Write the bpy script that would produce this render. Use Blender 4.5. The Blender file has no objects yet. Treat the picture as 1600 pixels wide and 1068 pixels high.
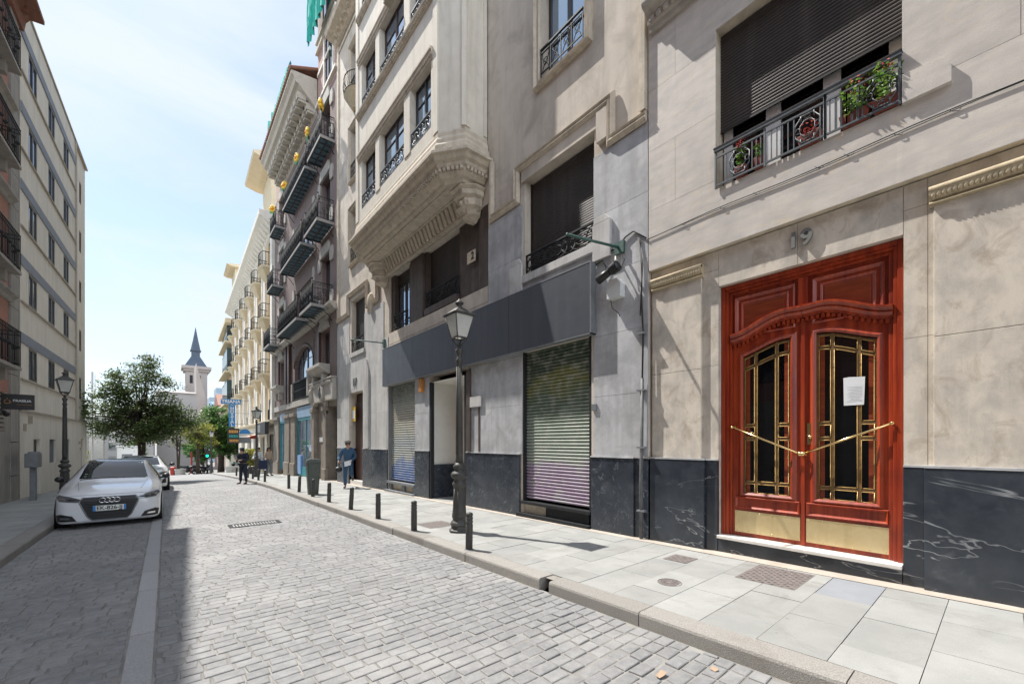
import bpy, bmesh, math, random
from mathutils import Vector, Matrix
from mathutils.bvhtree import BVHTree
R = math.radians
random.seed(7)
SC = bpy.context.scene
COL = SC.collection
# ------------------------------------------------------------------ camera, light, exposure
CAMZ = 1.6
cam = bpy.data.cameras.new('camera'); camo = bpy.data.objects.new('camera', cam); COL.objects.link(camo)
camo.location = (0, 0, CAMZ)
camo.rotation_euler = (R(90), 0, -math.atan(540/645.))
cam.sensor_width = 36; cam.lens = 645/1600*36
cam.shift_y = (690-534)/1600.
cam.clip_start = .05; cam.clip_end = 3000
SC.camera = camo
SUNV = Vector((-.222, .59, 1.0)).normalized()          # towards the sun
EL = math.asin(SUNV.z)
world = bpy.data.worlds.new('World'); SC.world = world; world.use_nodes = True
wn = world.node_tree; wn.nodes.clear()
def WN(t, **k):
    n = wn.nodes.new(t)
    for a, b in k.items(): setattr(n, a, b)
    return n
sky = WN('ShaderNodeTexSky', sky_type='NISHITA', sun_disc=False, sun_elevation=EL,
         sun_rotation=math.atan2(SUNV.x, SUNV.y), air_density=1.0, dust_density=.5, ozone_density=1.0)
tc = WN('ShaderNodeTexCoord'); mp = WN('ShaderNodeMapping'); mp.inputs['Scale'].default_value = (1.0, 1.0, 3.2)
mp.inputs['Rotation'].default_value = (0, R(14), R(30))
nz = WN('ShaderNodeTexNoise'); nz.inputs['Scale'].default_value = 1.7; nz.inputs['Detail'].default_value = 9
nz.inputs['Roughness'].default_value = .58; nz.inputs['Distortion'].default_value = .35
rp = WN('ShaderNodeValToRGB'); rp.color_ramp.elements[0].position = .42; rp.color_ramp.elements[1].position = .66
rp.color_ramp.elements[0].color = (.30, .30, .30, 1); rp.color_ramp.elements[1].color = (.95, .95, .95, 1)
sepd = WN('ShaderNodeSeparateXYZ'); sky_fill = WN('ShaderNodeMapRange'); sky_fill.inputs[1].default_value = .15; sky_fill.inputs[2].default_value = -.5   # extra brightness added to the unseen sky behind the camera, fills the facades
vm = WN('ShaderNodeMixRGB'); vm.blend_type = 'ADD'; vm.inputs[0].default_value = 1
mx = WN('ShaderNodeMixRGB'); mx.inputs[2].default_value = (4.1, 4.5, 4.85, 1)
bgn = WN('ShaderNodeBackground'); bgn.inputs[1].default_value = .13
wo = WN('ShaderNodeOutputWorld')
L = wn.links.new
L(tc.outputs['Generated'], mp.inputs[0]); L(mp.outputs[0], nz.inputs['Vector']); L(nz.outputs[0], rp.inputs[0])
L(tc.outputs['Generated'], sepd.inputs[0]); L(sepd.outputs[1], sky_fill.inputs[0])
mb_ = WN('ShaderNodeMixRGB'); mb_.inputs[1].default_value = (0, 0, 0, 1); mb_.inputs[2].default_value = (5.7, 6.15, 6.8, 1); L(sky_fill.outputs[0], mb_.inputs[0])
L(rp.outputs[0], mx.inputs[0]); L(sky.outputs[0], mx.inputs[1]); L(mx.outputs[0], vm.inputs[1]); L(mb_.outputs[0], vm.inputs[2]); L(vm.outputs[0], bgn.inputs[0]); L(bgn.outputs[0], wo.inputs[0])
sd = bpy.data.lights.new('sun', 'SUN'); sd.energy = 4.6; sd.angle = R(.5); sd.color = (1, .955, .89)
so = bpy.data.objects.new('sun', sd); COL.objects.link(so); so.rotation_euler = SUNV.to_track_quat('Z', 'Y').to_euler()
so.location = (0, 0, 60)
SC.view_settings.view_transform = 'Standard'; SC.view_settings.look = 'None'
SC.view_settings.exposure = .74; SC.view_settings.gamma = 1
SC.render.engine = 'CYCLES'; SC.cycles.max_bounces = 8; SC.cycles.diffuse_bounces = 5; SC.cycles.use_denoising = True

# ------------------------------------------------------------------ materials
def M(name, c1, c2=None, sc=4, st=(1, 1, 1), rough=.8, metal=0, bump=0, bsc=60, bst=None, dirt=None, streak=None,
      island=0, vein=None, spec=.5, brick=None, coat=0, detail=8, contrast=(.35, .65), rvar=0, grain=0, spots=None, dirt2=None):
    m = bpy.data.materials.new(name); m.use_nodes = True; t = m.node_tree; N = t.nodes; lk = t.links.new
    p = N['Principled BSDF']; p.inputs['Roughness'].default_value = rough; p.inputs['Metallic'].default_value = metal
    p.inputs['Specular IOR Level'].default_value = spec; p.inputs['Coat Weight'].default_value = coat
    p.inputs['Coat Roughness'].default_value = .08
    c1 = (*c1, 1)
    if not any((c2, dirt, streak, island, vein, bump, brick)):
        p.inputs['Base Color'].default_value = c1; return m
    tcn = N.new('ShaderNodeTexCoord'); P = tcn.outputs['Object']
    def noise(scale, stretch=(1, 1, 1), det=detail, dist=0, rou=.6):
        mpp = N.new('ShaderNodeMapping'); mpp.inputs['Scale'].default_value = stretch; lk(P, mpp.inputs[0])
        n = N.new('ShaderNodeTexNoise'); n.inputs['Scale'].default_value = scale; n.inputs['Detail'].default_value = det
        n.inputs['Distortion'].default_value = dist; n.inputs['Roughness'].default_value = rou
        lk(mpp.outputs[0], n.inputs['Vector']); return n.outputs[0]
    def ramp(src, a, b, inv=False):
        r_ = N.new('ShaderNodeMapRange'); r_.inputs[1].default_value = a; r_.inputs[2].default_value = b
        r_.inputs[3].default_value = 1 if inv else 0; r_.inputs[4].default_value = 0 if inv else 1
        lk(src, r_.inputs[0]); return r_.outputs[0]
    def mix(f, a, b, mode='MIX'):
        x = N.new('ShaderNodeMixRGB'); x.blend_type = mode
        for i, v in ((0, f), (1, a), (2, b)):
            if isinstance(v, (int, float)): x.inputs[i].default_value = v
            elif isinstance(v, tuple): x.inputs[i].default_value = v if len(v) == 4 else (*v, 1)
            else: lk(v, x.inputs[i])
        return x.outputs[0]
    def mul(a, b):
        x = N.new('ShaderNodeMath'); x.operation = 'MULTIPLY'
        for i, v in ((0, a), (1, b)):
            if isinstance(v, (int, float)): x.inputs[i].default_value = v
            else: lk(v, x.inputs[i])
        return x.outputs[0]
    col = c1; hgt = None
    if brick:                                            # (bw, bh, mortar colour, second colour, mortar size)
        sp = N.new('ShaderNodeSeparateXYZ'); lk(P, sp.inputs[0]); cb = N.new('ShaderNodeCombineXYZ')
        lk(sp.outputs[brick[5] if len(brick) > 5 else 1], cb.inputs[0]); lk(sp.outputs[2], cb.inputs[1])
        b = N.new('ShaderNodeTexBrick'); lk(cb.outputs[0], b.inputs['Vector']); b.inputs['Scale'].default_value = 1
        b.inputs['Brick Width'].default_value = brick[0]; b.inputs['Row Height'].default_value = brick[1]
        b.inputs['Mortar Size'].default_value = brick[4]; b.inputs['Color1'].default_value = c1
        b.inputs['Color2'].default_value = (*brick[3], 1); b.inputs['Mortar'].default_value = (*brick[2], 1)
        col = b.outputs['Color']; hgt = b.outputs['Fac']
    if c2: col = mix(ramp(noise(sc, st), *contrast), col, c2)
    if dirt: col = mix(mul(ramp(noise(dirt[1], (1, 1, 1), 10, .5), dirt[2], dirt[2]+.22), dirt[3]), col, dirt[0])
    if streak: col = mix(mul(ramp(noise(streak[1], (1, 1, .09), 6, .3), .48, .72), streak[2]), col, streak[0])
    if vein:                                             # (colour, scale, width, amount)
        v = noise(vein[1], vein[4] if len(vein) > 4 else (1, 1, 1), 5, 1.1, .55)
        s = N.new('ShaderNodeMath'); s.operation = 'SUBTRACT'; s.inputs[1].default_value = .5; lk(v, s.inputs[0])
        a = N.new('ShaderNodeMath'); a.operation = 'ABSOLUTE'; lk(s.outputs[0], a.inputs[0])
        f = mul(ramp(a.outputs[0], 0, vein[2], True), ramp(noise(vein[1]*1.7, det=3), .42, .56))
        col = mix(mul(f, vein[3]), col, vein[0])
    if dirt2: col = mix(mul(ramp(noise(dirt2[1], dirt2[4] if len(dirt2) > 4 else (1, 1, 1), 12, .9, .7), dirt2[2], dirt2[2]+.14), dirt2[3]), col, dirt2[0])
    if grain: col = mix(1, col, mix(ramp(noise(150, det=2), .3, .7), (1-grain,)*3, (1+grain,)*3), 'MULTIPLY')
    if spots:                                            # (colour, scale, size, amount): gum spots and drips
        vo = N.new('ShaderNodeTexVoronoi'); vo.inputs['Scale'].default_value = spots[1]; lk(P, vo.inputs['Vector'])
        wn_ = N.new('ShaderNodeMath'); wn_.operation = 'MULTIPLY_ADD'; wn_.inputs[1].default_value = .12; lk(noise(30, det=2), wn_.inputs[0]); lk(vo.outputs['Distance'], wn_.inputs[2])
        sc_ = N.new('ShaderNodeSeparateColor'); lk(vo.outputs['Color'], sc_.inputs[0])
        col = mix(mul(mul(ramp(wn_.outputs[0], spots[2]+.06, spots[2]+.085, True), ramp(sc_.outputs[0], .35, .4)), spots[3]), col, spots[0])
    if island:
        g = N.new('ShaderNodeNewGeometry'); h = N.new('ShaderNodeHueSaturation')
        mr = N.new('ShaderNodeMapRange'); mr.inputs[3].default_value = 1-island; mr.inputs[4].default_value = 1+island
        lk(g.outputs['Random Per Island'], mr.inputs[0]); lk(mr.outputs[0], h.inputs['Value'])
        if isinstance(col, tuple): h.inputs['Color'].default_value = col
        else: lk(col, h.inputs['Color'])
        col = h.outputs[0]
    if isinstance(col, tuple): p.inputs['Base Color'].default_value = col
    else: lk(col, p.inputs['Base Color'])
    if rvar:
        rr = N.new('ShaderNodeMapRange'); rr.inputs[3].default_value = max(.02, rough-rvar); rr.inputs[4].default_value = min(1, rough+rvar)
        lk(noise(6), rr.inputs[0]); lk(rr.outputs[0], p.inputs['Roughness'])
    if bump or hgt is not None:
        bn = N.new('ShaderNodeBump'); bn.inputs['Strength'].default_value = bump or .3; bn.inputs['Distance'].default_value = .02
        src = noise(bsc, bst or (1, 1, 1), 6)
        if hgt is not None:
            x = N.new('ShaderNodeMath'); x.operation = 'MULTIPLY_ADD'; lk(hgt, x.inputs[0]); x.inputs[1].default_value = -.6; lk(src, x.inputs[2]); src = x.outputs[0]
        lk(src, bn.inputs['Height']); lk(bn.outputs[0], p.inputs['Normal'])
    return m
def glass(name, c=(.02, .025, .03), ior=2.3, rough=.02):
    m = M(name, c, rough=rough, spec=.5); m.node_tree.nodes['Principled BSDF'].inputs['IOR'].default_value = ior; return m
m = {}
m['sett'] = M('granite_sett', (.235, .235, .235), (.175, .177, .18), sc=14, rough=.75, bump=.3, bsc=70, island=.085, dirt=((.33, .325, .315), 1.1, .48, .6), rvar=.1, grain=.13, dirt2=((.15, .148, .145), .7, .585, .55), spots=((.10, .10, .10), 2.6, .03, .6))
m['joint'] = M('joint_sand', (.30, .29, .27), (.19, .182, .168), sc=2.2, rough=.95, bump=.5, bsc=90)
m['roadfar'] = M('road_setts_far', (.25, .248, .245), (.20, .20, .20), sc=1.2, rough=.85, brick=(.2, .135, (.2, .19, .17), (.27, .27, .27), .01), bump=.2)
m['slab'] = M('paving_slab', (.305, .308, .295), (.255, .26, .25), sc=2.4, rough=.85, bump=.12, bsc=160, island=.11, grain=.1, spots=((.15, .15, .145), 3.4, .03, .6), dirt2=((.20, .195, .18), 1.6, .54, .6), dirt=((.20, .195, .18), 1.3, .60, .5))
m['slabjoint'] = M('slab_joint', (.15, .145, .13), (.30, .28, .25), sc=5, rough=.95)
m['blueslab'] = M('bluish_slab', (.255, .27, .292), (.225, .24, .262), sc=4, rough=.85, bump=.1, bsc=160)
m['kerb'] = M('granite_kerb', (.33, .315, .29), (.20, .19, .175), sc=120, rough=.8, bump=.5, bsc=130, island=.1, dirt=((.16, .14, .12), 2, .55, .55), detail=3)
m['strip'] = M('granite_strip', (.40, .40, .405), (.30, .30, .30), sc=90, rough=.75, bump=.3, bsc=120, island=.1, dirt=((.5, .52, .58), 3, .66, .6), detail=3)
m['lime'] = M('limestone_cladding', (.62, .575, .515), (.50, .465, .425), sc=2.6, st=(1, 1.0, 3.2), rough=.75, bump=.12, bsc=70, island=.05, grain=.07, dirt2=((.44, .42, .41), 1.5, .54, .5, (1, .6, 2.4)),
              dirt=((.40, .385, .37), 2.3, .52, .55), streak=((.44, .41, .37), 5, .35), vein=((.66, .55, .38), 1.2, .012, .6, (1, .5, 2.2)))
m['lime2'] = M('limestone_pilaster', (.62, .56, .475), (.49, .445, .385), sc=3.4, st=(1, 1, .7), rough=.8, bump=.07, bsc=90, grain=.09, dirt2=((.37, .31, .24), 3.6, .51, .75, (1, 1, .75)), spots=((.72, .68, .6), 1.3, .05, .4),
               dirt=((.31, .29, .27), 1.9, .52, .75), streak=((.68, .62, .52), 7, .55), contrast=(.42, .58))
m['carve'] = M('carved_stone', (.50, .42, .28), (.40, .33, .22), sc=14, rough=.8, bump=.2, bsc=70)
m['marble'] = M('black_marble', (.026, .032, .042), (.046, .054, .066), sc=3, rough=.2, dirt2=((.13, .14, .15), 3.4, .60, .55), island=.12, vein=((.55, .57, .58), .62, .0050, .65, (1, .5, 1.9)),
                dirt=((.10, .11, .12), 4, .56, .45), bump=.02, rvar=.1)
m['marble2'] = M('dusty_black_marble', (.026, .033, .044), (.046, .054, .068), sc=2, rough=.28, grain=.1, dirt2=((.16, .17, .185), 2.2, .60, .45), vein=((.3, .33, .36), 2.4, .008, .6),
                 dirt=((.13, .14, .16), 3, .55, .5), bump=.02, island=.15, rvar=.12)
m['white'] = M('white_marble_step', (.72, .70, .66), (.62, .60, .56), sc=8, rough=.4)
m['render'] = M('beige_render', (.62, .555, .47), (.54, .48, .40), sc=1.6, rough=.9, bump=.16, bsc=45, grain=.06, dirt2=((.36, .32, .27), .9, .54, .6, (1, 1, .6)), dirt=((.31, .27, .225), 1.3, .50, .75),
                streak=((.36, .32, .27), 4, .5))
m['rendlt'] = M('pale_render', (.70, .65, .555), (.63, .58, .49), sc=2.2, rough=.9, bump=.14, bsc=45, grain=.06, dirt2=((.40, .36, .30), 1.1, .585, .55, (1, 1, .5)), streak=((.36, .32, .26), 5, .35), dirt=((.33, .29, .24), 2.4, .6, .4))
m['mould'] = M('render_moulding', (.60, .53, .42), (.48, .42, .335), sc=5, rough=.88, dirt2=((.30, .26, .21), 3, .56, .6), bump=.15, bsc=50, streak=((.24, .21, .17), 7, .5))
m['grey'] = M('grey_stone', (.47, .475, .485), (.36, .365, .375), sc=2.2, rough=.75, grain=.08, dirt2=((.26, .26, .265), 1.8, .54, .6), spots=((.3, .25, .2), 1.5, .02, .4), bump=.16, bsc=45, island=.08, dirt=((.54, .53, .51), 1.9, .55, .65), streak=((.25, .245, .24), 5, .55), contrast=(.42, .58))
m['greylt'] = M('light_grey_stone', (.55, .54, .52), (.44, .435, .42), sc=2, rough=.78, grain=.07, dirt2=((.28, .265, .245), 1.9, .56, .6, (1, 1, .4)), bump=.12, bsc=45, island=.08, streak=((.24, .225, .2), 5, .6))
m['brown'] = M('brown_stone', (.052, .036, .028), (.085, .062, .05), sc=4, rough=.6, bump=.05, streak=((.16, .14, .12), 6, .4))
m['wood'] = M('mahogany', (.20, .018, .006), (.40, .055, .013), sc=2.2, st=(7, 7, .35), rough=.36, coat=.12, bump=.03, bsc=40, bst=(8, 8, .5), dirt=((.09, .012, .005), 1.6, .52, .65), rvar=.12)
m['woodpanel'] = M('mahogany_panel', (.26, .05, .014), (.17, .028, .010), sc=4, st=(1, .8, 6), rough=.38, coat=.1)
m['giltflat'] = M('dull_bronze_bar', (.20, .12, .045), (.14, .08, .03), sc=20, rough=.55, metal=.2)
m['brass'] = M('brass', (.78, .58, .27), (.62, .45, .2), sc=5, rough=.22, metal=1, rvar=.08)
m['brassplate'] = M('brass_plate', (.88, .72, .42), (.72, .56, .3), sc=3, rough=.42, metal=.85, rvar=.14, streak=((.5, .38, .2), 6, .5), bump=.02, bsc=8)
m['gilt'] = M('gilded_grille', (.62, .42, .15), (.45, .29, .1), sc=20, rough=.45, metal=.4)
m['dark'] = M('dark_interior', (.006, .006, .007), rough=.6)
m['glassdark'] = glass('dark_door_glass', (.004, .004, .005), 1.5)
m['glass'] = glass('window_glass', (.03, .04, .05), 2.6)
m['glasssky'] = M('clear_window_glass', (.33, .42, .53), rough=.03, metal=.75)
m['frame'] = M('black_window_frame', (.02, .017, .015), rough=.45)
m['framebr'] = M('brown_window_frame', (.05, .026, .018), rough=.5)
m['whiteframe'] = M('white_window_frame', (.62, .62, .62), rough=.45)
m['curtain'] = M('lace_curtain', (.22, .2, .18), (.06, .055, .05), sc=30, st=(1, 1, .3), rough=.9)
m['shutter'] = M('brown_roller_shutter', (.042, .033, .030), (.03, .025, .023), sc=3, rough=.55, streak=((.10, .088, .075), 4, .5))
m['shutpaint'] = None
m['iron'] = M('black_iron', (.014, .015, .017), (.028, .03, .032), sc=25, rough=.65, spec=.25, bump=.1, bsc=120)
m['irongrey'] = M('grey_painted_iron', (.11, .13, .145), (.08, .09, .10), sc=12, rough=.45)
m['lampiron'] = M('cast_iron_lamp', (.045, .045, .043), (.08, .076, .068), sc=6, st=(1, 1, .4), rough=.55, metal=.2, bump=.12, bsc=90)
m['milk'] = M('milky_lamp_glass', (.80, .81, .78), (.68, .69, .66), sc=3, rough=.3)
m['signgrey'] = M('dark_grey_sign_panel', (.062, .070, .086), (.055, .062, .076), sc=.8, rough=.45, rvar=.1, streak=((.11, .115, .125), 5, .35), grain=.04)
m['wooden'] = M('brown_door_wood', (.07, .028, .018), (.045, .018, .012), sc=5, st=(4, 4, .5), rough=.5)
m['whitewall'] = M('painted_side_wall', (.76, .74, .69), (.70, .68, .63), sc=3, rough=.9)
m['brick3'] = M('brown_brick', (.165, .11, .10), (.21, .15, .135), sc=2, rough=.85, brick=(.24, .07, (.25, .21, .19), (.12, .082, .075), .012), bump=.25, dirt=((.09, .07, .07), 1.3, .52, .5))
m['pink'] = M('pink_brick', (.40, .245, .21), None, rough=.88, brick=(.24, .07, (.42, .34, .30), (.34, .20, .17), .012), bump=.2)
m['stone3'] = M('carved_pale_stone', (.46, .43, .38), (.36, .335, .30), sc=5, rough=.85, bump=.2, bsc=40, streak=((.25, .23, .2), 6, .45))
m['stonebr'] = M('brownish_ashlar', (.27, .23, .185), (.20, .17, .14), sc=3, rough=.85, bump=.2, bsc=40, streak=((.12, .1, .085), 6, .5))
m['teal'] = M('teal_paint', (.02, .22, .26), rough=.45)
m['bluesign'] = M('pale_blue_sign', (.22, .34, .48), (.27, .38, .50), sc=4, rough=.6)
m['net'] = M('green_netting', (.01, .26, .20), (.02, .34, .28), sc=3, st=(4, 4, .6), rough=.85)
m['tile'] = M('clay_tiles', (.25, .12, .08), (.18, .085, .06), sc=9, rough=.9, bump=.3, bsc=20)
m['eave'] = M('painted_eave', (.48, .44, .37), (.40, .365, .31), sc=6, rough=.85)
m['yellow'] = M('yellow_render', (.62, .45, .25), (.56, .40, .22), sc=2, rough=.9, streak=((.50, .38, .22), 5, .3))
m['cream'] = M('cream_pilaster', (.72, .69, .62), (.64, .61, .55), sc=3, rough=.9)
m['creamy'] = M('cream_yellow', (.60, .52, .37), (.54, .46, .32), sc=3, rough=.9)
m['shop'] = M('black_shop_front', (.02, .02, .022), rough=.5)
m['brickL'] = M('red_brick', (.34, .15, .11), (.40, .19, .14), sc=2, rough=.88, brick=(.24, .07, (.36, .25, .2), (.28, .12, .09), .012), bump=.25)
m['concL'] = M('beige_facade_panels', (.74, .70, .62), (.68, .645, .57), sc=1.5, rough=.9, bump=.05, streak=((.50, .46, .39), 4, .5))
m['bandL'] = M('grey_blue_band', (.23, .26, .31), (.20, .225, .27), sc=4, rough=.7)
m['ledgeL'] = M('stained_ledge', (.42, .37, .30), (.33, .29, .24), sc=8, rough=.85)
m['stoneL'] = M('worn_grey_base', (.33, .31, .28), (.26, .25, .23), sc=2, rough=.85, bump=.1, streak=((.15, .14, .13), 5, .5))
m['whitecar'] = M('white_car_paint', (.66, .68, .71), rough=.25, coat=1, spec=.5)
m['whitecar'].node_tree.nodes['Principled BSDF'].inputs['Coat Roughness'].default_value = .03
m['blackplastic'] = M('black_plastic', (.012, .012, .013), rough=.45)
m['carglass'] = glass('car_glass', (.008, .012, .018), 1.6, .01)
m['chrome'] = M('chrome', (.75, .76, .78), rough=.12, metal=1)
m['tyre'] = M('tyre_rubber', (.018, .018, .018), rough=.85)
m['rim'] = M('alloy_rim', (.45, .46, .47), rough=.3, metal=.9)
m['lens'] = glass('headlight_lens', (.10, .11, .12), 2.0, .06)
m['plate'] = M('plate_white', (.72, .73, .68), rough=.4)
m['blue'] = M('plate_blue', (.02, .20, .55), rough=.4)
m['ink'] = M('black_ink', (.015, .015, .018), rough=.5)
m['bark'] = M('tree_bark', (.075, .055, .04), (.045, .034, .026), sc=18, st=(1, 1, .3), rough=.95, bump=.4, bsc=30)
m['leaf'] = M('dark_leaf', (.06, .105, .028), (.12, .165, .045), sc=2.0, rough=.5, island=.45)
m['leafy'] = M('yellow_leaf', (.33, .30, .04), (.14, .20, .035), sc=.9, rough=.6, island=.3)
m['leafg'] = M('fresh_leaf', (.05, .15, .025), (.10, .20, .04), sc=3, rough=.55, island=.4)
m['leafpot'] = M('geranium_leaf', (.09, .21, .03), (.20, .32, .05), sc=14, rough=.55, island=.4)
def translucent(mt, w):
    N = mt.node_tree.nodes; lk = mt.node_tree.links.new; p = N['Principled BSDF']; t = N.new('ShaderNodeBsdfTranslucent'); x = N.new('ShaderNodeMixShader'); x.inputs[0].default_value = w
    s = p.inputs['Base Color']
    if s.links: lk(s.links[0].from_socket, t.inputs[0])
    else: t.inputs[0].default_value = s.default_value
    lk(p.outputs[0], x.inputs[1]); lk(t.outputs[0], x.inputs[2]); lk(x.outputs[0], N['Material Output'].inputs[0])
for k, w_ in (('leaf', .35), ('leafy', .4), ('leafg', .35), ('leafpot', .35), ('milk', .5)): translucent(m[k], w_)
m['petal'] = M('red_petal', (.62, .05, .04), (.7, .16, .12), sc=30, rough=.6)
m['pot'] = M('terracotta_pot', (.22, .05, .03), (.17, .04, .025), sc=8, rough=.6)
m['flower'] = M('yellow_plastic', (.80, .50, .03), rough=.5)
m['flowerc'] = M('orange_plastic', (.75, .25, .01), rough=.5)
m['greenpl'] = M('green_plastic', (.01, .35, .12), rough=.5)
m['church'] = M('pale_pinkish_stone', (.37, .325, .295), (.33, .29, .265), sc=.2, rough=.9)
m['churchw'] = M('pale_church_wall', (.34, .325, .305), (.30, .29, .275), sc=.2, rough=.9)
m['slate'] = M('slate_roof', (.045, .065, .095), (.06, .08, .11), sc=1, rough=.6)
m['redroof'] = M('far_red_roof', (.28, .15, .11), rough=.9)
m['bluegl'] = M('far_bluish_facade', (.24, .31, .37), (.32, .38, .43), sc=.4, rough=.6)
m['skin'] = M('skin', (.42, .24, .16), rough=.55)
m['denim'] = M('blue_denim', (.03, .075, .14), (.05, .11, .19), sc=20, rough=.85)
m['navy'] = M('navy_uniform', (.012, .017, .032), rough=.8)
m['tweed'] = M('tweed_cap', (.14, .12, .10), (.08, .07, .06), sc=60, rough=.9)
m['hair'] = M('dark_hair', (.018, .012, .01), rough=.6)
m['paper'] = M('paper', (.72, .74, .76), rough=.7)
m['creamcl'] = M('cream_cloth', (.58, .54, .47), rough=.85)
m['beigecl'] = M('beige_cloth', (.42, .33, .25), rough=.85)
m['redpl'] = M('red_plastic', (.38, .035, .025), rough=.5)
m['orange'] = M('orange_plastic_box', (.42, .17, .03), rough=.5)
m['greenpole'] = M('green_painted_steel', (.03, .09, .075), (.06, .12, .10), sc=14, rough=.5)
m['binm'] = M('grey_green_bin', (.085, .10, .085), (.06, .07, .062), sc=6, rough=.55)
m['boxgrey'] = M('grey_cabinet', (.19, .20, .21), (.15, .16, .17), sc=6, rough=.6)
m['white_pl'] = M('white_plastic', (.58, .59, .58), rough=.5)
m['cable'] = M('black_cable', (.02, .02, .02), rough=.7)
m['cover'] = M('cast_iron_cover', (.20, .17, .16), (.13, .115, .11), sc=14, rough=.7, bump=.4, bsc=60)
m['concrete'] = M('planter_concrete', (.42, .41, .38), (.34, .33, .31), sc=5, rough=.9, bump=.2)
m['tent'] = M('white_canvas', (.78, .78, .76), rough=.8)
m['far'] = M('far_pale_block', (.36, .33, .29), (.31, .29, .26), sc=.3, rough=.9)
m['cloth'] = M('white_cloth', (.6, .62, .62), rough=.8)
m['num'] = M('steel_numerals', (.22, .23, .22), rough=.45, metal=.6)
m['ground'] = M('asphalt_ground', (.16, .155, .15), (.22, .215, .205), sc=.6, rough=.9, bump=.2, bsc=30)
def roller_paint(name, bands, base):
    """painted roller door: colour bands by height, mottled like old graffiti"""
    mt = bpy.data.materials.new(name); mt.use_nodes = True; N = mt.node_tree.nodes; lk = mt.node_tree.links.new
    p = N['Principled BSDF']; p.inputs['Roughness'].default_value = .5; p.inputs['Metallic'].default_value = .15
    t = N.new('ShaderNodeTexCoord'); s = N.new('ShaderNodeSeparateXYZ'); lk(t.outputs['Object'], s.inputs[0])
    n = N.new('ShaderNodeTexNoise'); n.inputs['Scale'].default_value = 2.2; n.inputs['Detail'].default_value = 6; lk(t.outputs['Object'], n.inputs[0])
    a = N.new('ShaderNodeMath'); a.operation = 'MULTIPLY_ADD'; a.inputs[1].default_value = 1.1; lk(n.outputs[0], a.inputs[0]); lk(s.outputs[2], a.inputs[2])
    mr = N.new('ShaderNodeMapRange'); mr.inputs[1].default_value = base+.5; mr.inputs[2].default_value = base+3.6; lk(a.outputs[0], mr.inputs[0])
    c = N.new('ShaderNodeValToRGB'); e = c.color_ramp.elements
    for i, (ps, cl) in enumerate(bands):
        x = e[i] if i < 2 else e.new(ps)
        x.position = ps; x.color = (*cl, 1)
    lk(mr.outputs[0], c.inputs[0])
    n2 = N.new('ShaderNodeTexNoise'); n2.inputs['Scale'].default_value = 7; n2.inputs['Detail'].default_value = 8; lk(t.outputs['Object'], n2.inputs[0])
    r2 = N.new('ShaderNodeMapRange'); r2.inputs[1].default_value = .48; r2.inputs[2].default_value = .66; lk(n2.outputs[0], r2.inputs[0])
    x = N.new('ShaderNodeMixRGB'); x.inputs[2].default_value = (.42, .42, .37, 1); f = N.new('ShaderNodeMath'); f.operation = 'MULTIPLY'; f.inputs[1].default_value = .55
    lk(r2.outputs[0], f.inputs[0]); lk(f.outputs[0], x.inputs[0]); lk(c.outputs[0], x.inputs[1]); lk(x.outputs[0], p.inputs['Base Color'])
    return mt
m['rollR'] = roller_paint('green_purple_painted_roller', [(0, (.40, .37, .43)), (1, (.06, .09, .06)), (.13, (.33, .24, .34)), (.26, (.36, .30, .38)), (.31, (.34, .38, .33)), (.55, (.26, .31, .25)), (.68, (.13, .17, .12)), (.80, (.20, .20, .07)), (.88, (.07, .10, .07))], .38)
m['rollL'] = roller_paint('blue_cream_painted_roller', [(0, (.16, .21, .38)), (1, (.16, .18, .16)), (.10, (.13, .19, .38)), (.22, (.20, .26, .42)), (.27, (.42, .42, .37)), (.42, (.36, .40, .42)), (.55, (.43, .42, .36)), (.72, (.42, .38, .31)), (.84, (.32, .33, .28))], .33)

# ------------------------------------------------------------------ helpers
def tag(o, label=None, cat=None, group=None, kind=None):
    if label: o['label'] = label
    if cat: o['category'] = cat
    if group: o['group'] = group
    if kind: o['kind'] = kind
    return o
def thing(name, label, cat, loc=(0, 0, 0), group=None, rz=0):
    o = bpy.data.objects.new(name, None); COL.objects.link(o); o.location = loc; o.rotation_euler = (0, 0, rz)
    o.empty_display_size = .2
    return tag(o, label, cat, group)
def rootloc(p):
    while p.parent: p = p.parent
    return Vector(p.location) if p.type == 'EMPTY' else Vector((0, 0, 0))
def copy_tree(o, parent=None):
    c = o.copy(); COL.objects.link(c); c.parent = parent
    for ch in list(o.children): copy_tree(ch, c)
    return c
def place(proto, first, loc, rz=0, label=None, scale=None):
    o = proto if first else copy_tree(proto)
    o.location = loc; o.rotation_euler = (0, 0, rz)
    if scale: o.scale = (scale,)*3 if isinstance(scale, (int, float)) else scale
    if label: o['label'] = label
    return o
class Fr:      # facade frame: s along the facade, d outward, z up
    def __init__(s, O, T, N): s.O, s.T, s.N = Vector(O), Vector(T).normalized(), Vector(N).normalized()
    def __call__(f, s, d, z): return f.O+f.T*s+f.N*d+Vector((0, 0, z))
FR = Fr((5.8, 0, 0), (0, 1, 0), (-1, 0, 0))
_a = math.atan(.0204)
F4 = Fr((5.8-.0204*32.6, 0, 0), (.0204, 1, 0), (-1, .0204, 0))
FL = Fr((-3.51-.0328*19.5, 0, 0), (.0328, 1, 0), (1, -.0328, 0))
F0 = Fr((0, 0, 0), (1, 0, 0), (0, 1, 0))        # plain: s=x d=y
FC = Fr((0, 0, 0), (1, 0, 0), (0, 1, 0))
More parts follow.
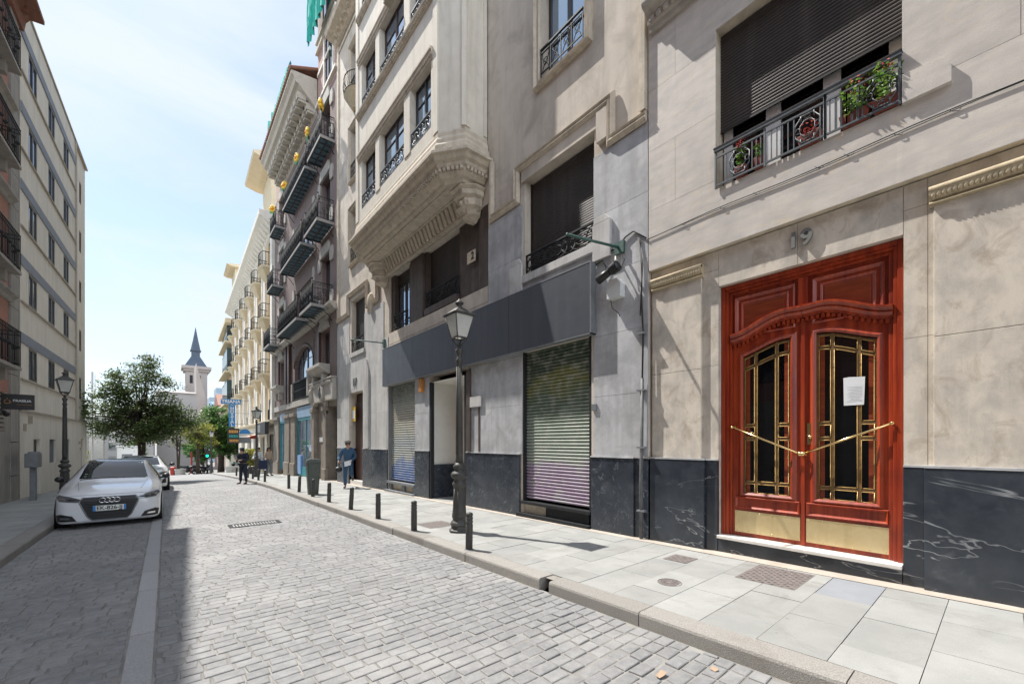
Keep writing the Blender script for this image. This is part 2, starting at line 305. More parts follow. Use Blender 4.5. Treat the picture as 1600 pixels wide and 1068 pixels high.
class MB:
    def __init__(s, fr=F0): s.f = fr; s.v = []; s.p = []; s.sm = []
    def add(s, pts, faces, smooth=False):
        b = len(s.v); s.v += [s.f(*p) for p in pts]
        for q in faces: s.p.append([b+i for i in q]); s.sm.append(smooth)
        return s
    def box(s, a0, a1, b0, b1, c0, c1):
        P = [(a, b, c) for a in (a0, a1) for b in (b0, b1) for c in (c0, c1)]
        return s.add(P, [(0, 1, 3, 2), (4, 6, 7, 5), (0, 4, 5, 1), (2, 3, 7, 6), (0, 2, 6, 4), (1, 5, 7, 3)])
    def quad(s, *p): return s.add(p, [tuple(range(len(p)))])
    def extr(s, prof, s0, s1, smooth=False):        # prof [(d,z)] closed, along s
        n = len(prof); P = [(s0, d, z) for d, z in prof]+[(s1, d, z) for d, z in prof]
        return s.add(P, [(i, (i+1) % n, n+(i+1) % n, n+i) for i in range(n)]+[tuple(range(n))[::-1], tuple(range(n, 2*n))], smooth)
    def prism(s, poly, z0, z1, top=None):            # poly [(s,d)] in plan; top = other polygon
        n = len(poly); top = top or poly
        P = [(a, b, z0) for a, b in poly]+[(a, b, z1) for a, b in top]
        return s.add(P, [(i, (i+1) % n, n+(i+1) % n, n+i) for i in range(n)]+[tuple(range(n))[::-1], tuple(range(n, 2*n))])
    def plate(s, poly, d0, d1):                      # poly [(s,z)] extruded along d
        n = len(poly); P = [(a, d0, b) for a, b in poly]+[(a, d1, b) for a, b in poly]
        return s.add(P, [(i, (i+1) % n, n+(i+1) % n, n+i) for i in range(n)]+[tuple(range(n))[::-1], tuple(range(n, 2*n))])
    def tube(s, pts, r, n=6, closed=False):
        pts = [Vector(p) for p in pts]; k = len(pts); rs = r if isinstance(r, (list, tuple)) else [r]*k
        rings = []; up = Vector((0.0123, .0211, 1))
        for i, p in enumerate(pts):
            a = pts[(i-1) % k] if (i or closed) else p; b = pts[(i+1) % k] if (i < k-1 or closed) else p
            t = (b-a).normalized(); x = t.cross(up)
            if x.length < .05: x = t.cross(Vector((1, 0, 0)))
            x.normalize(); y = t.cross(x)
            rings.append([p+x*math.cos(2*math.pi*j/n)*rs[i]+y*math.sin(2*math.pi*j/n)*rs[i] for j in range(n)])
        P = [tuple(q) for rg in rings for q in rg]; F = []
        for i in range(k if closed else k-1):
            i2 = (i+1) % k
            F += [(i*n+j, i*n+(j+1) % n, i2*n+(j+1) % n, i2*n+j) for j in range(n)]
        if not closed: F += [tuple(range(n))[::-1], tuple((k-1)*n+j for j in range(n))]
        return s.add(P, F, True)
    def lathe(s, cx, cy, prof, n=12, smooth=True, sq=0):
        P = []; F = []
        for (r, z) in prof:
            for j in range(n):
                a = 2*math.pi*(j+sq)/n; P.append((cx+r*math.cos(a), cy+r*math.sin(a), z))
        for i in range(len(prof)-1):
            F += [(i*n+j, i*n+(j+1) % n, (i+1)*n+(j+1) % n, (i+1)*n+j) for j in range(n)]
        F += [tuple(range(n))[::-1], tuple((len(prof)-1)*n+j for j in range(n))]
        return s.add(P, F, smooth)
    def ball(s, c, r, n=10, k=6, sz=1):
        return s.lathe(c[0], c[1], [(r*math.sin(math.pi*i/k) or .0005, c[2]-r*sz*math.cos(math.pi*i/k)) for i in range(k+1)], n)
    def sheet(s, s0, s1, z0, z1, d, holes=(), depth=.25, caps=True):
        """wall sheet with rectangular holes (s0,s1,z0,z1) and their reveals"""
        S = sorted({s0, s1, *[h[0] for h in holes], *[h[1] for h in holes]}); Z = sorted({z0, z1, *[h[2] for h in holes], *[h[3] for h in holes]})
        S = [x for x in S if s0 <= x <= s1]; Z = [x for x in Z if z0 <= x <= z1]
        for a, b in zip(S, S[1:]):
            for c, e in zip(Z, Z[1:]):
                ms, mz = (a+b)/2, (c+e)/2
                if any(h[0] < ms < h[1] and h[2] < mz < h[3] for h in holes): continue
                s.quad((a, d, c), (b, d, c), (b, d, e), (a, d, e))
        for h in holes:
            D = d-depth
            for p, q in (((h[0], h[2]), (h[1], h[2])), ((h[1], h[2]), (h[1], h[3])), ((h[1], h[3]), (h[0], h[3])), ((h[0], h[3]), (h[0], h[2]))):
                s.quad((p[0], d, p[1]), (q[0], d, q[1]), (q[0], D, q[1]), (p[0], D, p[1]))
        return s
    def clad(s, s0, s1, z0, z1, d, cw, ch, holes=(), gap=.004, th=.012, off=.5, jit=0):
        """rows of cladding slabs with thin open joints, cut round the holes"""
        r = 0; z = z0
        while z < z1-.02:
            zt = min(z+ch, z1); x = s0-(cw*off if r % 2 else 0)
            if jit: x -= random.uniform(0, jit)
            while x < s1-.01:
                w = cw*(1+random.uniform(-jit, jit)) if jit else cw
                rects = [(max(x, s0), min(x+w, s1), z, zt, gap, gap, gap, gap)]
                for h in holes:
                    out = []
                    for (a, b, c, e, g0, g1, g2, g3) in rects:
                        if h[0] >= b or h[1] <= a or h[2] >= e or h[3] <= c: out.append((a, b, c, e, g0, g1, g2, g3)); continue
                        if h[0] > a: out.append((a, h[0], c, e, g0, 0, g2, g3))
                        if h[1] < b: out.append((h[1], b, c, e, 0, g1, g2, g3))
                        a2, b2 = max(a, h[0]), min(b, h[1])
                        if h[2] > c: out.append((a2, b2, c, h[2], 0, 0, g2, 0))
                        if h[3] < e: out.append((a2, b2, h[3], e, 0, 0, 0, g3))
                    rects = out
                for (a, b, c, e, g0, g1, g2, g3) in rects:
                    a += g0/2; b -= g1/2; c += g2/2; e -= g3/2
                    if b-a < .01 or e-c < .01: continue
                    s.add([(a, d, c), (b, d, c), (b, d, e), (a, d, e), (a, d-th, c), (b, d-th, c), (b, d-th, e), (a, d-th, e)],
                          [(0, 1, 2, 3), (0, 4, 5, 1), (1, 5, 6, 2), (2, 6, 7, 3), (3, 7, 4, 0)])
                x += w
            z = zt; r += 1
        return s
    def mould(s, path, prof, d=0, closed=False):
        """sweep a profile [(out, d)] along a path [(s,z)] with mitres; 'out' is to the left of travel"""
        n = len(path); rings = []
        for i, (x, z) in enumerate(path):
            a = path[(i-1) % n] if (i or closed) else None; b = path[(i+1) % n] if (i < n-1 or closed) else None
            def nrm(p, q):
                v = Vector((q[0]-p[0], q[1]-p[1])).normalized(); return Vector((-v.y, v.x))
            if a and b:
                n1, n2 = nrm(a, (x, z)), nrm((x, z), b); m_ = (n1+n2); m_ = m_/max(.3, m_.dot(n1))
            else: m_ = nrm(a, (x, z)) if a else nrm((x, z), b)
            rings.append([(x+m_.x*o, d+dd, z+m_.y*o) for o, dd in prof])
        k = len(prof); P = [q for rg in rings for q in rg]; F = []
        for i in range(n if closed else n-1):
            i2 = (i+1) % n; F += [(i*k+j, i*k+(j+1) % k, i2*k+(j+1) % k, i2*k+j) for j in range(k)]
        if not closed: F += [tuple(range(k))[::-1], tuple((n-1)*k+j for j in range(k))]
        return s.add(P, F)
    def build(s, name, mat, parent=None, bevel=0, kind=None, recalc=True, split=0):
        org = rootloc(parent) if parent else Vector((0, 0, 0))
        me = bpy.data.meshes.new(name); me.from_pydata([tuple(v-org) for v in s.v], [], s.p)
        me.polygons.foreach_set('use_smooth', s.sm)
        if recalc:
            bm = bmesh.new(); bm.from_mesh(me); bmesh.ops.recalc_face_normals(bm, faces=bm.faces); bm.to_mesh(me); bm.free()
        me.materials.append(m[mat] if isinstance(mat, str) else mat)
        o = bpy.data.objects.new(name, me); COL.objects.link(o); o.parent = parent
        if kind: o['kind'] = kind
        if split: return split_up(o, split, bevel)
        if bevel:
            b = o.modifiers.new('bevel', 'BEVEL'); b.width = bevel; b.segments = 2; b.limit_method = 'ANGLE'; b.angle_limit = R(40)
        return o
def split_up(o, dist, bevel=0):
    """every group of faces farther than dist from the others becomes an object of its own"""
    me = o.data; n = len(me.vertices); par = list(range(n))
    def find(i):
        while par[i] != i: par[i] = par[par[i]]; i = par[i]
        return i
    for p in me.polygons:
        vs = list(p.vertices)
        for v in vs[1:]: par[find(v)] = find(vs[0])
    comp = {}
    for i in range(n): comp.setdefault(find(i), []).append(i)
    cl = []
    for c in comp.values():
        co = [me.vertices[i].co for i in c]; cl.append([set(c), [min(v[k] for v in co)-dist/2 for k in range(3)], [max(v[k] for v in co)+dist/2 for k in range(3)]])
    ch = True
    while ch:
        ch = False; out = []
        for c in cl:
            for d in out:
                if all(c[1][k] <= d[2][k] and d[1][k] <= c[2][k] for k in range(3)):
                    d[0] |= c[0]; d[1] = [min(a, b) for a, b in zip(c[1], d[1])]; d[2] = [max(a, b) for a, b in zip(c[2], d[2])]; ch = True; break
            else: out.append(c)
        cl = out
    res = []
    for k, (vs, _, _) in enumerate(cl):
        ix = {v: i for i, v in enumerate(sorted(vs))}; nm = bpy.data.meshes.new(me.name)
        nm.from_pydata([me.vertices[v].co[:] for v in sorted(vs)], [], [[ix[v] for v in p.vertices] for p in me.polygons if p.vertices[0] in ix])
        nm.polygons.foreach_set('use_smooth', [p.use_smooth for p in me.polygons if p.vertices[0] in ix]); nm.materials.append(me.materials[0])
        q = bpy.data.objects.new(o.name.split('.')[0], nm); COL.objects.link(q); q.parent = o.parent; res.append(q)
        if bevel:
            b = q.modifiers.new('bevel', 'BEVEL'); b.width = bevel; b.segments = 2; b.limit_method = 'ANGLE'; b.angle_limit = R(40)
    bpy.data.objects.remove(o); return res[0]
def text(body, size, origin, xdir, zdir, mat, name, parent, depth=.006, align='CENTER', cid=None, bold=0):
    cu = bpy.data.curves.new('t', 'FONT'); cu.body = body; cu.size = size; cu.extrude = depth/2; cu.align_x = align; cu.align_y = 'CENTER'; cu.offset = bold
    o = bpy.data.objects.new('t', cu); COL.objects.link(o); bpy.context.view_layer.update()
    me = bpy.data.meshes.new_from_object(o.evaluated_get(bpy.context.evaluated_depsgraph_get()))
    bpy.data.objects.remove(o)
    x = Vector(xdir).normalized(); z = Vector(zdir).normalized(); n = x.cross(z)
    mt = Matrix((x, z, n)).transposed().to_4x4(); org = Vector(origin)-(rootloc(parent) if parent else Vector())
    me.transform(Matrix.Translation(org) @ mt); me.name = name
    me.materials.clear(); me.materials.append(m[mat]); r = bpy.data.objects.new(name, me); COL.objects.link(r); r.parent = parent
    return r
def window(b, F, s0, s1, z0, z1, d, fm='frame', gm='glass', leaves=2, bar=None, w=.055, name='window'):
    f = MB(F); f.box(s0, s0+w, d-.05, d, z0, z1).box(s1-w, s1, d-.05, d, z0, z1).box(s0+w, s1-w, d-.05, d, z0, z0+w).box(s0+w, s1-w, d-.05, d, z1-w, z1)
    n = leaves
    for i in range(1, n):
        x = s0+(s1-s0)*i/n; f.box(x-w*.75, x+w*.75, d-.05, d+.004, z0+w, z1-w)
    if bar:
        for zz in bar:
            e = [s0+w]+[s0+(s1-s0)*i/n for i in range(1, n)]+[s1-w]
            for p, q in zip(e, e[1:]): f.box(p+.042, q-.042, d-.045, d-.008, zz-.016, zz+.016)
    o = f.build(name, fm, b)
    MB(F).quad((s0+w/2, d-.028, z0+w/2), (s1-w/2, d-.028, z0+w/2), (s1-w/2, d-.028, z1-w/2), (s0+w/2, d-.028, z1-w/2)).build('pane', gm, o)
    return o
def roller(b, F, s0, s1, z0, z1, d, mat, pitch=.05, name='roller_shutter', bow=.012):
    P = []; z = z0
    q = MB(F)
    while z < z1-.001:
        t = min(pitch, z1-z)
        pts = [(d-bow*1.6, z), (d-bow, z+t*.06), (d-bow*.1, z+t*.3), (d, z+t*.6), (d-bow*.35, z+t*.84), (d-bow*1.6, z+t*.93), (d-bow*1.6, z+t)]
        q.add([(s0, a, c) for a, c in pts]+[(s1, a, c) for a, c in pts], [(k, 7+k, 8+k, k+1) for k in range(6)]); z += t
    return q.build(name, mat, b, recalc=False)
def scrolls(q, s0, s1, z0, z1, d, r=.008, top=None):
    """ornamental window guard: rails, uprights and scroll rings"""
    q.box(s0, s1, d-.02, d+.02, z1-.03, z1); q.box(s0, s1, d-.012, d+.012, z0+.02, z0+.04)
    q.box(s0, s0+.025, d-.0125, d+.0125, z0, z1-.03); q.box(s1-.025, s1, d-.0125, d+.0125, z0, z1-.03)
    h = z1-z0-.07; zc = (z0+.04+z1-.03)/2; W = s1-s0; n = max(1, round(W/(h*1.5)))
    for i in range(n):
        c = s0+W*(i+.5)/n; a = W/n*.46; b_ = h*.47
        ring = lambda cx, cz, ra, rb, k=16: q.tube([(cx+ra*math.cos(2*math.pi*j/k), d, cz+rb*math.sin(2*math.pi*j/k)) for j in range(k)], r, 5, True)
        ring(c, zc, a*.98, b_); ring(c, zc, a*.45, b_*.55)
        for sx in (-1, 1):
            ring(c+sx*a*.72, zc, a*.22, b_*.5, 10)
            q.tube([(c+sx*a*.45, d, zc-b_*.2), (c+sx*a*.75, d, zc-b_*.75), (c+sx*a*1.05, d, zc-b_*.95)], r, 5)
            q.tube([(c+sx*a*.45, d, zc+b_*.2), (c+sx*a*.75, d, zc+b_*.75), (c+sx*a*1.05, d, zc+b_*.95)], r, 5)
    return q
PF = [(-40, .10), (0, .133), (3.6, .07), (19, -.15), (27.5, -.40), (48, -1.28), (75, -3.1), (120, -4.4), (300, -6), (2000, -6)]
def gz(Y):
    if Y <= PF[0][0]: return PF[0][1]
    for (a0, b0), (a1, b1) in zip(PF, PF[1:]):
        if Y <= a1: return b0+(b1-b0)*(Y-a0)/(a1-a0)
    return -6
# ------------------------------------------------------------------ ground, road, pavements
def strip(name, mat, x0, x1, ys, off, kind='structure'):
    q = MB()
    for a, b in zip(ys, ys[1:]): q.quad((x0, a, gz(a)+off), (x1, a, gz(a)+off), (x1, b, gz(b)+off), (x0, b, gz(b)+off))
    return q.build(name, mat, None, kind=kind, recalc=False)
YS = [-40, -20, -8, 0, 3.6, 8, 13, 19, 23, 27.5, 34, 41, 48, 56, 65, 75, 90, 120, 200, 300, 900, 2000]
strip('ground', 'ground', -900, 900, YS, -.26)
strip('road', 'joint', -1.75, 3.22, [y for y in YS if y <= 48], -.1285)
strip('road_far', 'roadfar', -9, 4.1, [y for y in YS if 48 <= y <= 120], -.15)
strip('plaza_paving', 'slab', -30, -1.7, [30.5, 34, 41, 48, 56, 65, 75], -.13)
def setts():
    q = MB(); rnd = random.Random(3)
    def lane(x0, x1, y0, y1):
        y = y0
        while y < y1:
            p = .117 if y > 0 else .2
            x = x0+rnd.uniform(-.12, 0); sk = .0
            while x < x1-.02:
                w = rnd.uniform(.14, .205); a, b = max(x, x0)+.005, min(x+w, x1)-.005; x += w
                if b-a < .04: continue
                if 1.03 < (a+b)/2 < 1.87 and 10.06 < y+.06 < 10.46: continue
                bad = (2.0 < a < 2.85 and 1.45 < y < 2.75) or (1.9 < a < 2.7 and 4.2 < y < 4.5)
                j = .007 if bad else .0025; g = .006 if bad else .0042
                yy0, yy1 = y+g, y+p-g
                zz = gz(y)-.12+rnd.uniform(-j, j)
                tx, ty = rnd.uniform(-.02, .02)*(2 if bad else 1), rnd.uniform(-.02, .02)*(2 if bad else 1)
                sk1 = rnd.uniform(-.007, .007)
                def pt(u, v, h): return (u+(sk1 if v > (yy0+yy1)/2 else -sk1), v+.003*math.sin(u*5+y*3), zz+h+tx*(u-(a+b)/2)+ty*(v-(yy0+yy1)/2))
                i1, i2 = .003, .010
                P = [pt(a, yy0, -.03), pt(b, yy0, -.03), pt(b, yy1, -.03), pt(a, yy1, -.03),
                     pt(a+i1, yy0+i1, -.004), pt(b-i1, yy0+i1, -.004), pt(b-i1, yy1-i1, -.004), pt(a+i1, yy1-i1, -.004),
                     pt(a+i2, yy0+i2, 0), pt(b-i2, yy0+i2, 0), pt(b-i2, yy1-i2, 0), pt(a+i2, yy1-i2, 0)]
                F = [(8, 9, 10, 11)]+[(k*4+i, k*4+(i+1) % 4, k*4+4+(i+1) % 4, k*4+4+i) for k in (0, 1) for i in range(4)]
                q.add(P, F)
            y += p
    lane(-.07, 3.19, -1.2, 48); lane(-1.74, -.25, -1.2, 48)
    return q.build('road_setts', 'sett', None, kind='structure', recalc=False)
setts()
q = MB(); y = -2; rnd = random.Random(5)
while y < 44:
    l = rnd.uniform(.9, 1.5); z = gz(y)-.114; z2 = gz(y+l)-.114
    q.add([(-.24, y+.006, z), (-.08, y+.006, z), (-.08, y+l-.006, z2), (-.24, y+l-.006, z2), (-.24, y+.006, z-.04), (-.08, y+.006, z-.04), (-.08, y+l-.006, z2-.04), (-.24, y+l-.006, z2-.04)],
          [(0, 1, 2, 3), (0, 4, 5, 1), (1, 5, 6, 2), (2, 6, 7, 3), (3, 7, 4, 0)]); y += l
q.build('gutter_strip', 'strip', None, kind='structure')
def kerb(name, xi, xo, y0, y1, notch=None, far=None):
    """kerb stones: xi road side, xo pavement side"""
    q = MB(); y = y0; rnd = random.Random(11)
    while y < y1:
        l = rnd.uniform(1.15, 1.75); e = y+l
        if notch and y < notch[0] < e+.3: e = notch[0]
        if notch and abs(y-notch[0]) < 1e-6: y = notch[1]; e = y+1.5
        g = .004; w = (xo-xi); s_ = 1 if w > 0 else -1; b = .022*s_; jt = rnd.uniform(-.006, .006)
        P = []
        for yy in (y+g, e-g):
            z = gz(yy)
            P += [(xi+jt, yy, z-.19), (xi+jt, yy, z-.028), (xi+b*.35+jt, yy, z-.009), (xi+b+jt, yy, z), (xo, yy, z), (xo, yy, z-.1)]
        q.add(P, [(i, i+1, i+7, i+6) for i in range(5)]+[(0, 1, 2, 3, 4, 5), (6, 7, 8, 9, 10, 11)]); y = e
    return q.build(name, 'kerb', None, kind='structure')
kerb('kerb', 3.2, 3.42, -2.5, 46, (3.20, 3.35)); kerb('kerb_opposite', -1.75, -2.0, -4, 30.5)
strip('pavement', 'slabjoint', 3.3, 6.6, [y for y in YS if -40 <= y <= 75], -.012)
strip('pavement_opposite', 'slabjoint', -1.9, -4.6, [y for y in YS if -40 <= y <= 27.5]+[30.5], -.012)
def slabs(name, x0, x1, y0, y1, pw, pl, cut=()):
    q = MB(); y = y0; r = 0; rnd = random.Random(9)
    while y < y1:
        x = x0-(pl*.5 if r % 2 else 0); e = y+pw
        while x < x1:
            a, b = max(x, x0)+.0022, min(x+pl, x1)-.0022; x += pl
            if b-a < .05: continue
            if any(c[0] < (a+b)/2 < c[1] and c[2] < y+pw/2 < c[3] for c in cut): continue
            g = .0025; dz = rnd.uniform(-.0025, .0025); z, z2 = gz(y)+dz, gz(e)+dz+rnd.uniform(-.0015, .0015)
            q.add([(a, y+g, z), (b, y+g, z), (b, e-g, z2), (a, e-g, z2), (a, y+g, z-.02), (b, y+g, z-.02), (b, e-g, z2-.02), (a, e-g, z2-.02)],
                  [(0, 1, 2, 3), (0, 4, 5, 1), (1, 5, 6, 2), (2, 6, 7, 3), (3, 7, 4, 0)])
        y = e; r += 1
    return q.build(name, 'slab', None, kind='structure', recalc=False)
# rows fitted to the joints seen in front of door 19
slabs('pavement_slabs', 3.42, 5.62, -3.5936, 44, .4367, .74, ((4.8, 5.65, .78, 1.2),))
slabs('pavement_slabs_opposite', -3.7, -2.0, -4, 30.4, .6, .9)
MB().add([(4.902, .777, gz(.78)), (5.617, .777, gz(.78)), (5.617, 1.206, gz(1.2)), (4.902, 1.206, gz(1.2))], [(0, 1, 2, 3)]).build('bluish_paving_slab', 'blueslab', None, kind='structure')
MB().add([(4.53, .777, gz(.78)), (4.896, .777, gz(.78)), (4.896, 1.206, gz(1.2)), (4.53, 1.206, gz(1.2))], [(0, 1, 2, 3)]).build('pavement_infill', 'slab', None, kind='structure')
# sloping mortar strip along the foot of the facades
strip('pavement_edging', M('pale_mortar', (.46, .40, .34), (.36, .32, .27), sc=5, rough=.9), 5.63, 6.3, [y for y in YS if -20 <= y <= 48], .002)
# manhole covers and grates
def cover(name, label, cat, x0, x1, y0, y1, group='covers and grates in the ground', off=0):
    xc, yc = (x0+x1)/2, (y0+y1)/2; zc = gz(yc)+.003+off; t = thing(name, label, cat, (xc, yc, zc), group)
    w, l = x1-x0, y1-y0; sl = (gz(y1)-gz(y0))/l
    q = MB(); q.add([(x, y, zc+sl*(y-yc)) for x, y in ((x0, y0), (x1, y0), (x1, y1), (x0, y1))], [(0, 1, 2, 3)])
    q.build('plate', 'cover', t)
    q = MB(); n = int(w/.045); k = int(l/.045)
    for i in range(n):
        for j in range(k):
            if (i+j) % 2: continue
            a, b = x0+.015+i*.045, y0+.015+j*.045
            if a+.036 > x1-.01 or b+.036 > y1-.01: continue
            z = zc+sl*(b-yc)+.004; q.add([(a+.018, b, z), (a+.036, b+.018, z), (a+.018, b+.036, z), (a, b+.018, z)], [(0, 1, 2, 3)])
    q.build('raised_pattern', 'cover', t)
    return t
cover('inspection_cover', 'large rectangular checkered iron cover in the pavement before the red door', 'manhole cover', 4.84, 5.56, 1.36, 1.93)
cover('inspection_cover', 'small checkered iron cover in the pavement left of the red door', 'manhole cover', 4.95, 5.28, 2.55, 2.86)
cover('inspection_cover', 'stone coloured square cover in the pavement behind the near street lamp', 'manhole cover', 3.68, 4.24, 6.7, 7.28)
t = thing('manhole_cover', 'round iron manhole cover in the pavement near the kerb', 'manhole cover', (4.14, 2.31, gz(2.31)+.003), 'covers and grates in the ground')
q = MB(); z = gz(2.31); q.lathe(4.14, 2.31, [(.125, z-.004), (.125, z+.003)], 32, False); q.build('plate', 'cover', t)
q = MB()
for r_ in (.12, .09, .045): q.tube([(4.14+r_*math.cos(k*math.pi/14), 2.31+r_*math.sin(k*math.pi/14), z+.004) for k in range(28)], .004, 4, True)
for k in range(10):
    a = k*math.pi/5; q.tube([(4.14+.05*math.cos(a), 2.31+.05*math.sin(a), z+.004), (4.14+.085*math.cos(a), 2.31+.085*math.sin(a), z+.004)], .004, 4)
q.build('raised_rings', 'cover', t)
t = thing('drain_grate', 'slotted iron storm drain grate set across the sett road', 'drain', (1.45, 10.27, gz(10.27)-.12), 'covers and grates in the ground')
z = gz(10.27)-.112; q = MB(); q.box(.98, 1.92, 10.05, 10.13, z-.03, z).box(.98, 1.92, 10.4, 10.47, z-.03, z).box(.98, 1.05, 10.131, 10.399, z-.03, z).box(1.85, 1.92, 10.131, 10.399, z-.03, z); q.build('frame', 'iron', t)
q = MB()
for k in range(15): q.box(1.06+k*.054, 1.082+k*.054, 10.131, 10.399, z-.03, z-.001)
q.build('bars', 'strip', t)
MB().box(1.052, 1.848, 10.132, 10.398, z-.014, z-.0125).build('pit', 'dark', t)
for (x, y, a, l) in ((2.62, 1.53, .3, 'curled tan scrap of cardboard lying on the setts by the kerb'), (2.96, 1.32, 1.0, 'small dry brown leaf on the setts by the kerb')):
    z = gz(y)-.114; w = .045 if 'card' in l else .02
    q = MB(); q.add([(x-w, y-.018, z), (x+w, y-.022, z+.012), (x+w*.9, y+.018, z+.014), (x-w*.8, y+.02, z+.004), (x, y-.028, z+.006), (x, y+.02, z+.002)], [(0, 4, 5, 3), (4, 1, 2, 5)])
    tag(q.build('litter_scrap', M('dry_cardboard', (.36, .26, .18), rough=.9), None), l, 'litter', 'scraps of litter')

# ------------------------------------------------------------------ building with the red door (number 19)
b = thing('apartment_building', 'pale limestone building with black marble base and red double door', 'building', (5.8, 0, gz(0)))
S0, S1 = -9, 3.59
W1 = (.68, 2.56, 5.07, 7.27)
q = MB(FR); q.clad(S0, S1, 4.27, 18.5, 0, 1.62, .93, (W1, (.72, 2.5, 8.9, 10.9)), .004, .012, .5)
wl = q.build('upper_wall', 'lime', b)
q = MB(FR); q.sheet(S0, S1, 4.27, 18.5, -.012, (W1, (.72, 2.5, 8.9, 10.9)), .30)
q.box(S0, S1, -9, -.5, -.3, 18.5)
q.quad((S1, 0, 4.27), (S1, -.5, 4.27), (S1, -.5, 18.5), (S1, 0, 18.5)).quad((S0, 0, 4.27), (S1, 0, 4.27), (S1, -.2, 4.27), (S0, -.2, 4.27))
q.quad((S0, 0, 18.5), (S1, 0, 18.5), (S1, -.5, 18.5), (S0, -.5, 18.5)).quad((S0, 0, 4.27), (S0, -.5, 4.27), (S0, -.5, 18.5), (S0, 0, 18.5))
q.build('core_wall', 'mould', b)
DO = (.68, 2.555, -.2, 3.755)
LD = -.085
q = MB(FR); q.clad(2.555, S1, 1.34, 4.26, LD, 1.5, 1.33, (), .004, .012, 0).clad(-9, .68, 1.34, 4.26, LD, 1.9, 1.33, (), .004, .012, 0).clad(.68, 2.555, 3.755, 4.26, LD, .94, .8, (), .004, .012, 0)
q.quad((DO[0], LD-.012, -.2), (DO[0], -.26, -.2), (DO[0], -.26, 3.755), (DO[0], LD-.012, 3.755)).quad((DO[1], LD-.012, -.2), (DO[1], -.26, -.2), (DO[1], -.26, 3.755), (DO[1], LD-.012, 3.755))
q.quad((DO[0], LD-.012, 3.755), (DO[1], LD-.012, 3.755), (DO[1], -.26, 3.755), (DO[0], -.26, 3.755))
q.build('lower_wall', 'lime2', b)
for (a, c) in ((2.78, 3.545), (-9, .455)):
    q = MB(FR); q.box(a, c, LD+.002, -.04, 1.36, 2.64).box(a, c, LD+.002, -.04, 2.645, 3.94)
    pl = q.build('pilaster', 'lime2', b, .004)
    q = MB(FR); a2, c2 = (a-.03, c+.0) if a > 0 else (a, c+.03)
    q.tube([(a2, .014, 4.088), (c2, .014, 4.088)], .026, 10); q.tube([(a2, -.012, 3.958), (c2, -.012, 3.958)], .014, 8)
    q.extr([(LD+.003, 3.94), (-.03, 3.94), (-.02, 3.965), (-.02, 3.985), (.0, 3.99), (.022, 4.03), (.028, 4.07), (.022, 4.10), (-.02, 4.115), (LD+.003, 4.115)], a2, c2)
    x = max(a2, -1.2)+.02
    while x < c2-.03:
        q.lathe(x+.014, .012, [(.001, 3.995), (.012, 4.0), (.019, 4.025), (.016, 4.05), (.004, 4.062)], 8); x += .036
    o = q.build('capital', 'carve', pl)
q = MB(FR)
for (a, c, d) in ((2.555, 2.72, -.05), (2.72, 3.57, .0), (.52, .68, -.05), (-.72, .52, .0), (-1.96, -.72, .0), (-3.2, -1.96, 0), (-9, -3.2, 0)):
    q.box(a+.0015, c-.0015, -.3, d, -.25, 1.34)
q.build('marble_base', 'marble', b, .004, split=.1)
q = MB(FR); q.box(2.72, 3.57, LD, .006, 1.341, 1.365).box(-9, .52, LD, .006, 1.341, 1.365).box(2.557, 2.718, LD, -.045, 1.341, 1.362).box(.522, .678, LD, -.045, 1.341, 1.362)
q.build('base_cap', 'grey', b, split=.1)
q = MB(FR); q.box(.685, 2.55, -.42, -.055, -.25, .275); q.build('step_riser', 'marble', b)
MB(FR).box(.682, 2.553, -.4, -.012, .277, .32).build('threshold', 'white', b, .006)
# red door: frame, transom, two leaves
zt, zb = 3.75, .32
q = MB(FR)
for k, (w0, w1, d) in enumerate(((0, .05, -.155), (.05, .085, -.175), (.085, .125, -.205))):
    for a, c in ((.685+w0, .685+w1), (2.55-w1, 2.55-w0)): q.box(a, c, -.3, d, zb, zt-w0)
    q.box(.685+w1, 2.55-w1, -.3, d, zt-w1, zt-w0)
q.build('door_frame', 'wood', b, .006)
q = MB(FR); q.box(.81, 2.425, -.3, -.235, 3.0, 3.625); tr = q.build('transom', 'wood', b)
q = MB(FR); q.box(1.545, 1.645, -.236, -.19, 3.17, 3.623); q.build('mullion', 'wood', tr, .008)
def ring(q, s0, s1, z0, z1, d, w, h):       # raised bevelled rectangle moulding
    P = [(0, d), (0, d+h*.6), (-w*.3, d+h), (-w*.7, d+h*.55), (-w, d+h*.15), (-w, d)]
    q.mould([(s0, z0), (s1, z0), (s1, z1), (s0, z1)], [(-o, dd) for o, dd in P], 0, True)
for s0, s1, zz in ((.84, 1.51, 3.03), (1.68, 2.40, 3.03)):
    q = MB(FR); ring(q, s0, s1, zz, 3.585, -.236, .05, .035); ring(q, s0+.075, s1-.075, zz+.02, 3.51, -.236, .035, .02); q.build('panel_moulding', 'wood', tr)
    q = MB(FR); q.box(s0+.12, s1-.12, -.25, -.226, zz+.07, 3.465); q.build('panel', 'woodpanel', tr, .008)
def ogee(t): return .195*(.5-.5*math.cos(math.pi*min(1, max(0, (t-.02)/.8))))+ .015*math.sin(math.pi*t)
DL = -.225
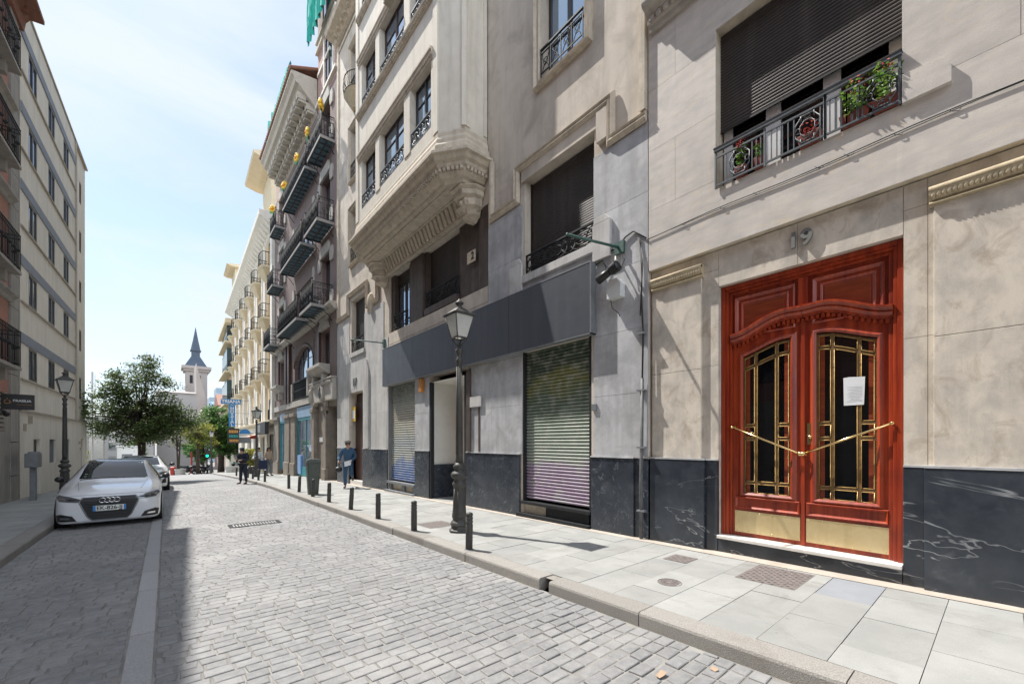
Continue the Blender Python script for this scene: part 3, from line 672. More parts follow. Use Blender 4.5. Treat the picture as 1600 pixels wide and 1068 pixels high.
for side in (0, 1):
    # t = 0 at the hinge, 1 at the meeting stile
    A, B = (2.42, 1.6) if side == 0 else (.775, 1.595)
    X = lambda t: A+(B-A)*t
    N = 22; top = [(X(i/N), 2.94+ogee(i/N)) for i in range(N+1)]
    lf = MB(FR)
    sw = .094/.82; b0, b1 = .885, .66
    zi = lambda t: 2.74+ogee(t)*.85
    # leaf: stiles, bottom rail, curved top rail
    lf.box(*sorted((X(0), X(sw))), DL-.05, DL, .325, 2.86); lf.box(*sorted((X(1-sw), X(1))), DL-.05, DL, .325, 3.0)
    lf.box(*sorted((X(sw), X(1-sw))), DL-.05, DL, .325, .87)
    n2 = 20; tt = [sw+(1-2*sw)*i/n2 for i in range(n2+1)]
    P = [(X(t), DL, zi(t)) for t in tt]+[(X(t), DL, 3.0+ogee(t)) for t in tt]
    P += [(a, DL-.05, z) for a, _, z in P]
    k = n2+1; lf.add(P, [(i, i+1, k+i+1, k+i) for i in range(n2)]+[(i, i+1, 2*k+i+1, 2*k+i) for i in range(n2)])
    tt3 = [i/8*sw for i in range(9)]
    for g in ((0, sw, 2.86), (1-sw, 1, 3.0)):
        a_, c_ = g[0], g[1]; lf.add([(X(a_), DL, g[2]), (X(c_), DL, g[2]), (X(c_), DL, 3.0+ogee(c_)), (X(a_), DL, 3.0+ogee(a_))], [(0, 1, 2, 3)])
    leaf = lf.build('door_leaf', 'wood', b)
    q = MB(FR); pr = [(-.03, 0), (-.03, .03), (-.005, .035), (.0, .055), (.03, .08), (.045, .06), (.065, .075), (.085, .095), (.105, .095), (.11, .08), (.11, 0)]
    pth = [(X(t_), 2.965+ogee(t_)) for t_ in [i/N for i in range(N+1)]]
    if side == 0: q.mould(pth[::-1], pr, DL)
    else: q.mould(pth, pr, DL)
    q.build('cornice_moulding', 'wood', leaf)
    q = MB(FR)
    for i in range(15):
        t = .05+i*.064; z = 2.885+ogee(t); q.box(X(t)-.016, X(t)+.016, DL, DL+.034, z, z+.045)
    q.build('dentils', 'wood', leaf)
    # inner moulding round the glass
    q = MB(FR); t0, t1 = sw+.01, 1-sw-.01
    pth = [(X(t0), b0), (X(t1), b0)]+[(X(t0+(t1-t0)*i/16), zi(t0+(t1-t0)*i/16)+.03) for i in range(16, -1, -1)]
    if side == 0: pth = pth[::-1]
    q.mould(pth, [(.03, -.02), (.03, .012), (.005, .03), (-.02, .012), (-.035, .0), (-.035, -.02)], DL, True)
    q.build('glazing_moulding', 'wood', leaf)
    q = MB(FR); ring(q, *sorted((X(.04), X(.96))), .70, .86, DL, .03, .028); q.build('rail_moulding', 'wood', leaf)
    # kick plate
    q = MB(FR); q.box(*sorted((X(.035), X(.965))), DL+.002, DL+.012, .375, .665); q.build('kick_plate', 'brassplate', leaf)
    q = MB(FR)
    for i in range(6):
        for z in (.395, .645):
            q.ball((X(.07+.172*i), DL+.012, z), .006, 6, 4)
    q.build('screws', 'brass', leaf)
    # glass with mahogany behind the glass edge
    g0, g1 = sw+.04, 1-sw-.04
    zg = lambda t: zi(t)-.005
    q = MB(FR); P = [(X(t0), DL-.03, b0), (X(t1), DL-.03, b0)]+[(X(t0+(t1-t0)*i/12), DL-.03, zi(t0+(t1-t0)*i/12)+.02) for i in range(12, -1, -1)]
    q.add(P, [tuple(range(len(P)))]); q.build('pane', 'glassdark', leaf)
    q = MB(FR)      # reddish inner shutter edges seen through the glass
    for a, c in ((t0+.065, t0+.13), (t1-.13, t1-.065)): q.add([(X(a), DL-.026, b0+.02), (X(c), DL-.026, b0+.02), (X(c), DL-.026, zi(c)-.03), (X(a), DL-.026, zi(a)-.03)], [(0, 1, 2, 3)])
    q.build('inner_wood_edge', 'woodpanel', leaf)
    # gilt grille
    q = MB(FR); r_ = .0095; D2 = DL-.008
    xs = [t0+.045, t0+(t1-t0)*.30, t0+(t1-t0)*.70, t1-.045]; gap = .024
    rows = [(b0+.035, b0+.15), (b0+.19, 1.93), (1.97, 2.09), (2.13, None), (None, None)]
    def cell(ta, tb, z0f, z1f):
        k = 6; ts = [ta+(tb-ta)*i/k for i in range(k+1)]
        pts = [(X(t), D2, z0f(t)) for t in ts]+[(X(t), D2, z1f(t)) for t in ts[::-1]]
        q.tube(pts, .0042, 5, True)
        pts = [(X(t+(.018 if t < (ta+tb)/2 else -.018 if t > (ta+tb)/2 else 0)), D2-.001, z0f(t)+.012) for t in ts]+[(X(t+(.018 if t < (ta+tb)/2 else -.018 if t > (ta+tb)/2 else 0)), D2-.001, z1f(t)-.012) for t in ts[::-1]]
    c_ = lambda z: (lambda t: z)
    topz = lambda t: zi(t)-.045; topz2 = lambda t: zi(t)-.165; topz3 = lambda t: zi(t)-.205
    for ci in range(3):
        a, c = xs[ci]+.022, xs[ci+1]-.022
        if ci == 1: segs = [(c_(b0+.035), c_(b0+.15)), (c_(b0+.19), topz3), (topz2, topz)]
        else: segs = [(c_(b0+.035), c_(b0+.15)), (c_(b0+.19), c_(1.60 if 0 else 1.62)), (c_(1.66), c_(1.80)), (c_(1.84), topz3), (topz2, topz)]
        for z0f, z1f in segs: cell(a, c, z0f, z1f)
    q.build('gilded_grille', 'gilt', leaf); q = MB(FR)
    for ti in xs:      # flat uprights between the cells
        pts0 = (X(ti)-.015, X(ti)+.015); q.box(*pts0, D2-.004, D2-.001, b0+.02, topz(ti)+.03)
    for z, cc in ((b0+.17, (0, 1, 2)), (1.64, (0, 2)), (1.82, (0, 2))):
        for ci in cc: q.box(*sorted((X(xs[ci])+(.016 if side else -.016), X(xs[ci+1])-(.016 if side else -.016))), D2-.004, D2-.001, z-.013, z+.013)
    for (z) in (b0+.012,): q.box(*sorted((X(xs[0]), X(xs[3]))), D2-.005, D2-.0012, z-.004, z+.014)
    kk = 10
    for zf in (lambda t: topz(t)+.014, lambda t: topz2(t)-.02):
        P = []
        for i in range(kk+1):
            t = xs[0]+(xs[3]-xs[0])*i/kk; P += [(X(t), D2-.0045, zf(t)-.012), (X(t), D2-.0045, zf(t)+.012)]
        q.add(P, [(2*i, 2*i+2, 2*i+3, 2*i+1) for i in range(kk)])
    z = b0+.08
    while z < 2.65:
        for ti in xs: q.box(X(ti)-.008, X(ti)+.008, D2-.001, D2+.005, z, z+.016)
        z += .19
    q.build('bronze_bars', 'giltflat', leaf)
    # slanting brass push bar
    q = MB(FR); e0, e1 = (X(.02 if side == 0 else .0), DL+.075, 1.80), (X(.985), DL+.075, 1.455)
    q.tube([e0, e1], .0125, 10)
    for e in (e0, e1):
        q.ball(e, .021, 10, 6); q.tube([(e[0], DL, e[2]), (e[0], e[1], e[2])], .011, 8)
        pass
        q.box(e[0]-.02, e[0]+.02, DL+.001, DL+.008, e[2]-.02, e[2]+.02)
    e = e1; q.ball((e[0], e[1], e[2]), .028, 12, 8)
    q.build('push_bar', 'brass', leaf)
    if side == 1:
        q = MB(FR); q.box(1.50, 1.555, DL+.001, DL+.009, 1.57, 1.83); q.tube([(1.527, DL+.005, 1.66), (1.527, DL+.022, 1.66)], .02, 12); q.build('lock_plate', 'brass', leaf)
        q = MB(FR); q.add([(1.02, D2+.008, 2.02), (1.2, D2+.008, 2.02), (1.205, D2+.008, 2.34), (1.15, D2+.009, 2.345), (1.01, D2+.008, 2.335)], [(0, 1, 2, 3, 4)]).box(1.03, 1.19, D2+.0081, D2+.0084, 2.25, 2.254)
        pp = q.build('paper_notice', 'paper', leaf)
        q = MB(FR)
        for k in range(11): q.box(1.035+(.02 if k == 2 else 0), 1.175-(k*37 % 5)*.009, D2+.0085, D2+.0088, 2.06+k*.0165, 2.0635+k*.0165)
        q.build('printed_lines', M('faint_print', (.35, .36, .4)), pp)
MB(FR).box(1.597-.02, 1.597+.018, DL, DL+.02, .325, 3.12).build('meeting_bead', 'wood', b, .004)
# upper window: reveal, shutter, window behind, railing
a = window(b, FR, .70, 2.54, 5.075, 7.25, -.22, 'whiteframe', 'glassdark', 3, None, .11)
roller(b, FR, .685, 2.555, 5.93, 7.26, -.15, 'shutter', .043)
MB(FR).box(.685, 2.555, -.165, -.145, 5.9, 5.928).build('shutter_rail', 'frame', b)
q = MB(FR)
for a_, c_ in ((.78, 1.22), (1.38, 1.82), (1.98, 2.42)): q.quad((a_, -.274, 5.1), (c_, -.274, 5.1), (c_, -.274, 5.5), (a_, -.274, 5.5))
q.build('curtain', 'curtain', b)
q = MB(FR); s0, s1, z0, z1 = .685, 2.555, 5.09, 5.58; D = .03
q.box(s0-.005, s1+.005, D-.025, D+.025, z1-.02, z1+.012)
iz = z1-.11
MB(FR).box(s0-.01, s1+.01, D-.03, D+.03, z1+.013, z1+.03).build('handrail', 'iron', b)
q.box(s0, s1, D-.01, D+.01, iz, iz+.02).box(s0, s1, D-.01, D+.01, z0, z0+.02)
for x in (s0, s0+.62-.0, 1.31, 1.93, s1-.022): q.box(x, x+.022, D-.011, D+.011, z0-.03, z1-.02)
for x in [s0+.30+k*.045 for k in range(6)]+[1.02, 1.07, 1.12, 1.17, 1.22, 1.27]+[1.36, 1.62, 1.68, 1.74, 1.8, 1.86]+[1.98, 2.03, 2.08, 2.4]: q.box(x, x+.012, D-.006, D+.006, z0+.02, iz)
for cx in (.835, 1.49, 2.24):
    w_, h_ = .12, (iz-z0)*.5-.02; zc = (iz+z0+.02)/2
    oc = lambda k, r1, r2: [(cx+r1*x_, D, zc+r2*z_) for x_, z_ in ((-1, -.45), (-.45, -1), (.45, -1), (1, -.45), (1, .45), (.45, 1), (-.45, 1), (-1, .45))]
    q.tube(oc(0, w_, h_*.93), .0085, 5, True); q.tube(oc(0, w_*.6, h_*.55), .0075, 5, True)
    for sx in (-1, 1):
        q.tube([(cx+sx*w_*.55, D, zc-h_), (cx+sx*w_*.55, D, zc-h_*.6)], .008, 5); q.tube([(cx+sx*w_*.55, D, zc+h_), (cx+sx*w_*.55, D, zc+h_*.6)], .008, 5)
        q.tube([(cx+sx*w_*(.8+.2*math.cos(k*.9)), D, zc+.035*math.sin(k*.9)) for k in range(7)], .006, 4, True)
        q.tube([(cx+.03*math.cos(k*.9), D, zc+sx*h_*.78+.022*math.sin(k*.9)) for k in range(7)], .006, 4, True)
q.box(s0, s0+.01, -.1, D, z0-.03, z1-.02)
q.build('window_railing', 'irongrey', b)
q = MB(FR)
q.plate([(.675, 5.05), (.33, 5.05), (.33, 5.2), (.345, 5.26), (.38, 5.30), (.45, 5.325), (.675, 5.34)], .001, .05)
if 0: q.add([(.34, .0, 5.02), (.34, .05, 5.02), (.34, .05, 5.22), (.34, .045, 5.28), (.34, .025, 5.335), (.34, .0, 5.36),
       (.60, .0, 5.02), (.60, .05, 5.02), (.60, .05, 5.22), (.60, .045, 5.28), (.60, .025, 5.335), (.60, .0, 5.36)],
      [(0, 1, 2, 3, 4, 5), (6, 7, 8, 9, 10, 11)]+[(i, i+1, i+7, i+6) for i in range(5)])
q.build('scroll_bracket', 'lime', b)
# upper cornice
q = MB(FR); q.extr([(0, 7.93), (.05, 7.93), (.06, 8.0), (.1, 8.02), (.11, 8.1), (.17, 8.16), (.25, 8.19), (.27, 8.24), (.27, 8.3), (.22, 8.34), (0, 8.36)], -6, 3.55)
x = 3.5
while x > -4: q.box(x-.07, x, .06, .14, 8.03, 8.1); x -= .12
q.build('cornice', 'stone3', b)
window(b, FR, .74, 2.48, 8.92, 10.88, -.2)
# the number 19
t = thing('house_number', 'steel numerals 19 fixed to the stone lintel over the red door', 'number', (5.88, 1.57, 4.03))
text('1', .26, FR(1.655, LD+.03, 4.04), (0, -1, 0), (0, 0, 1), 'num', 'numeral', t, .03, bold=.006)
text('9', .26, FR(1.52, LD+.03, 4.035), (0, -1, 0), (0, 0, 1), 'num', 'numeral', t, .03, bold=.006)
# plants in pots behind the railing
def plant(root, c, r, h, n, mat, leaf=.03, rnd=None, name='foliage', flat=.3):
    q = MB(); rnd = rnd or random
    for _ in range(n):
        a = rnd.uniform(0, 6.28); u = rnd.random()**.5; z = rnd.random()
        p = Vector((c[0]+r*u*math.cos(a)*(.6+.4*z), c[1]+r*u*math.sin(a)*(.6+.4*z), c[2]+h*z))
        x = Vector((rnd.gauss(0, 1), rnd.gauss(0, 1), rnd.gauss(0, flat))).normalized()*leaf*rnd.uniform(.6, 1.3)
        y = x.cross(Vector((rnd.gauss(0, 1), rnd.gauss(0, 1), rnd.gauss(0, 1)))).normalized()*leaf*rnd.uniform(.5, 1)
        q.add([p-x, p+y*.8, p+x, p-y*.8], [(0, 1, 2, 3)])
    return q.build(name, mat, root, recalc=False)
rnd = random.Random(4)
for (s, w, h, red, lab) in ((2.24, .07, .26, 9, 'potted geranium with red blooms at the left end of the window railing'), (2.02, .06, .17, 2, 'short potted plant with pale buds, second from the left on the window ledge'),
                            (1.48, .12, .04, 5, 'wide terracotta trough with a few red blooms behind the railing centre'), (1.06, .14, .26, 4, 'terracotta pot with bright green leafy plant right of the railing centre'),
                            (.80, .13, .30, 4, 'large terracotta pot overflowing with geranium at the right end of the window ledge')):
    t = thing('flower_pot', lab, 'potted plant', tuple(FR(s, -.03, 5.08)), 'potted plants on the window ledge')
    hh = .15; q = MB()
    c = FR(s, -.03, 5.08); q.prism([(c.x+.05*x, c.y+w*.75*y) for x, y in ((-1, -1), (1, -1), (1, 1), (-1, 1))], 5.08, 5.08+hh, [(c.x+.062*x, c.y+w*y) for x, y in ((-1, -1), (1, -1), (1, 1), (-1, 1))])
    q.build('pot', 'pot', t, .008)
    if h > .1: plant(t, (c.x-.02, c.y, 5.2), w*1.1, h*1.15, int(1800*w), 'leafpot', .024, rnd)
    plant(t, (c.x-.03, c.y, 5.2+h*.95), w*.9, .1, red*9, 'petal', .016, rnd, 'blooms')

# ------------------------------------------------------------------ building with the bay window
b2 = thing('apartment_building', 'beige and grey stone building with projecting bay window above shuttered shops', 'building', (5.8, 11.3, gz(11.3)))
S0, S1 = 3.6, 18.98; ZT = 19.3
WR1 = (4.68, 6.52, 5.07, 7.1); WR2 = (4.88, 6.02, 8.9, 11.0); WR3 = (4.88, 6.02, 12.3, 14.3); WR4 = (4.88, 6.02, 15.7, 17.6)
ML = lambda h: (22.58-h[1]-.35, 22.58-h[0]-.35, h[2], h[3])
WL1 = (15.72, 17.2, 5.2, 7.35); WL2 = (16.1, 17.2, 8.9, 11.0); WL3 = (16.1, 17.2, 12.3, 14.3); WL4 = (16.1, 17.2, 15.7, 17.6)
UB = (7.82, 13.48, 4.9, 7.22)
GR = (4.74, 6.6, -.3, 3.5); GM = (8.72, 10.63, -.3, 3.5); GL = (11.54, 13.53, -.3, 3.5); GD = (15.87, 17.42, -.3, 3.6)
HB = [(8.9, 13.3, 8.6, 19)]
q = MB(FR); q.sheet(S0, S1, -.3, ZT, -.02, [WR1, WR2, WR3, WR4, WL1, WL2, WL3, WL4, UB, GR, GM, GL, GD]+HB, .33)
q.box(S0, S1, -9, -1.2, -.3, ZT)
for s in (S0, S1): q.quad((s, -.02, -.3), (s, -1.2, -.3), (s, -1.2, ZT), (s, -.02, ZT))
q.quad((S0, -.02, ZT), (S1, -.02, ZT), (S1, -1.2, ZT), (S0, -1.2, ZT))
q.build('wall', 'render', b2)
MB(FR).box(S0+.3, S1-.3, -8, -1.5, ZT, 23).build('attic_storey', 'pink', b2)
# grey stone facing up to the first floor
q = MB(FR)
q.clad(3.6, 4.68, 1.34, 6.62, 0, 1.08, 1.05, (), .005, .02, 0)
q.clad(6.6, 7.8, 3.45, 6.66, 0, 1.3, 1.05, (WR1,), .005, .02, 0).clad(4.68, 6.6, 4.75, 5.07, 0, 1.92, .5, (), .005, .02, 0)
q.clad(6.6, 8.72, 1.34, 3.45, 0, 1.06, 1.05, (), .005, .02, 0)
q.clad(10.63, 11.54, 1.34, 3.5, 0, .92, 1.1, (), .005, .02, 0)
q.build('grey_stone_facing', 'grey', b2, split=.2)
q = MB(FR)
q.clad(13.53, 15.87, 1.34, 5.2, 0, 1.0, 1.3, (), .005, .02, 0).clad(17.42, 18.98, 1.34, 6.7, 0, 1.6, 1.3, (), .005, .02, 0).clad(15.87, 17.42, 3.6, 5.2, 0, 1.6, 1.6, (), .005, .02, 0)
q.clad(13.9, 15.72, 5.2, 6.5, 0, 1.0, 1.3, (), .005, .02, 0)
q.box(15.2, 15.62, .0, .06, 1.36, 4.3); q.prism([(15.2, 0), (15.62, 0), (15.62, .06), (15.2, .06)], 4.3, 4.7, [(15.4, 0), (15.62, 0), (15.62, .06), (15.4, .06)])
q.build('pale_stone_facing', 'greylt', b2, split=.2)
q = MB(FR)
for a, c, d in ((3.85, 4.72, .02), (6.66, 8.70, .02), (10.63, 11.52, .02), (13.57, 15.87, .02), (17.42, 18.96, .02)): q.box(a, c, -.3, d, -.3, 1.33)
q.box(3.6, 3.85, -.3, -.01, -.3, 1.33)
q.build('marble_base', 'marble2', b2, .004, split=.1)
q = MB(FR)
for a, c in ((3.85, 4.73), (6.65, 8.71), (10.62, 11.53), (13.56, 15.88), (17.41, 18.97)): q.box(a, c, 0, .035, 1.331, 1.352)
q.build('base_cap', 'grey', b2, split=.1)
# stepped mouldings round the window fields
PR = [(-.02, 0), (-.02, .03), (.03, .075), (.07, .05), (.10, .085), (.15, .03), (.15, 0)]
q = MB(FR)
q.mould([(3.62, 6.66), (4.36, 6.66), (4.36, 7.36), (6.68, 7.36), (6.68, 6.72), (7.70, 6.72), (7.70, 8.05)], PR)
q.mould([(18.9, 6.85), (17.9, 6.85), (17.9, 6.85), (17.45, 6.85), (17.45, 7.55), (15.5, 7.55), (15.5, 6.75), (14.35, 6.75), (14.35, 8.0)][::1] if 0 else [(14.35, 8.0), (14.35, 6.65), (15.5, 6.65), (15.5, 7.55), (17.45, 7.55), (17.45, 6.85), (18.95, 6.85)], PR)
q.mould([(3.75, 18.5), (3.75, 6.9)], PR) if 0 else None
q.box(3.62, 3.72, -.02, .07, 6.82, 19.2)
q.mould([(4.66, 7.08), (4.66, 5.07)], [(0, -.02), (.05, .02), (.1, .0), (.1, -.02)]) if 0 else None
for w in (WR2, WR3, WR4, WL2, WL3, WL4): q.mould([(w[0], w[2]), (w[1], w[2]), (w[1], w[3]), (w[0], w[3])], [(-.16, -.02), (-.16, .07), (-.13, .09), (-.09, .03), (-.03, .05), (0, .0), (0, -.02)], 0, True)
q.box(18.75, 18.95, -.02, .03, 6.9, 19)
q.build('window_moulding', 'mould', b2, split=.05)
q = MB(FR); q.box(4.36, 4.58, -.02, .06, 6.8, 7.33).box(4.6, 6.6, -.02, .02, 7.1, 7.34); q.build('moulding_block', 'render', b2, split=.01)
q = MB(FR)      # curved stone aprons beside the low windows
for a, c in ((4.28, 4.66), (6.56, 6.95)): q.box(a, c, .001, .06, 4.75, 5.38).prism([(a, .001), (c, .001), (c, .06), (a, .06)], 5.38, 5.5, [(a+.1, .001), (c-.08, .001), (c-.08, .06), (a+.1, .06)])
q.box(4.66, 6.56, -.02, .05, 4.94, 5.1); q.build('window_apron', 'greylt', b2, .008, split=.03)
# right column windows
roller(b2, FR, 4.70, 6.5, 5.1, 7.08, -.2, 'shutter', .045)
MB(FR).box(4.68, 4.70, -.3, -.18, 5.1, 7.1).box(6.5, 6.52, -.3, -.18, 5.1, 7.1).build('shutter_guide', 'frame', b2)
scrolls(MB(FR), 4.7, 6.5, 5.11, 5.53, -.04, .011).build('window_railing', 'iron', b2)
for w in (WR2, WR3, WR4, WL2, WL3, WL4):
    window(b2, FR, w[0]+.01, w[1]-.01, w[2]+.01, w[3]-.01, -.22, 'frame', 'glasssky', 2, (w[2]+.75,), .06)
    q = MB(FR); z = w[2]+.02; s0, s1 = w[0]+.02, w[1]-.02; D = .02
    q.box(s0, s1, D-.02, D+.02, z+.52, z+.55).box(s0, s1, D-.01, D+.01, z+.44, z+.455).box(s0, s1, D-.01, D+.01, z+.05, z+.07)
    for k in range(5): q.box(s0+k*(s1-s0-.015)/4, s0+k*(s1-s0-.015)/4+.015, D-.0095, D+.0095, z, z+.52)
    for k in range(4):
        c = s0+(k+.5)*(s1-s0)/4
        for sg in (-1, 1): q.tube([(c+sg*.09*math.cos(t_/8*math.pi*1.2), D, z+.07+.37*t_/8) for t_ in range(9)], .008, 5)
        q.tube([(c+.06*math.cos(t_*.7), D, z+.25+.07*math.sin(t_*.7)) for t_ in range(9)], .007, 5, True)
    q.build('window_railing', 'iron', b2)
# left column, first floor
roller(b2, FR, 15.74, 17.18, 5.22, 7.33, -.2, 'shutter', .045)
scrolls(MB(FR), 15.74, 17.18, 5.25, 5.75, -.02, .011).build('window_railing', 'iron', b2)
q = MB(FR); q.box(15.66, 17.26, -.02, .05, 5.03, 5.19); q.build('window_sill', 'greylt', b2)
q = MB(FR); q.lathe(15.02, .0, [(.02, 6.35), (.13, 6.45), (.16, 6.75), (.12, 7.0), (.04, 7.1)], 10); q.build('stone_drop', 'mould', b2)
# recess under the bay
q = MB(FR); q.quad((7.82, -.35, 4.9), (13.48, -.35, 4.9), (13.48, -.35, 7.22), (7.82, -.35, 7.22))
for a, c, d in ((7.83, 8.2, -.02), (8.25, 9.19, -.1), (10.98, 12.1, -.1), (10.98+.12, 11.9, -.03), (13.2, 13.47, -.1)): q.box(a, c, -.34, d, 4.91, 7.2)
q.box(7.83, 13.47, -.34, -.04, 4.72, 4.905) if 0 else None
q.build('brown_stone_pier', 'brown', b2, split=.001)
q = MB(FR); q.box(7.83, 13.47, -.3, -.015, 4.905, 5.28); q.build('window_sill', 'render', b2)
MB(FR).box(9.2, 10.97, -.3, .0, 5.3, 5.48).build('window_sill', 'brown', b2)
roller(b2, FR, 9.2, 10.97, 5.48, 7.2, -.24, 'shutter', .045)
scrolls(MB(FR), 9.2, 10.97, 5.5, 5.98, -.08, .011).build('window_railing', 'iron', b2)
window(b2, FR, 12.11, 13.19, 5.33, 6.85, -.24, 'frame', 'glasssky', 2, None, .06)
MB(FR).box(12.11, 13.19, -.3, -.22, 6.86, 7.2).build('shutter_box', 'frame', b2)
scrolls(MB(FR), 12.12, 13.18, 5.35, 5.8, -.06, .011).build('window_railing', 'iron', b2)
# ---- bay
bay = [(7.85, 0), (7.85, .62), (8.38, 1.0), (13.72, 1.0), (14.25, .62), (14.25, 0)]
def grow(k): return [(7.85-k, 0), (7.85-k, .62+k*.4), (8.38-k*.4, 1.0+k), (13.72+k*.4, 1.0+k), (14.25+k, .62+k*.4), (14.25+k, 0)]
q = MB(FR)
FL0, FH = 9.02, 3.1
WB = [(8.72, 9.78), (10.15, 11.75), (12.08, 13.24)]
holes = [(a, c, FL0+FH*k+.02, FL0+FH*k+1.58+.02*k*0) for k in range(3) for a, c in WB]
q.sheet(8.38, 13.72, 8.3, 19.2, 1.0, holes, .17)
for (p0, p1) in ((bay[0], bay[1]), (bay[1], bay[2]), (bay[3], bay[4]), (bay[4], bay[5])): q.quad((*p0, 8.3), (*p1, 8.3), (*p1, 19.2), (*p0, 19.2))
q.add([(*p, 19.2) for p in bay], [tuple(range(6))])
by = q.build('bay_window', 'rendlt', b2)
q = MB(FR)      # pilaster strips on the shaded side
for s, d in ((7.85, .02), (7.85, .5)): q.box(s-.03, s+.03, d, d+.08, 8.75, 19)
q.prism([(7.80, .60), (7.86, .70), (7.93, .66), (7.88, .56)], 8.75, 19)
q.box(8.38, 8.60, 1.0, 1.025, 8.75, 19).box(13.5, 13.72, 1.0, 1.025, 8.75, 19)
for k in range(3):
    for a, c in ((9.80, 10.13), (11.77, 12.06)): q.box(a, c, 1.0, 1.02, FL0+FH*k, FL0+FH*k+1.55)
q.build('pilaster_strip', 'rendlt', by, split=.01)
def lay(q, prof):       # stack of grown polygons as mouldings
    for (k0, z0), (k1, z1) in zip(prof, prof[1:]):
        A, B = grow(k0), grow(k1)
        for i in range(5): q.quad((*A[i], z0), (*A[i+1], z0), (*B[i+1], z1), (*B[i], z1))
q = MB(FR)
prof = [(-.32, 7.62), (-.20, 7.62), (-.18, 7.68), (-.10, 7.70), (-.02, 7.78), (-.02, 7.86), (.04, 7.88), (.06, 7.95), (.13, 7.99), (.17, 8.07), (.235, 8.09), (.235, 8.15), (.20, 8.17), (.12, 8.20), (.10, 8.36), (.05, 8.44), (.05, 8.52), (.02, 8.6), (.02, 8.68), (0, 8.72)]
lay(q, prof)
q.add([(*p, 7.62) for p in grow(-.32)], [tuple(range(6))])
G = grow(-.02)
for i in range(5):
    p0, p1 = Vector(G[i]), Vector(G[i+1]); Ln = (p1-p0).length; n = max(1, int(Ln/.1)); t = (p1-p0)/Ln
    nn = Vector((t.y, -t.x)); nn = -nn if nn.dot(Vector(((p0+p1)/2))-Vector((11.05, .3))) < 0 else nn
    for k in range(n):
        c = p0+t*(Ln*(k+.5)/n); e = t*.03; w = nn*.05
        pts = [c-e, c+e, c+e+w*1.5, c-e+w*1.5]; q.prism([tuple(x) for x in pts], 7.785, 7.86)
q.build('bay_base_cornice', 'mould', by)
q = MB(FR)      # inner soffit frame and fluted band against the wall
q.box(8.35, 13.75, .02, .14, 7.2, 7.27)
x = 8.6
while x < 13.6: q.prism([(x, .0), (x+.12, .0), (x+.12, .16), (x, .16)], 7.27, 7.6, [(x, .0), (x+.12, .0), (x+.12, .3), (x, .3)]); x += .2
q.box(8.6, 13.6, .0, .10, 7.27, 7.6)
q.box(8.5, 13.6, .66, .70, 7.585, 7.62).box(8.5, 13.6, .32, .36, 7.585, 7.62)
q.build('soffit_mouldings', 'mould', by)
CB = [(7.62, .43), (7.58, .45), (7.54, .39), (7.42, .38), (7.38, .32), (7.22, .30), (7.19, .34), (7.15, .26), (7.04, .22), (7.02, .25), (6.98, .15), (6.92, .07)]
for c in (8.34, 13.76):
    q = MB(FR)
    for (z1, r1), (z0, r0) in zip(CB, CB[1:]):
        oc = lambda r: [(c+r*x, max(0, r*1.45*y)) for x, y in ((-1, 0), (-1, .42), (-.5, .9), (.5, .9), (1, .42), (1, 0))]
        q.prism(oc(r0), z0, z1, oc(r1))
    for k in range(5):
        a = math.pi*(k+.5)/5; q.tube([(c+.33*math.cos(a), .42*math.sin(a), 7.33), (c+.24*math.cos(a), .30*math.sin(a), 7.12)], [.06, .045], 8); q.ball((c+.2*math.cos(a), .26*math.sin(a), 7.05), .05, 8, 5)
    q.build('bay_corbel', 'mould', by, .012)
for k in range(3):
    zf = FL0+FH*k
    for a, c in WB:
        window(by, FR, a+.01, c-.01, zf+.03, zf+1.58, .86, 'framebr' if a > 9 else 'frame', 'glasssky', 2, (zf+.62, zf+1.1), .05)
        q = MB(FR); scrolls(q, a+.01, c-.01, zf+.02, zf+.45, .985, .012)
        q.build('window_railing', 'irongrey', by)
    q = MB(FR)
    if k: q.extr([(1.0, zf-.14), (1.04, zf-.14), (1.06, zf-.09), (1.11, zf-.05), (1.12, zf), (1.0, zf+.02)], 8.6, 13.5)
    zt_ = zf+1.58
    q.extr([(1.0, zt_+.01), (1.02, zt_+.01), (1.03, zt_+.07), (1.055, zt_+.1), (1.06, zt_+.15), (1.09, zt_+.19), (1.09, zt_+.24), (1.0, zt_+.26)], 8.6, 13.5)
    x = 8.62
    while x < 13.45:
        q.box(x, x+.035, 1.03, 1.065, zt_+.075, zt_+.105)
        if k: q.box(x, x+.04, 1.04, 1.085, zf-.115, zf-.07)
        x += .075
    q.build('window_cornice', 'mould', by)
# small lion-like console of plain scrolls above
q = MB(FR); q.ball((10.9, 1.2, FL0+FH+1.75), .14, 10, 6).box(10.75, 11.05, 1.0, 1.2, FL0+FH+1.6, FL0+FH+1.72); q.build('console', 'mould', by)
# shops
roller(b2, FR, 4.80, 6.56, .40, 3.5, -.1, 'rollR', .066, bow=.024)
q = MB(FR); q.box(4.74, 4.80, -.2, -.03, .3, 3.5).box(6.56, 6.6, -.2, -.03, .3, 3.5).box(4.74, 6.62, -.3, .03, .3, .355).box(4.74, 6.7, -.25, .08, gz(5)-.1, .105); q.build('shutter_guides', 'iron', b2)
MB(FR).box(4.80, 5.9, -.25, -.02, .1, .3).build('sill_panel', 'iron', b2); MB(FR).box(5.9, 6.6, -.25, -.06, .1, .3).build('sill_panel', 'mould', b2)
roller(b2, FR, 11.6, 13.46, .33, 3.5, -.1, 'rollL', .075, bow=.026)
q = MB(FR); q.box(11.54, 11.6, -.2, -.03, .2, 3.5).box(13.46, 13.53, -.2, -.03, .2, 3.5).box(11.54, 13.55, -.3, .04, .22, .29).box(11.5, 13.6, -.25, .1, -.3, .0)
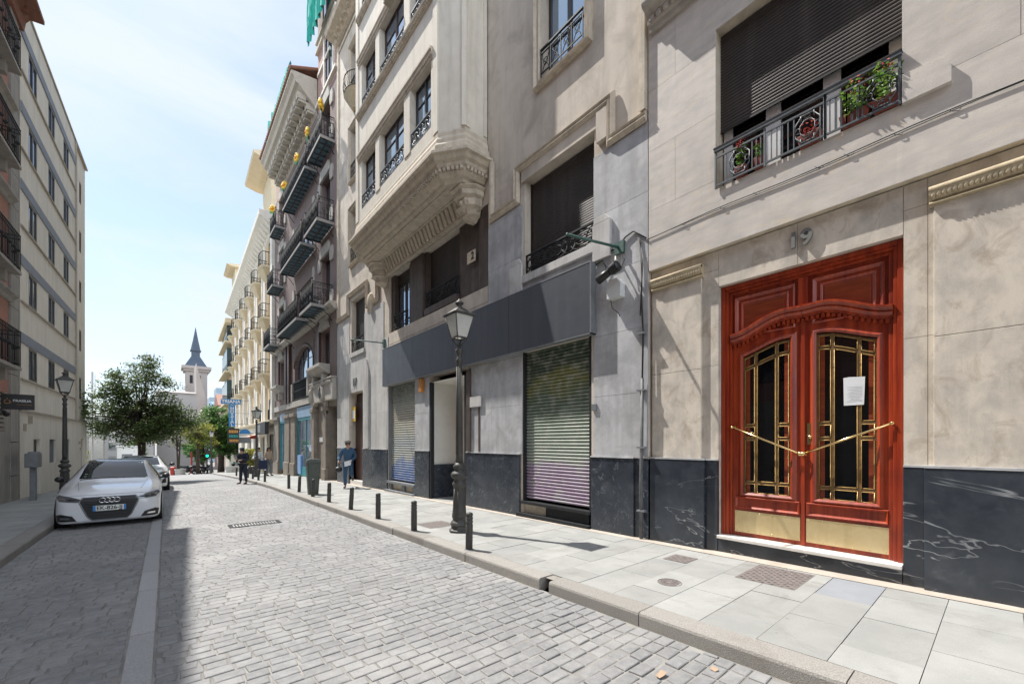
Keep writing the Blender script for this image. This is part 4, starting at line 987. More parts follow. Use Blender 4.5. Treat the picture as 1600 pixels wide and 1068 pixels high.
q.box(11.56, 11.75, -.24, -.02, .0, .22).box(12.3, 12.5, -.24, -.02, 0, .22).box(13.3, 13.5, -.24, -.02, 0, .22); q.build('shutter_guides', 'boxgrey', b2)
MB(FR).box(11.75, 13.3, -.26, -.08, .0, .22).build('sill_panel', 'mould', b2)
q = MB(FR)      # recessed shop entrance: pale walls, marble skirting, folded shutter
q.quad((10.62, -.02, .95), (10.62, -1.1, .95), (10.62, -1.1, 3.3), (10.62, -.02, 3.3)).quad((8.73, -1.1, .95), (10.62, -1.1, .95), (10.62, -1.1, 3.3), (8.73, -1.1, 3.3)).quad((8.73, -.02, 3.3), (10.62, -.02, 3.3), (10.62, -1.1, 3.3), (8.73, -1.1, 3.3)).quad((8.73, -.02, .95), (8.73, -1.1, .95), (8.73, -1.1, 3.3), (8.73, -.02, 3.3))
q.build('entrance_wall', 'whitewall', b2)
q = MB(FR); q.box(10.55, 10.615, -1.09, -.05, -.2, .95).box(8.74, 10.55, -1.09, -1.02, -.2, .95); q.build('entrance_skirting', 'marble2', b2)
q = MB(FR); q.box(8.72, 8.82, -.1, .0, 0, 3.3).box(10.53, 10.63, -.1, .0, -.02, 3.3); q.build('entrance_frame', 'iron', b2)
MB(FR).box(8.73, 10.62, -1.1, -.02, -.3, gz(9.7)+.004).build('entrance_floor', 'slab', b2)
q = MB(FR); q.box(15.9, 17.4, -.32, -.3, -.1, 3.55); q.box(16.45, 17.35, -.29, -.24, 0.1, 3.2); q.build('entrance_door', 'wooden', b2)
q = MB(FR); q.box(15.88, 17.41, -.3, -.02, -.2, .05); q.build('threshold', 'white', b2)
MB(FR).box(8.13, 8.19, .002, .012, 1.37, 2.44).build('dark_groove', 'brown', b2)  # narrow dark groove drawn as a dark strip on the stone face
MB(FR).box(8.5, 8.66, .002, .05, 1.37, 3.4).build('brown_stone_strip', 'brown', b2)
q = MB(FR); q.box(S0+.02, S1-.02, -.02, .02, 18.6, 18.75); q.extr([(0, 18.9), (.12, 18.95), (.2, 19.05), (.5, 19.15), (.55, 19.3), (0, 19.4)], S0, S1)
x = S0+.1
while x < S1-.2: q.box(x, x+.16, .02, .3, 18.98, 19.12); x += .42
q.build('top_cornice', 'mould', b2)
for sc_ in (16.65, 5.45):       # small scalloped balconies high up
    q = MB(FR); pts = [(sc_+.62*math.cos(math.pi*k/8), .0+.42*math.sin(math.pi*k/8)) for k in range(9)]
    q.prism([(sc_+(x-sc_)*.3, d*.3) for x, d in pts], 14.85, 15.4, pts); bb = q.build('balcony_base', 'carve', b2)
    q = MB(FR); q.tube([(x, d, 16.0) for x, d in pts], .02, 6); q.tube([(x, d, 15.42) for x, d in pts], .015, 6)
    for x, d in [(sc_+.62*math.cos(math.pi*k/16), .42*math.sin(math.pi*k/16)) for k in range(17)]: q.tube([(x, d, 15.42), (x+.02, d+.03, 15.7), (x, d, 16.0)], .008, 4)
    q.build('balcony_railing', 'iron', b2)
# shop sign, plates, wires and lamps
t = thing('shop_sign', 'long blank dark grey fascia panel over the shuttered shops', 'sign', (5.7, 9.1, 4.1))
q = MB(FR); q.box(4.63, 13.62, .03, .16, 3.5, 4.72); q.build('panel', 'signgrey', t, .006)
q = MB(FR)
for s_ in (6.85, 9.1, 11.35): q.box(s_-.003, s_+.003, .15, .1615, 3.5, 4.72)
q.build('panel_seam', 'ink', t, split=.1)
q = MB(FR)
for k in range(9):
    for z_ in (3.53, 4.69): q.ball((4.7+k*1.11, .16, z_), .008, 6, 4)
q.build('rivets', 'boxgrey', t)
q = MB(FR); q.box(4.61, 13.64, .02, .165, 4.722, 4.74).box(4.61, 4.628, .02, .165, 3.48, 4.722).box(4.61, 13.64, .02, .165, 3.48, 3.498); q.build('edge_trim', 'boxgrey', t)
t = thing('street_plate', 'cream tile plaque with a black 2 on the brown stone pier', 'sign', tuple(FR(8.5, 0, 6.2)))
MB(FR).box(8.34, 8.68, -.02, .004, 6.05, 6.33).build('tile', M('glazed_tile', (.62, .55, .42), (.5, .4, .26), sc=14, rough=.35), t)
text('2', .26, FR(8.44, .01, 6.19), (0, -1, 0), (0, 0, 1), 'ink', 'numeral', t, .006, bold=.008)
tag(MB(FR).box(8.03, 8.5, .02, .05, 2.45, 2.7).build('blank_plaque', 'greylt', None, .006), 'small blank pale plaque on the shop pier behind the near lamp post', 'plaque')
t = thing('alarm_box', 'orange alarm box above the left blue roller shutter', 'alarm box', tuple(FR(11.0, 0, 3.3)))
MB(FR).box(10.93, 11.12, .0, .1, 3.06, 3.46).build('housing', 'orange', t, .01)
MB(FR).box(11.15, 11.27, .0, .015, 3.1, 3.36).build('warning_label', M('yellow_label', (.7, .45, .05)), t)
tag(MB(FR).box(4.60, 4.70, .0, .03, 2.15, 2.27).build('door_buzzer', 'boxgrey', None, .006), 'small grey key switch on the pier right of the green roller shutter', 'switch')
q = MB(FR); q.tube([(4.12, .03, 4.83), (4.42, .95, 4.86)], .022, 8).ball((4.42, .96, 4.86), .028, 8, 6); aa = q.build('steel_arm', 'greenpole', b2)
q = MB(FR); q.box(4.02, 4.2, .001, .05, 4.72, 4.92); q.build('mount', 'greenpole', aa)
aa = MB(FR).tube([(13.8, .02, 5.02), (14.3, 1.0, 5.08)], .02, 8).build('steel_arm', 'greenpole', b2)
MB(FR).box(13.72, 13.88, .001, .05, 4.86, 5.14).build('mount', 'greenpole', aa)
t = thing('floodlight', 'black outdoor floodlight on a bracket beside the fascia panel', 'light', tuple(FR(4.2, .1, 4.4)))
q = MB(FR); q.tube([(4.42, .2, 4.33), (4.16, .2, 4.41)], [.075, .06], 12); q.tube([(4.16, .2, 4.41), (4.02, .18, 4.46)], [.085, .07], 10)
for k in range(5): q.tube([(4.13-.025*k, .2, 4.42+.008*k), (4.12-.025*k, .2, 4.423+.008*k)], .092, 10)
q.build('lamp_body', 'blackplastic', t)
MB(FR).tube([(4.2, .01, 4.75), (4.13, .12, 4.55), (4.16, .2, 4.41)], .014, 6).box(4.08, 4.3, .0, .02, 4.5, 4.78).build('bracket', 'greylt', t)
t = thing('junction_box', 'white electric box hanging under the floodlight', 'electric box', tuple(FR(4.15, 0, 4.15)))
q = MB(FR); q.plate([(4.02, 3.98), (4.3, 3.98), (4.3, 4.22), (4.24, 4.3), (4.1, 4.3), (4.02, 4.2)], .0, .13); q.build('box', 'white_pl', t, .01)
q = MB(FR); q.tube([(4.25, .08, 3.98), (4.22, .08, 3.84), (4.12, .06, 3.74), (4.1, .03, 3.68)], .006, 5); q.build('wire', 'cable', t)
t = thing('drainpipe', 'tall grey pipe running down the joint between the two near buildings', 'pipe', tuple(FR(3.7, .04, gz(3.7))))
q = MB(FR); q.tube([(3.69, .05, gz(3.7)), (3.69, .05, 1.0), (3.67, .05, 2.6)], .028, 10); q.build('lower_pipe', M('dark_pipe', (.06, .065, .07), (.14, .14, .14), sc=6, rough=.6), t)
q = MB(FR); q.tube([(3.67, .05, 2.6), (3.66, .04, 3.3), (3.70, .03, 3.9), (3.68, .03, 4.4), (3.76, .02, 4.86)], .014, 8); q.build('upper_pipe', 'cable', t)
q = MB(FR)
for z in (.5, 1.5, 2.4, 3.3): q.box(3.62, 3.75, .0, .09, z, z+.025)
q.build('clips', 'boxgrey', t)
t = thing('facade_cable', 'black cable with curled ends clipped along the wall over the red door', 'cable', tuple(FR(2, .01, 4.78)), 'cables on the facades')
q = MB(FR); rnd = random.Random(2)
q.tube([(s, .014, 4.785+.012*math.sin(s*3.1)) for s in [3.6-.2*k for k in range(28)]], .006, 5)
q.tube([(s, .012, 4.765+.014*math.sin(s*2.3+1)) for s in [3.6-.2*k for k in range(28)]], .004, 5)
for s in (3.05, 2.5, 2.08, 1.42, 1.15, .75, .35): q.tube([(s, .014, 4.80), (s-.03, .02, 4.765), (s-.07, .018, 4.75), (s-.08, .014, 4.77)], .0035, 4)
q.build('wires', 'cable', t)
t = thing('facade_cable', 'dark cables looping over the wall from the fascia to the drainpipe', 'cable', tuple(FR(4.2, .01, 4.8)), 'cables on the facades')
q = MB(FR); q.tube([(4.62, .02, 4.76), (4.35, .03, 4.83), (4.15, .03, 4.84), (4.0, .025, 4.96), (3.85, .02, 5.0), (3.62, .02, 4.8)], .013, 6)
q.tube([(4.6, .02, 4.7), (4.45, .04, 4.72), (4.38, .04, 4.6), (4.42, .03, 4.45)], .01, 5); q.tube([(4.1, .03, 4.8), (3.98, .06, 4.6), (4.02, .1, 4.45)], .008, 5)
q.tube([(3.73, .02, 4.85), (3.7, .02, 4.2), (3.72, .03, 3.6)], .008, 5); q.build('wires', 'cable', t)
t = thing('house_number', 'small dark numerals 17 over the doorway behind the walking man', 'number', tuple(FR(16.7, .01, 3.95)))
text('17', .42, FR(16.75, .02, 3.98), (0, -1, 0), (0, 0, 1), 'num', 'numerals', t, .03, bold=.008)
t = thing('door_notice', 'yellow framed notice hanging in the doorway of number 17', 'sign', tuple(FR(17.2, -.1, 2.8)))
MB(FR).box(17.0, 17.4, -.12, -.10, 2.45, 3.05).build('board', M('yellow_notice', (.75, .5, .08)), t)
MB(FR).box(17.05, 17.35, -.1, -.095, 2.55, 2.9).build('sheet', 'paper', t)
# ------------------------------------------------------------------ brick building with iron balconies (number 6)
b3 = thing('apartment_building', 'dark brick building with iron balconies, wide bracketed eave and teal shop front', 'building', (5.8, 25.8, gz(25.8)))
S0, S1 = 19.0, 32.6
ZB = 18.0
hR = [(20.0, 21.3, 7.9, 10.4), (20.0, 21.3, 11.7, 14.1), (20.0, 21.3, 15.4, 17.5)]
hM = [(22.9, 26.7, 7.9, 10.2), (22.9, 26.7, 11.4, 13.8), (22.9, 26.7, 15.2, 17.2)]
hL = [(29.6, 30.9, 7.9, 10.4), (29.6, 30.9, 11.7, 14.1), (29.6, 30.9, 15.4, 17.5)]
gf = [(19.02, 20.3, -.5, 3.25), (22.5, 26.2, -.4, 3.5), (29.4, 30.85, -.5, 3.4)]
q = MB(FR); q.sheet(S0, S1, 3.6, ZB, 0, hR+hM+hL+[(22.7, 26.9, 5.05, 6.9), (20.05, 21.4, 5.15, 6.9), (29.7, 30.8, 5.2, 6.8)], .3)
q.box(S0, S1, -9, -1.0, -.6, ZB); q.quad((S1, 0, -1), (S1, -1, -1), (S1, -1, ZB), (S1, 0, ZB)); q.quad((S0, 0, ZB), (S1, 0, ZB), (S1, -1, ZB), (S0, -1, ZB))
q.build('wall', 'brick3', b3)
q = MB(FR); q.sheet(S0, S1, -.8, 3.6, .0, gf, .5); q.build('ground_floor_wall', 'stonebr', b3)
q = MB(FR)
for a, c, d in ((20.3, 20.75, .12), (22.0, 22.45, .2), (26.25, 27.3, .14), (27.9, 29.2, .10), (31.0, 32.5, .1)): q.box(a, c, 0, d, -.8, 3.2).box(a-.05, c+.05, 0, d+.06, -.8, .35).box(a-.05, c+.05, 0, d+.08, 3.05, 3.25)
q.build('stone_pier', 'stonebr', b3, .02, split=.05)
q = MB(FR); q.box(22.75, S1, .001, .1, 3.62, 3.95).box(22.8, 22.98, 0, .3, 3.96, 5.1).box(27.1, 27.3, 0, .12, 3.96, 5.0)
q.extr([(0, 7.5), (.12, 7.52), (.2, 7.62), (.34, 7.7), (.34, 7.8), (0, 7.84)], S0, S1)
q.build('stone_bands', 'stone3', b3)
# carved portal with the 6
q = MB(FR); q.box(19.02, 22.7, .001, .2, 3.5, 4.45).box(18.99, 22.75, .0, .26, 4.45, 4.52)
for k in range(14): q.ball((19.3+k*.24, .2, 4.3), .08+.02*(k % 3), 8, 5)
q.plate([(20.6+.33*math.cos(k*.524), 3.88+.42*math.sin(k*.524)) for k in range(12)], .2, .3)
for s in (22.3, 22.5): q.lathe(s, .22, [(.05, 3.55), (.12, 3.7), (.08, 3.9), (.13, 4.1), (.05, 4.25)], 8)
q.plate([(20.3, 3.5), (20.3, 2.9), (20.5, 3.3), (21.0, 3.5)], 0, .15).plate([(22.5, 3.5), (21.9, 3.5), (22.2, 3.2), (22.5, 2.4)], 0, .22)
q.build('carved_portal', 'stone3', b3, .02)
text('6', .72, FR(20.6, .315, 3.88), (0, -1, 0), (0, 0, 1), 'ink', 'numeral', b3, .03, bold=.012)
q = MB(FR); q.quad((19.02, -.4, -.3), (20.3, -.4, -.3), (20.3, -.4, 3.2), (19.02, -.4, 3.2)); dr = q.build('arched_door', 'dark', b3)
q = MB(FR)
for k in range(9): q.box(19.05+k*.15, 19.08+k*.15, -.38, -.35, -.2, 2.5+.6*math.sin(math.pi*(k+.5)/9))
for z in (.4, 1.2, 2.0, 2.5): q.box(19.04, 20.28, -.39, -.34, z, z+.04)
q.build('iron_grille', 'iron', dr)
q = MB(FR); q.box(21.1, 21.7, .0, .03, 1.6, 1.82); q.build('plaque', 'white_pl', b3)
# consoles
for a, c in ((20.0, 22.3), (29.6, 31.4)):
    q = MB(FR); q.extr([(0, 4.75), (.1, 4.75), (.35, 4.95), (.5, 5.05), (.5, 5.2), (0, 5.2)], a, c)
    for s in (a+.25, c-.45): q.box(s, s+.25, 0, .28, 4.3, 4.75)
    q.build('balcony_console', 'stone3', b3, .02)
# shop fronts
q = MB(FR); q.box(22.5, 22.58, -.1, .02, -.1, 2.9).box(26.12, 26.2, -.1, .02, -.1, 2.9).box(22.58, 26.12, -.1, .02, 2.8, 2.95).box(24.3, 24.36, -.1, .0, .2, 2.8).box(22.58, 26.12, -.1, .0, -.3, .22)
sf = q.build('shop_front', 'teal', b3)
MB(FR).quad((22.56, -.03, .2), (26.14, -.03, .2), (26.14, -.03, 2.82), (22.56, -.03, 2.82)).build('pane', 'glasssky', sf)
MB(FR).box(22.5, 26.2, -.3, .04, 2.96, 3.55).build('fascia', 'bluesign', sf)
MB(FR).box(25.3, 26.0, -.02, .05, -.2, .85).build('blue_board', M('blue_board', (.2, .35, .6)), sf)
q = MB(FR); q.box(29.4, 29.47, -.1, .02, -.2, 2.9).box(30.78, 30.85, -.1, .02, -.2, 2.9).box(29.47, 30.78, -.1, .02, 2.82, 2.92).box(30.05, 30.1, -.1, 0, -.2, 2.82)
sf = q.build('shop_front', 'teal', b3)
MB(FR).quad((29.45, -.03, -.2), (30.8, -.03, -.2), (30.8, -.03, 2.84), (29.45, -.03, 2.84)).build('pane', 'glasssky', sf)
MB(FR).box(29.4, 30.85, -.3, .03, 2.93, 3.4).build('fascia', 'bluesign', sf)
# first floor arched window and its rail
q = MB(FR)
n = 12
P = [(22.7+4.2*i/n, 5.9+.98*math.sin(math.pi*i/n)**.6) for i in range(n+1)]
for (a, za), (c, zc) in zip(P, P[1:]): q.add([(a, .02, za), (c, .02, zc), (c, .02, 6.95), (a, .02, 6.95), (a, -.2, za), (c, -.2, zc)], [(0, 1, 2, 3), (0, 1, 5, 4)])
q.build('arch_spandrel', 'brick3', b3)
q = MB(FR)
for (a, za), (c, zc) in zip(P, P[1:]): q.add([(a, .02, za-.06), (c, .02, zc-.06), (c, .07, zc+.05), (a, .07, za+.05), (a, .02, za+.14), (c, .02, zc+.14)], [(0, 1, 2, 3), (3, 2, 5, 4)])
q.box(23.3, 26.4, .0, .12, 6.62, 6.74) if 0 else None
q.build('arch_trim', 'wooden', b3)
window(b3, FR, 22.72, 26.88, 5.1, 6.85, -.2, 'frame', 'glasssky', 4, (6.2,), .09)
q = MB(FR); q.box(22.7, 27.1, .02, .08, 5.0, 5.08).box(22.7, 27.1, .02, .06, 4.02, 4.08).box(22.7, 27.1, .02, .06, 4.5, 4.55)
for k in range(23): q.box(22.72+k*.19, 22.75+k*.19, .03, .06, 4.05, 5.0)
q.quad((22.7, .012, 4.0), (27.1, .012, 4.0), (27.1, .012, 5.05), (22.7, .012, 5.05)); q.build('iron_parapet', 'iron', b3)
q = MB(FR)
for a, c in ((27.7, 28.1), (28.5, 28.95)): q.box(a, c, 0, .16, 3.96, 7.45)
q.box(21.45, 21.75, 0, .12, 5.22, 7.45).box(31.0, 31.5, 0, .1, 5.2, 7.4)
q.build('brown_column', 'wooden', b3, split=.05)
for h in ((20.05, 21.4, 5.15, 6.9), (29.7, 30.8, 5.2, 6.8)): window(b3, FR, h[0]+.02, h[1]-.02, h[2]+.02, h[3]-.02, -.2, 'framebr', 'glass', 2, None, .08)
q = MB(FR); rnd = random.Random(8)
for h in hR+hL:
    for s in (h[0]-.32, h[1]+.32):
        for z in (h[2]+.3, h[3]-.2): q.plate([(s-.17, z-.32), (s+.17, z-.32), (s+.26, z), (s+.17, z+.32), (s-.17, z+.32), (s-.26, z)], 0, .07)
    q.plate([(h[0]-.15, h[3]), (h[1]+.15, h[3]), (h[1], h[3]+.5), (h[0], h[3]+.5)], 0, .1)
for h in hM:
    for s in (h[0]-.25, h[1]+.25): q.plate([(s-.15, h[3]-.5), (s+.15, h[3]-.5), (s+.2, h[3]), (s+.15, h[3]+.3), (s-.15, h[3]+.3), (s-.2, h[3])], 0, .08)
q.plate([(20.0, 6.92), (21.5, 6.92), (21.2, 7.3), (21.5, 7.48), (20.0, 7.48), (20.3, 7.3)], 0, .15).plate([(29.5, 6.9), (31, 6.9), (30.8, 7.3), (31.0, 7.48), (29.5, 7.48), (29.8, 7.3)], 0, .15)
q.build('quoin_stone', 'stone3', b3, .015, split=.01)
for h in hR+hL: window(b3, FR, h[0]+.02, h[1]-.02, h[2]+.02, h[3]-.02, -.2, 'framebr', 'glass', 2, None, .08)
for h in hM: window(b3, FR, h[0]+.02, h[1]-.02, h[2]+.02, h[3]-.02, -.2, 'framebr', 'glass', 4, None, .08)
m['boards'] = M('blue_balcony_boards', (.10, .19, .25), (.07, .12, .16), sc=9, rough=.7)
m['edge'] = M('sunlit_steel_edge', (.32, .31, .29), (.22, .21, .2), sc=9, rough=.7)  # sunlight on the balcony edge put into a paler steel colour
def balcony3(s0, s1, d, z):
    bb = MB(FR)
    bb.box(s0, s1, .02, d, z, z+.03); base = bb.build('balcony', 'boards', b3)
    q = MB(FR); g = z-.035
    q.box(s0, s1, d-.05, d+.01, g-.03, z+.06).box(s0, s0+.05, .0, d-.05, g-.03, z+.06).box(s1-.05, s1, .0, d-.05, g-.03, z+.06).box(s0+.05, s1-.05, d*.5-.03, d*.5+.03, g, z-.001)
    n = max(3, round((s1-s0)/.42))
    for k in range(1, n): s = s0+(s1-s0)*k/n; q.box(s-.02, s+.02, .0, d-.05, g-.01, g+.012)
    for k in range(n+1):
        s = s0+(s1-s0)*k/n; q.box(s-.07, s+.07, .05, .13, g+.013, g+.03) if 0 < k < n else None
    q.build('iron_floor_frame', 'lampiron', base)
    MB(FR).box(s0, s1, d+.011, d+.03, g-.03, z+.065).box(s0-.02, s0-.001, .0, d+.03, g-.03, z+.065).build('steel_edge', 'edge', base)
    q = MB(FR)
    pts = [(s0+.03, .03), (s0+.03, d-.03), (s1-.03, d-.03), (s1-.03, .03)]
    for h in (.12, .32, .78, .95, 1.05):
        q.tube([(a, c, z+h) for a, c in pts], .022 if h > 1 else .014, 5)
    for (a, c) in ((s0+.03, d-.03), (s1-.03, d-.03)): q.tube([(a, c, z), (a, c, z+1.15)], .022, 6); q.ball((a, c, z+1.18), .04, 6, 4)
    def bars(p0, p1):
        Lg = math.dist(p0, p1); n = max(2, int(Lg/.115))
        for k in range(n+1):
            x, y = p0[0]+(p1[0]-p0[0])*k/n, p0[1]+(p1[1]-p0[1])*k/n; q.tube([(x, y, z+.05), (x, y, z+1.04)], .012, 4)
        n2 = max(1, int(Lg/.45))
        for k in range(n2):
            f = (k+.5)/n2; x, y = p0[0]+(p1[0]-p0[0])*f, p0[1]+(p1[1]-p0[1])*f; t = ((p1[0]-p0[0])/Lg, (p1[1]-p0[1])/Lg)
            for R_ in (.14, .07): q.tube([(x+t[0]*R_*math.cos(j*.785), y+t[1]*R_*math.cos(j*.785), z+.55+R_*1.3*math.sin(j*.785)) for j in range(8)], .013, 4, True)
    for p0, p1 in zip(pts, pts[1:]): bars(p0, p1)
    for s in (s0+.06, s1-.06):
        q.tube([(s, .02, z-.55), (s, .2, z-.3), (s, d*.55, z-.12), (s, d-.08, z-.06)], .018, 5); q.tube([(s, .03, z+1.0), (s, .3, z+1.12), (s, d*.5, z+1.2)], .012, 4) if 0 else None
    q.build('balcony_railing', 'iron', base)
for z, d, R_, Md, Lf in ((7.66, .9, (19.6, 21.7), (22.35, 27.0), (29.4, 31.5)), (11.4, .72, (19.4, 21.6), (22.3, 27.05), (29.4, 31.3)), (15.05, .6, (19.3, 21.5), (22.0, 27.0), (29.2, 31.0))):
    for a, c in (R_, Md, Lf): balcony3(a, c, d, z)
# eave, roof, tower, netting
q = MB(FR); e0, e1 = 22.15, 30.6
q.extr([(.0, 18.0), (.1, 18.1), (.1, 18.35), (.85, 19.1), (.98, 19.15), (1.05, 19.35), (1.18, 19.45), (1.18, 19.6), (0, 19.75)], e0, e1)
q.build('eave', 'eave', b3)
q = MB(FR); s = e0+.2
while s < e1-.3:
    q.box(s, s+.33, .08, .46, 18.2, 18.52).box(s+.03, s+.3, .1, .40, 18.08, 18.199).box(s, s+.33, .46, .86, 18.56, 18.86).box(s+.03, s+.3, .44, .80, 18.44, 18.559); s += .58
q.build('eave_bracket', 'eave', b3, split=.04)
q = MB(FR); q.quad((e0-.05, 1.2, 19.62), (e1+.05, 1.2, 19.62), (e1+.05, -3, 21.6), (e0-.05, -3, 21.6))
s = e0
while s < e1: q.tube([(s, 1.24, 19.66), (s, -3, 21.66)], .09, 6); s += .24
q.build('tiled_roof', 'tile', b3)
q = MB(FR); q.box(S0, 22.1, -8, -.02, ZB, 24.5); tw3 = q.build('tower', 'pink', b3)
q = MB(FR)
for z in (18.2, 20.9, 21.4): q.box(S0, 22.15, -.02, .1, z, z+.14)
for s in (19.4, 20.8): q.box(s, s+.12, -.02, .06, 18.34, 20.8)
q.box(20.0, 22.0, -.02, .05, 19.7, 19.85)
q.build('white_trim', 'cream', b3)
window(b3, FR, 19.6, 20.7, 18.5, 20.6, .02, 'framebr', 'glass', 2, None, .08); window(b3, FR, 19.8, 21.2, 21.8, 24.0, .02, 'framebr', 'glass', 2, None, .08)
q = MB(FR); q.box(29.5, S1-.1, -6, -.05, ZB, 19.4); q.box(S1-.6, S1, -.5, .15, 7.9, 17.6) if 0 else None; q.build('attic', 'pink', b3)
def netting(name_lab, F, s0, s1, z0, z1, d0, d1):
    q = MB(F); n = 26; kz = 6; P = []
    for i in range(n+1):
        for j in range(kz+1): P.append((s0+(s1-s0)*i/n, d0+(d1-d0)*j/kz+.09*math.sin(i*1.7+j*.5)+.04*math.sin(i*3.1), z0+(z1-z0)*j/kz+.05*math.sin(i*1.3)))
    q.add(P, [(i*(kz+1)+j, (i+1)*(kz+1)+j, (i+1)*(kz+1)+j+1, i*(kz+1)+j+1) for i in range(n) for j in range(kz)], True)
    tag(q.build('scaffold_net', 'net', None, recalc=False), name_lab, 'netting', 'green works netting')
netting('green works netting stretched along the tiled roof of the brick building', FR, 23.6, 29.2, 19.62, 21.2, 1.12, .9)
netting('green works netting wrapped round the top of the pink brick tower', FR, S0-.1, 21.95, 20.9, 24.6, .5, .46)
# yellow flower toys tied to the balcony rails
def flower():
    t = thing('flower_ornament', 'x', 'decoration', (0, 0, 0), 'yellow plastic flowers on the balconies')
    q = MB()
    for k in range(8):
        a = k*math.pi/4; q.ball((.02*(k % 2), .19*math.cos(a), .19*math.sin(a)), .105, 8, 5)
    q.build('petals', 'flower', t)
    MB().ball((-.03, 0, 0), .11, 10, 6).build('flower_centre', 'flowerc', t)
    q = MB(); q.tube([(0, 0, -.2), (.02, 0, -.6)], .02, 6)
    for sg in (-1, 1): q.add([(0, 0, -.32), (-.02, sg*.16, -.22), (0, sg*.3, -.27), (.03, sg*.16, -.36)], [(0, 1, 2, 3)])
    q.build('stem', 'greenpl', t); return t
fp = flower()
for i, (s, d, z, l) in enumerate(((19.5, .55, 16.55, 'highest yellow flower ornament, above the top balcony nearest the bay window building'), (21.6, .6, 16.5, 'yellow flower ornament on green leaves at the near end of the long top balcony'),
                                 (23.8, .58, 16.45, 'yellow flower ornament half hidden over the middle of the long top balcony'), (26.9, .55, 16.5, 'yellow flower ornament at the far end of the long top balcony'), (30.0, .6, 16.45, 'farthest and lowest yellow flower ornament, over the small top balcony'))):
    place(fp, i == 0, FR(s, d, z), R(20*i-30), l, .82)

# ------------------------------------------------------------------ yellow hotel building
b4 = thing('apartment_building', 'long yellow building with cream pilasters and rows of rounded stone balconies', 'building', (5.8, 52, gz(52)))
S0, S1 = 32.65, 73.0; ZT = 17.3
cs = [34.85+4.17*k for k in range(7)]
rows = (6.5, 10.5, 14.2)
hol = [(c-.55, c+.55, z+.1, z+2.5) for c in cs for z in rows]+[(c-.5, c+.5, 3.2, 4.75) for c in cs]
q = MB(F4); q.sheet(S0, S1, 2.9, ZT, 0, hol, .25); q.box(S0, S1, -10, -.8, -4, ZT); q.quad((S1, 0, -4), (S1, -.8, -4), (S1, -.8, ZT), (S1, 0, ZT)); q.quad((S0, 0, ZT), (S1, 0, ZT), (S1, -.8, ZT), (S0, -.8, ZT))
q.build('wall', 'yellow', b4)
q = MB(F4)
for c in cs:
    for s in (c-1.5, c+1.5-.0):
        if s-.35 > S0: q.box(s-.3, s+.3, 0, .16, 3.2, 16.4)
q.box(S0, S0+.7, 0, .2, 3.1, 17)
q.build('pilaster', 'cream', b4, split=.05)
q = MB(F4); q.extr([(0, 16.3), (.15, 16.4), (.2, 16.7), (.8, 17.1), (.95, 17.2), (.98, 17.5), (0, 17.6)], S0, 60.5)
s = S0+.2
while s < 60: q.extr([(.15, 16.45), (.25, 16.5), (.75, 17.08), (.2, 17.0)], s, s+.3); s += .8
q.build('cornice', 'cream', b4)
q = MB(F4); q.extr([(0, 2.85), (.25, 2.9), (.35, 3.05), (.35, 3.14), (0, 3.18)], S0, S1); q.box(61, S1+.5, 0, .9, 16.2, 16.7); q.build('string_course', 'creamy', b4)
q = MB(F4)
for c in cs:
    for z in (3.2, 4.2):
        q.box(c-.5, c-.38, -.02, .02, 3.22, 4.72).box(c+.38, c+.5, -.02, .02, 3.22, 4.72) if z == 3.2 else None
q.build('window_trim', 'cream', b4, split=1.0)
q = MB(F4)
for c in cs:
    q.box(c-.55, c+.55, .03, .05, 3.95, 4.0)
    for k in range(8): q.box(c-.52+k*.145, c-.50+k*.145, .03, .05, 3.15, 3.95)
q.build('window_grille', 'iron', b4, split=.3)
for (a, c, z0, z1) in hol: window(b4, F4, a, c, z0, z1, -.18, 'framebr', 'glass', 2, None, .09)
for z in rows:
    for c in cs:
        W_ = .98; n = 10
        top = [(c-W_, .0)]+[(c-W_*math.cos(math.pi*k/n)**1 if 0 else c-W_+2*W_*k/n, .62+.12*math.sin(math.pi*k/n)) for k in range(n+1)]+[(c+W_, .0)]
        q = MB(F4); sc_ = lambda f, g: [(c+(s-c)*f, d*g) for s, d in top]
        for (f0, z0, f1, z1) in ((.3, -.95, .62, -.6), (.62, -.6, .9, -.22), (.9, -.22, .97, -.12), (1.03, -.12, 1.03, .02)): q.prism(sc_(f0, f0*.9), z+z0, z+z1, sc_(f1, f1))
        ba = q.build('balcony', 'creamy', b4)
        q = MB(F4); e = [(s, d-.05) for s, d in top[1:-1]]; e = [(c-W_+.04, .02)]+[(max(c-W_+.04, min(c+W_-.04, s)), d) for s, d in e]+[(c+W_-.04, .02)]
        q.tube([(s, d, z+1.0) for s, d in e], .028, 4); q.tube([(s, d, z+.12) for s, d in e], .02, 4)
        for (p0, p1) in zip(e, e[1:]):
            L_ = math.dist(p0, p1); k_ = max(1, round(L_/.16))
            for j in range(k_): f = j/k_; x, y = p0[0]+(p1[0]-p0[0])*f, p0[1]+(p1[1]-p0[1])*f; q.tube([(x, y, z+.02), (x, y, z+1.0)], .013, 4)
        q.build('balcony_railing', 'iron', ba)
# far corner with dark green glazed bays
m['mir'] = M('dark_green_woodwork', (.03, .06, .06), rough=.5)
for z in rows:
    q = MB(F4); q.box(62.5, 66.5, 0, .6, z, z+2.9).box(68, 71.5, 0, .5, z, z+2.9); mb = q.build('glazed_bay', 'mir', b4)
    q = MB(F4)
    for a, c, d in ((62.5, 66.5, .605), (68, 71.5, .505)):
        for k in range(4):
            w = (c-a)/4; q.quad((a+w*k+.1, d, z+.9), (a+w*(k+1)-.1, d, z+.9), (a+w*(k+1)-.1, d, z+2.7), (a+w*k+.1, d, z+2.7))
    q.build('pane', 'glass', mb)
    q = MB(F4); q.box(61.8, 72.3, 0, .9, z-.25, z-.05); q.build('bay_balcony', 'creamy', b4)
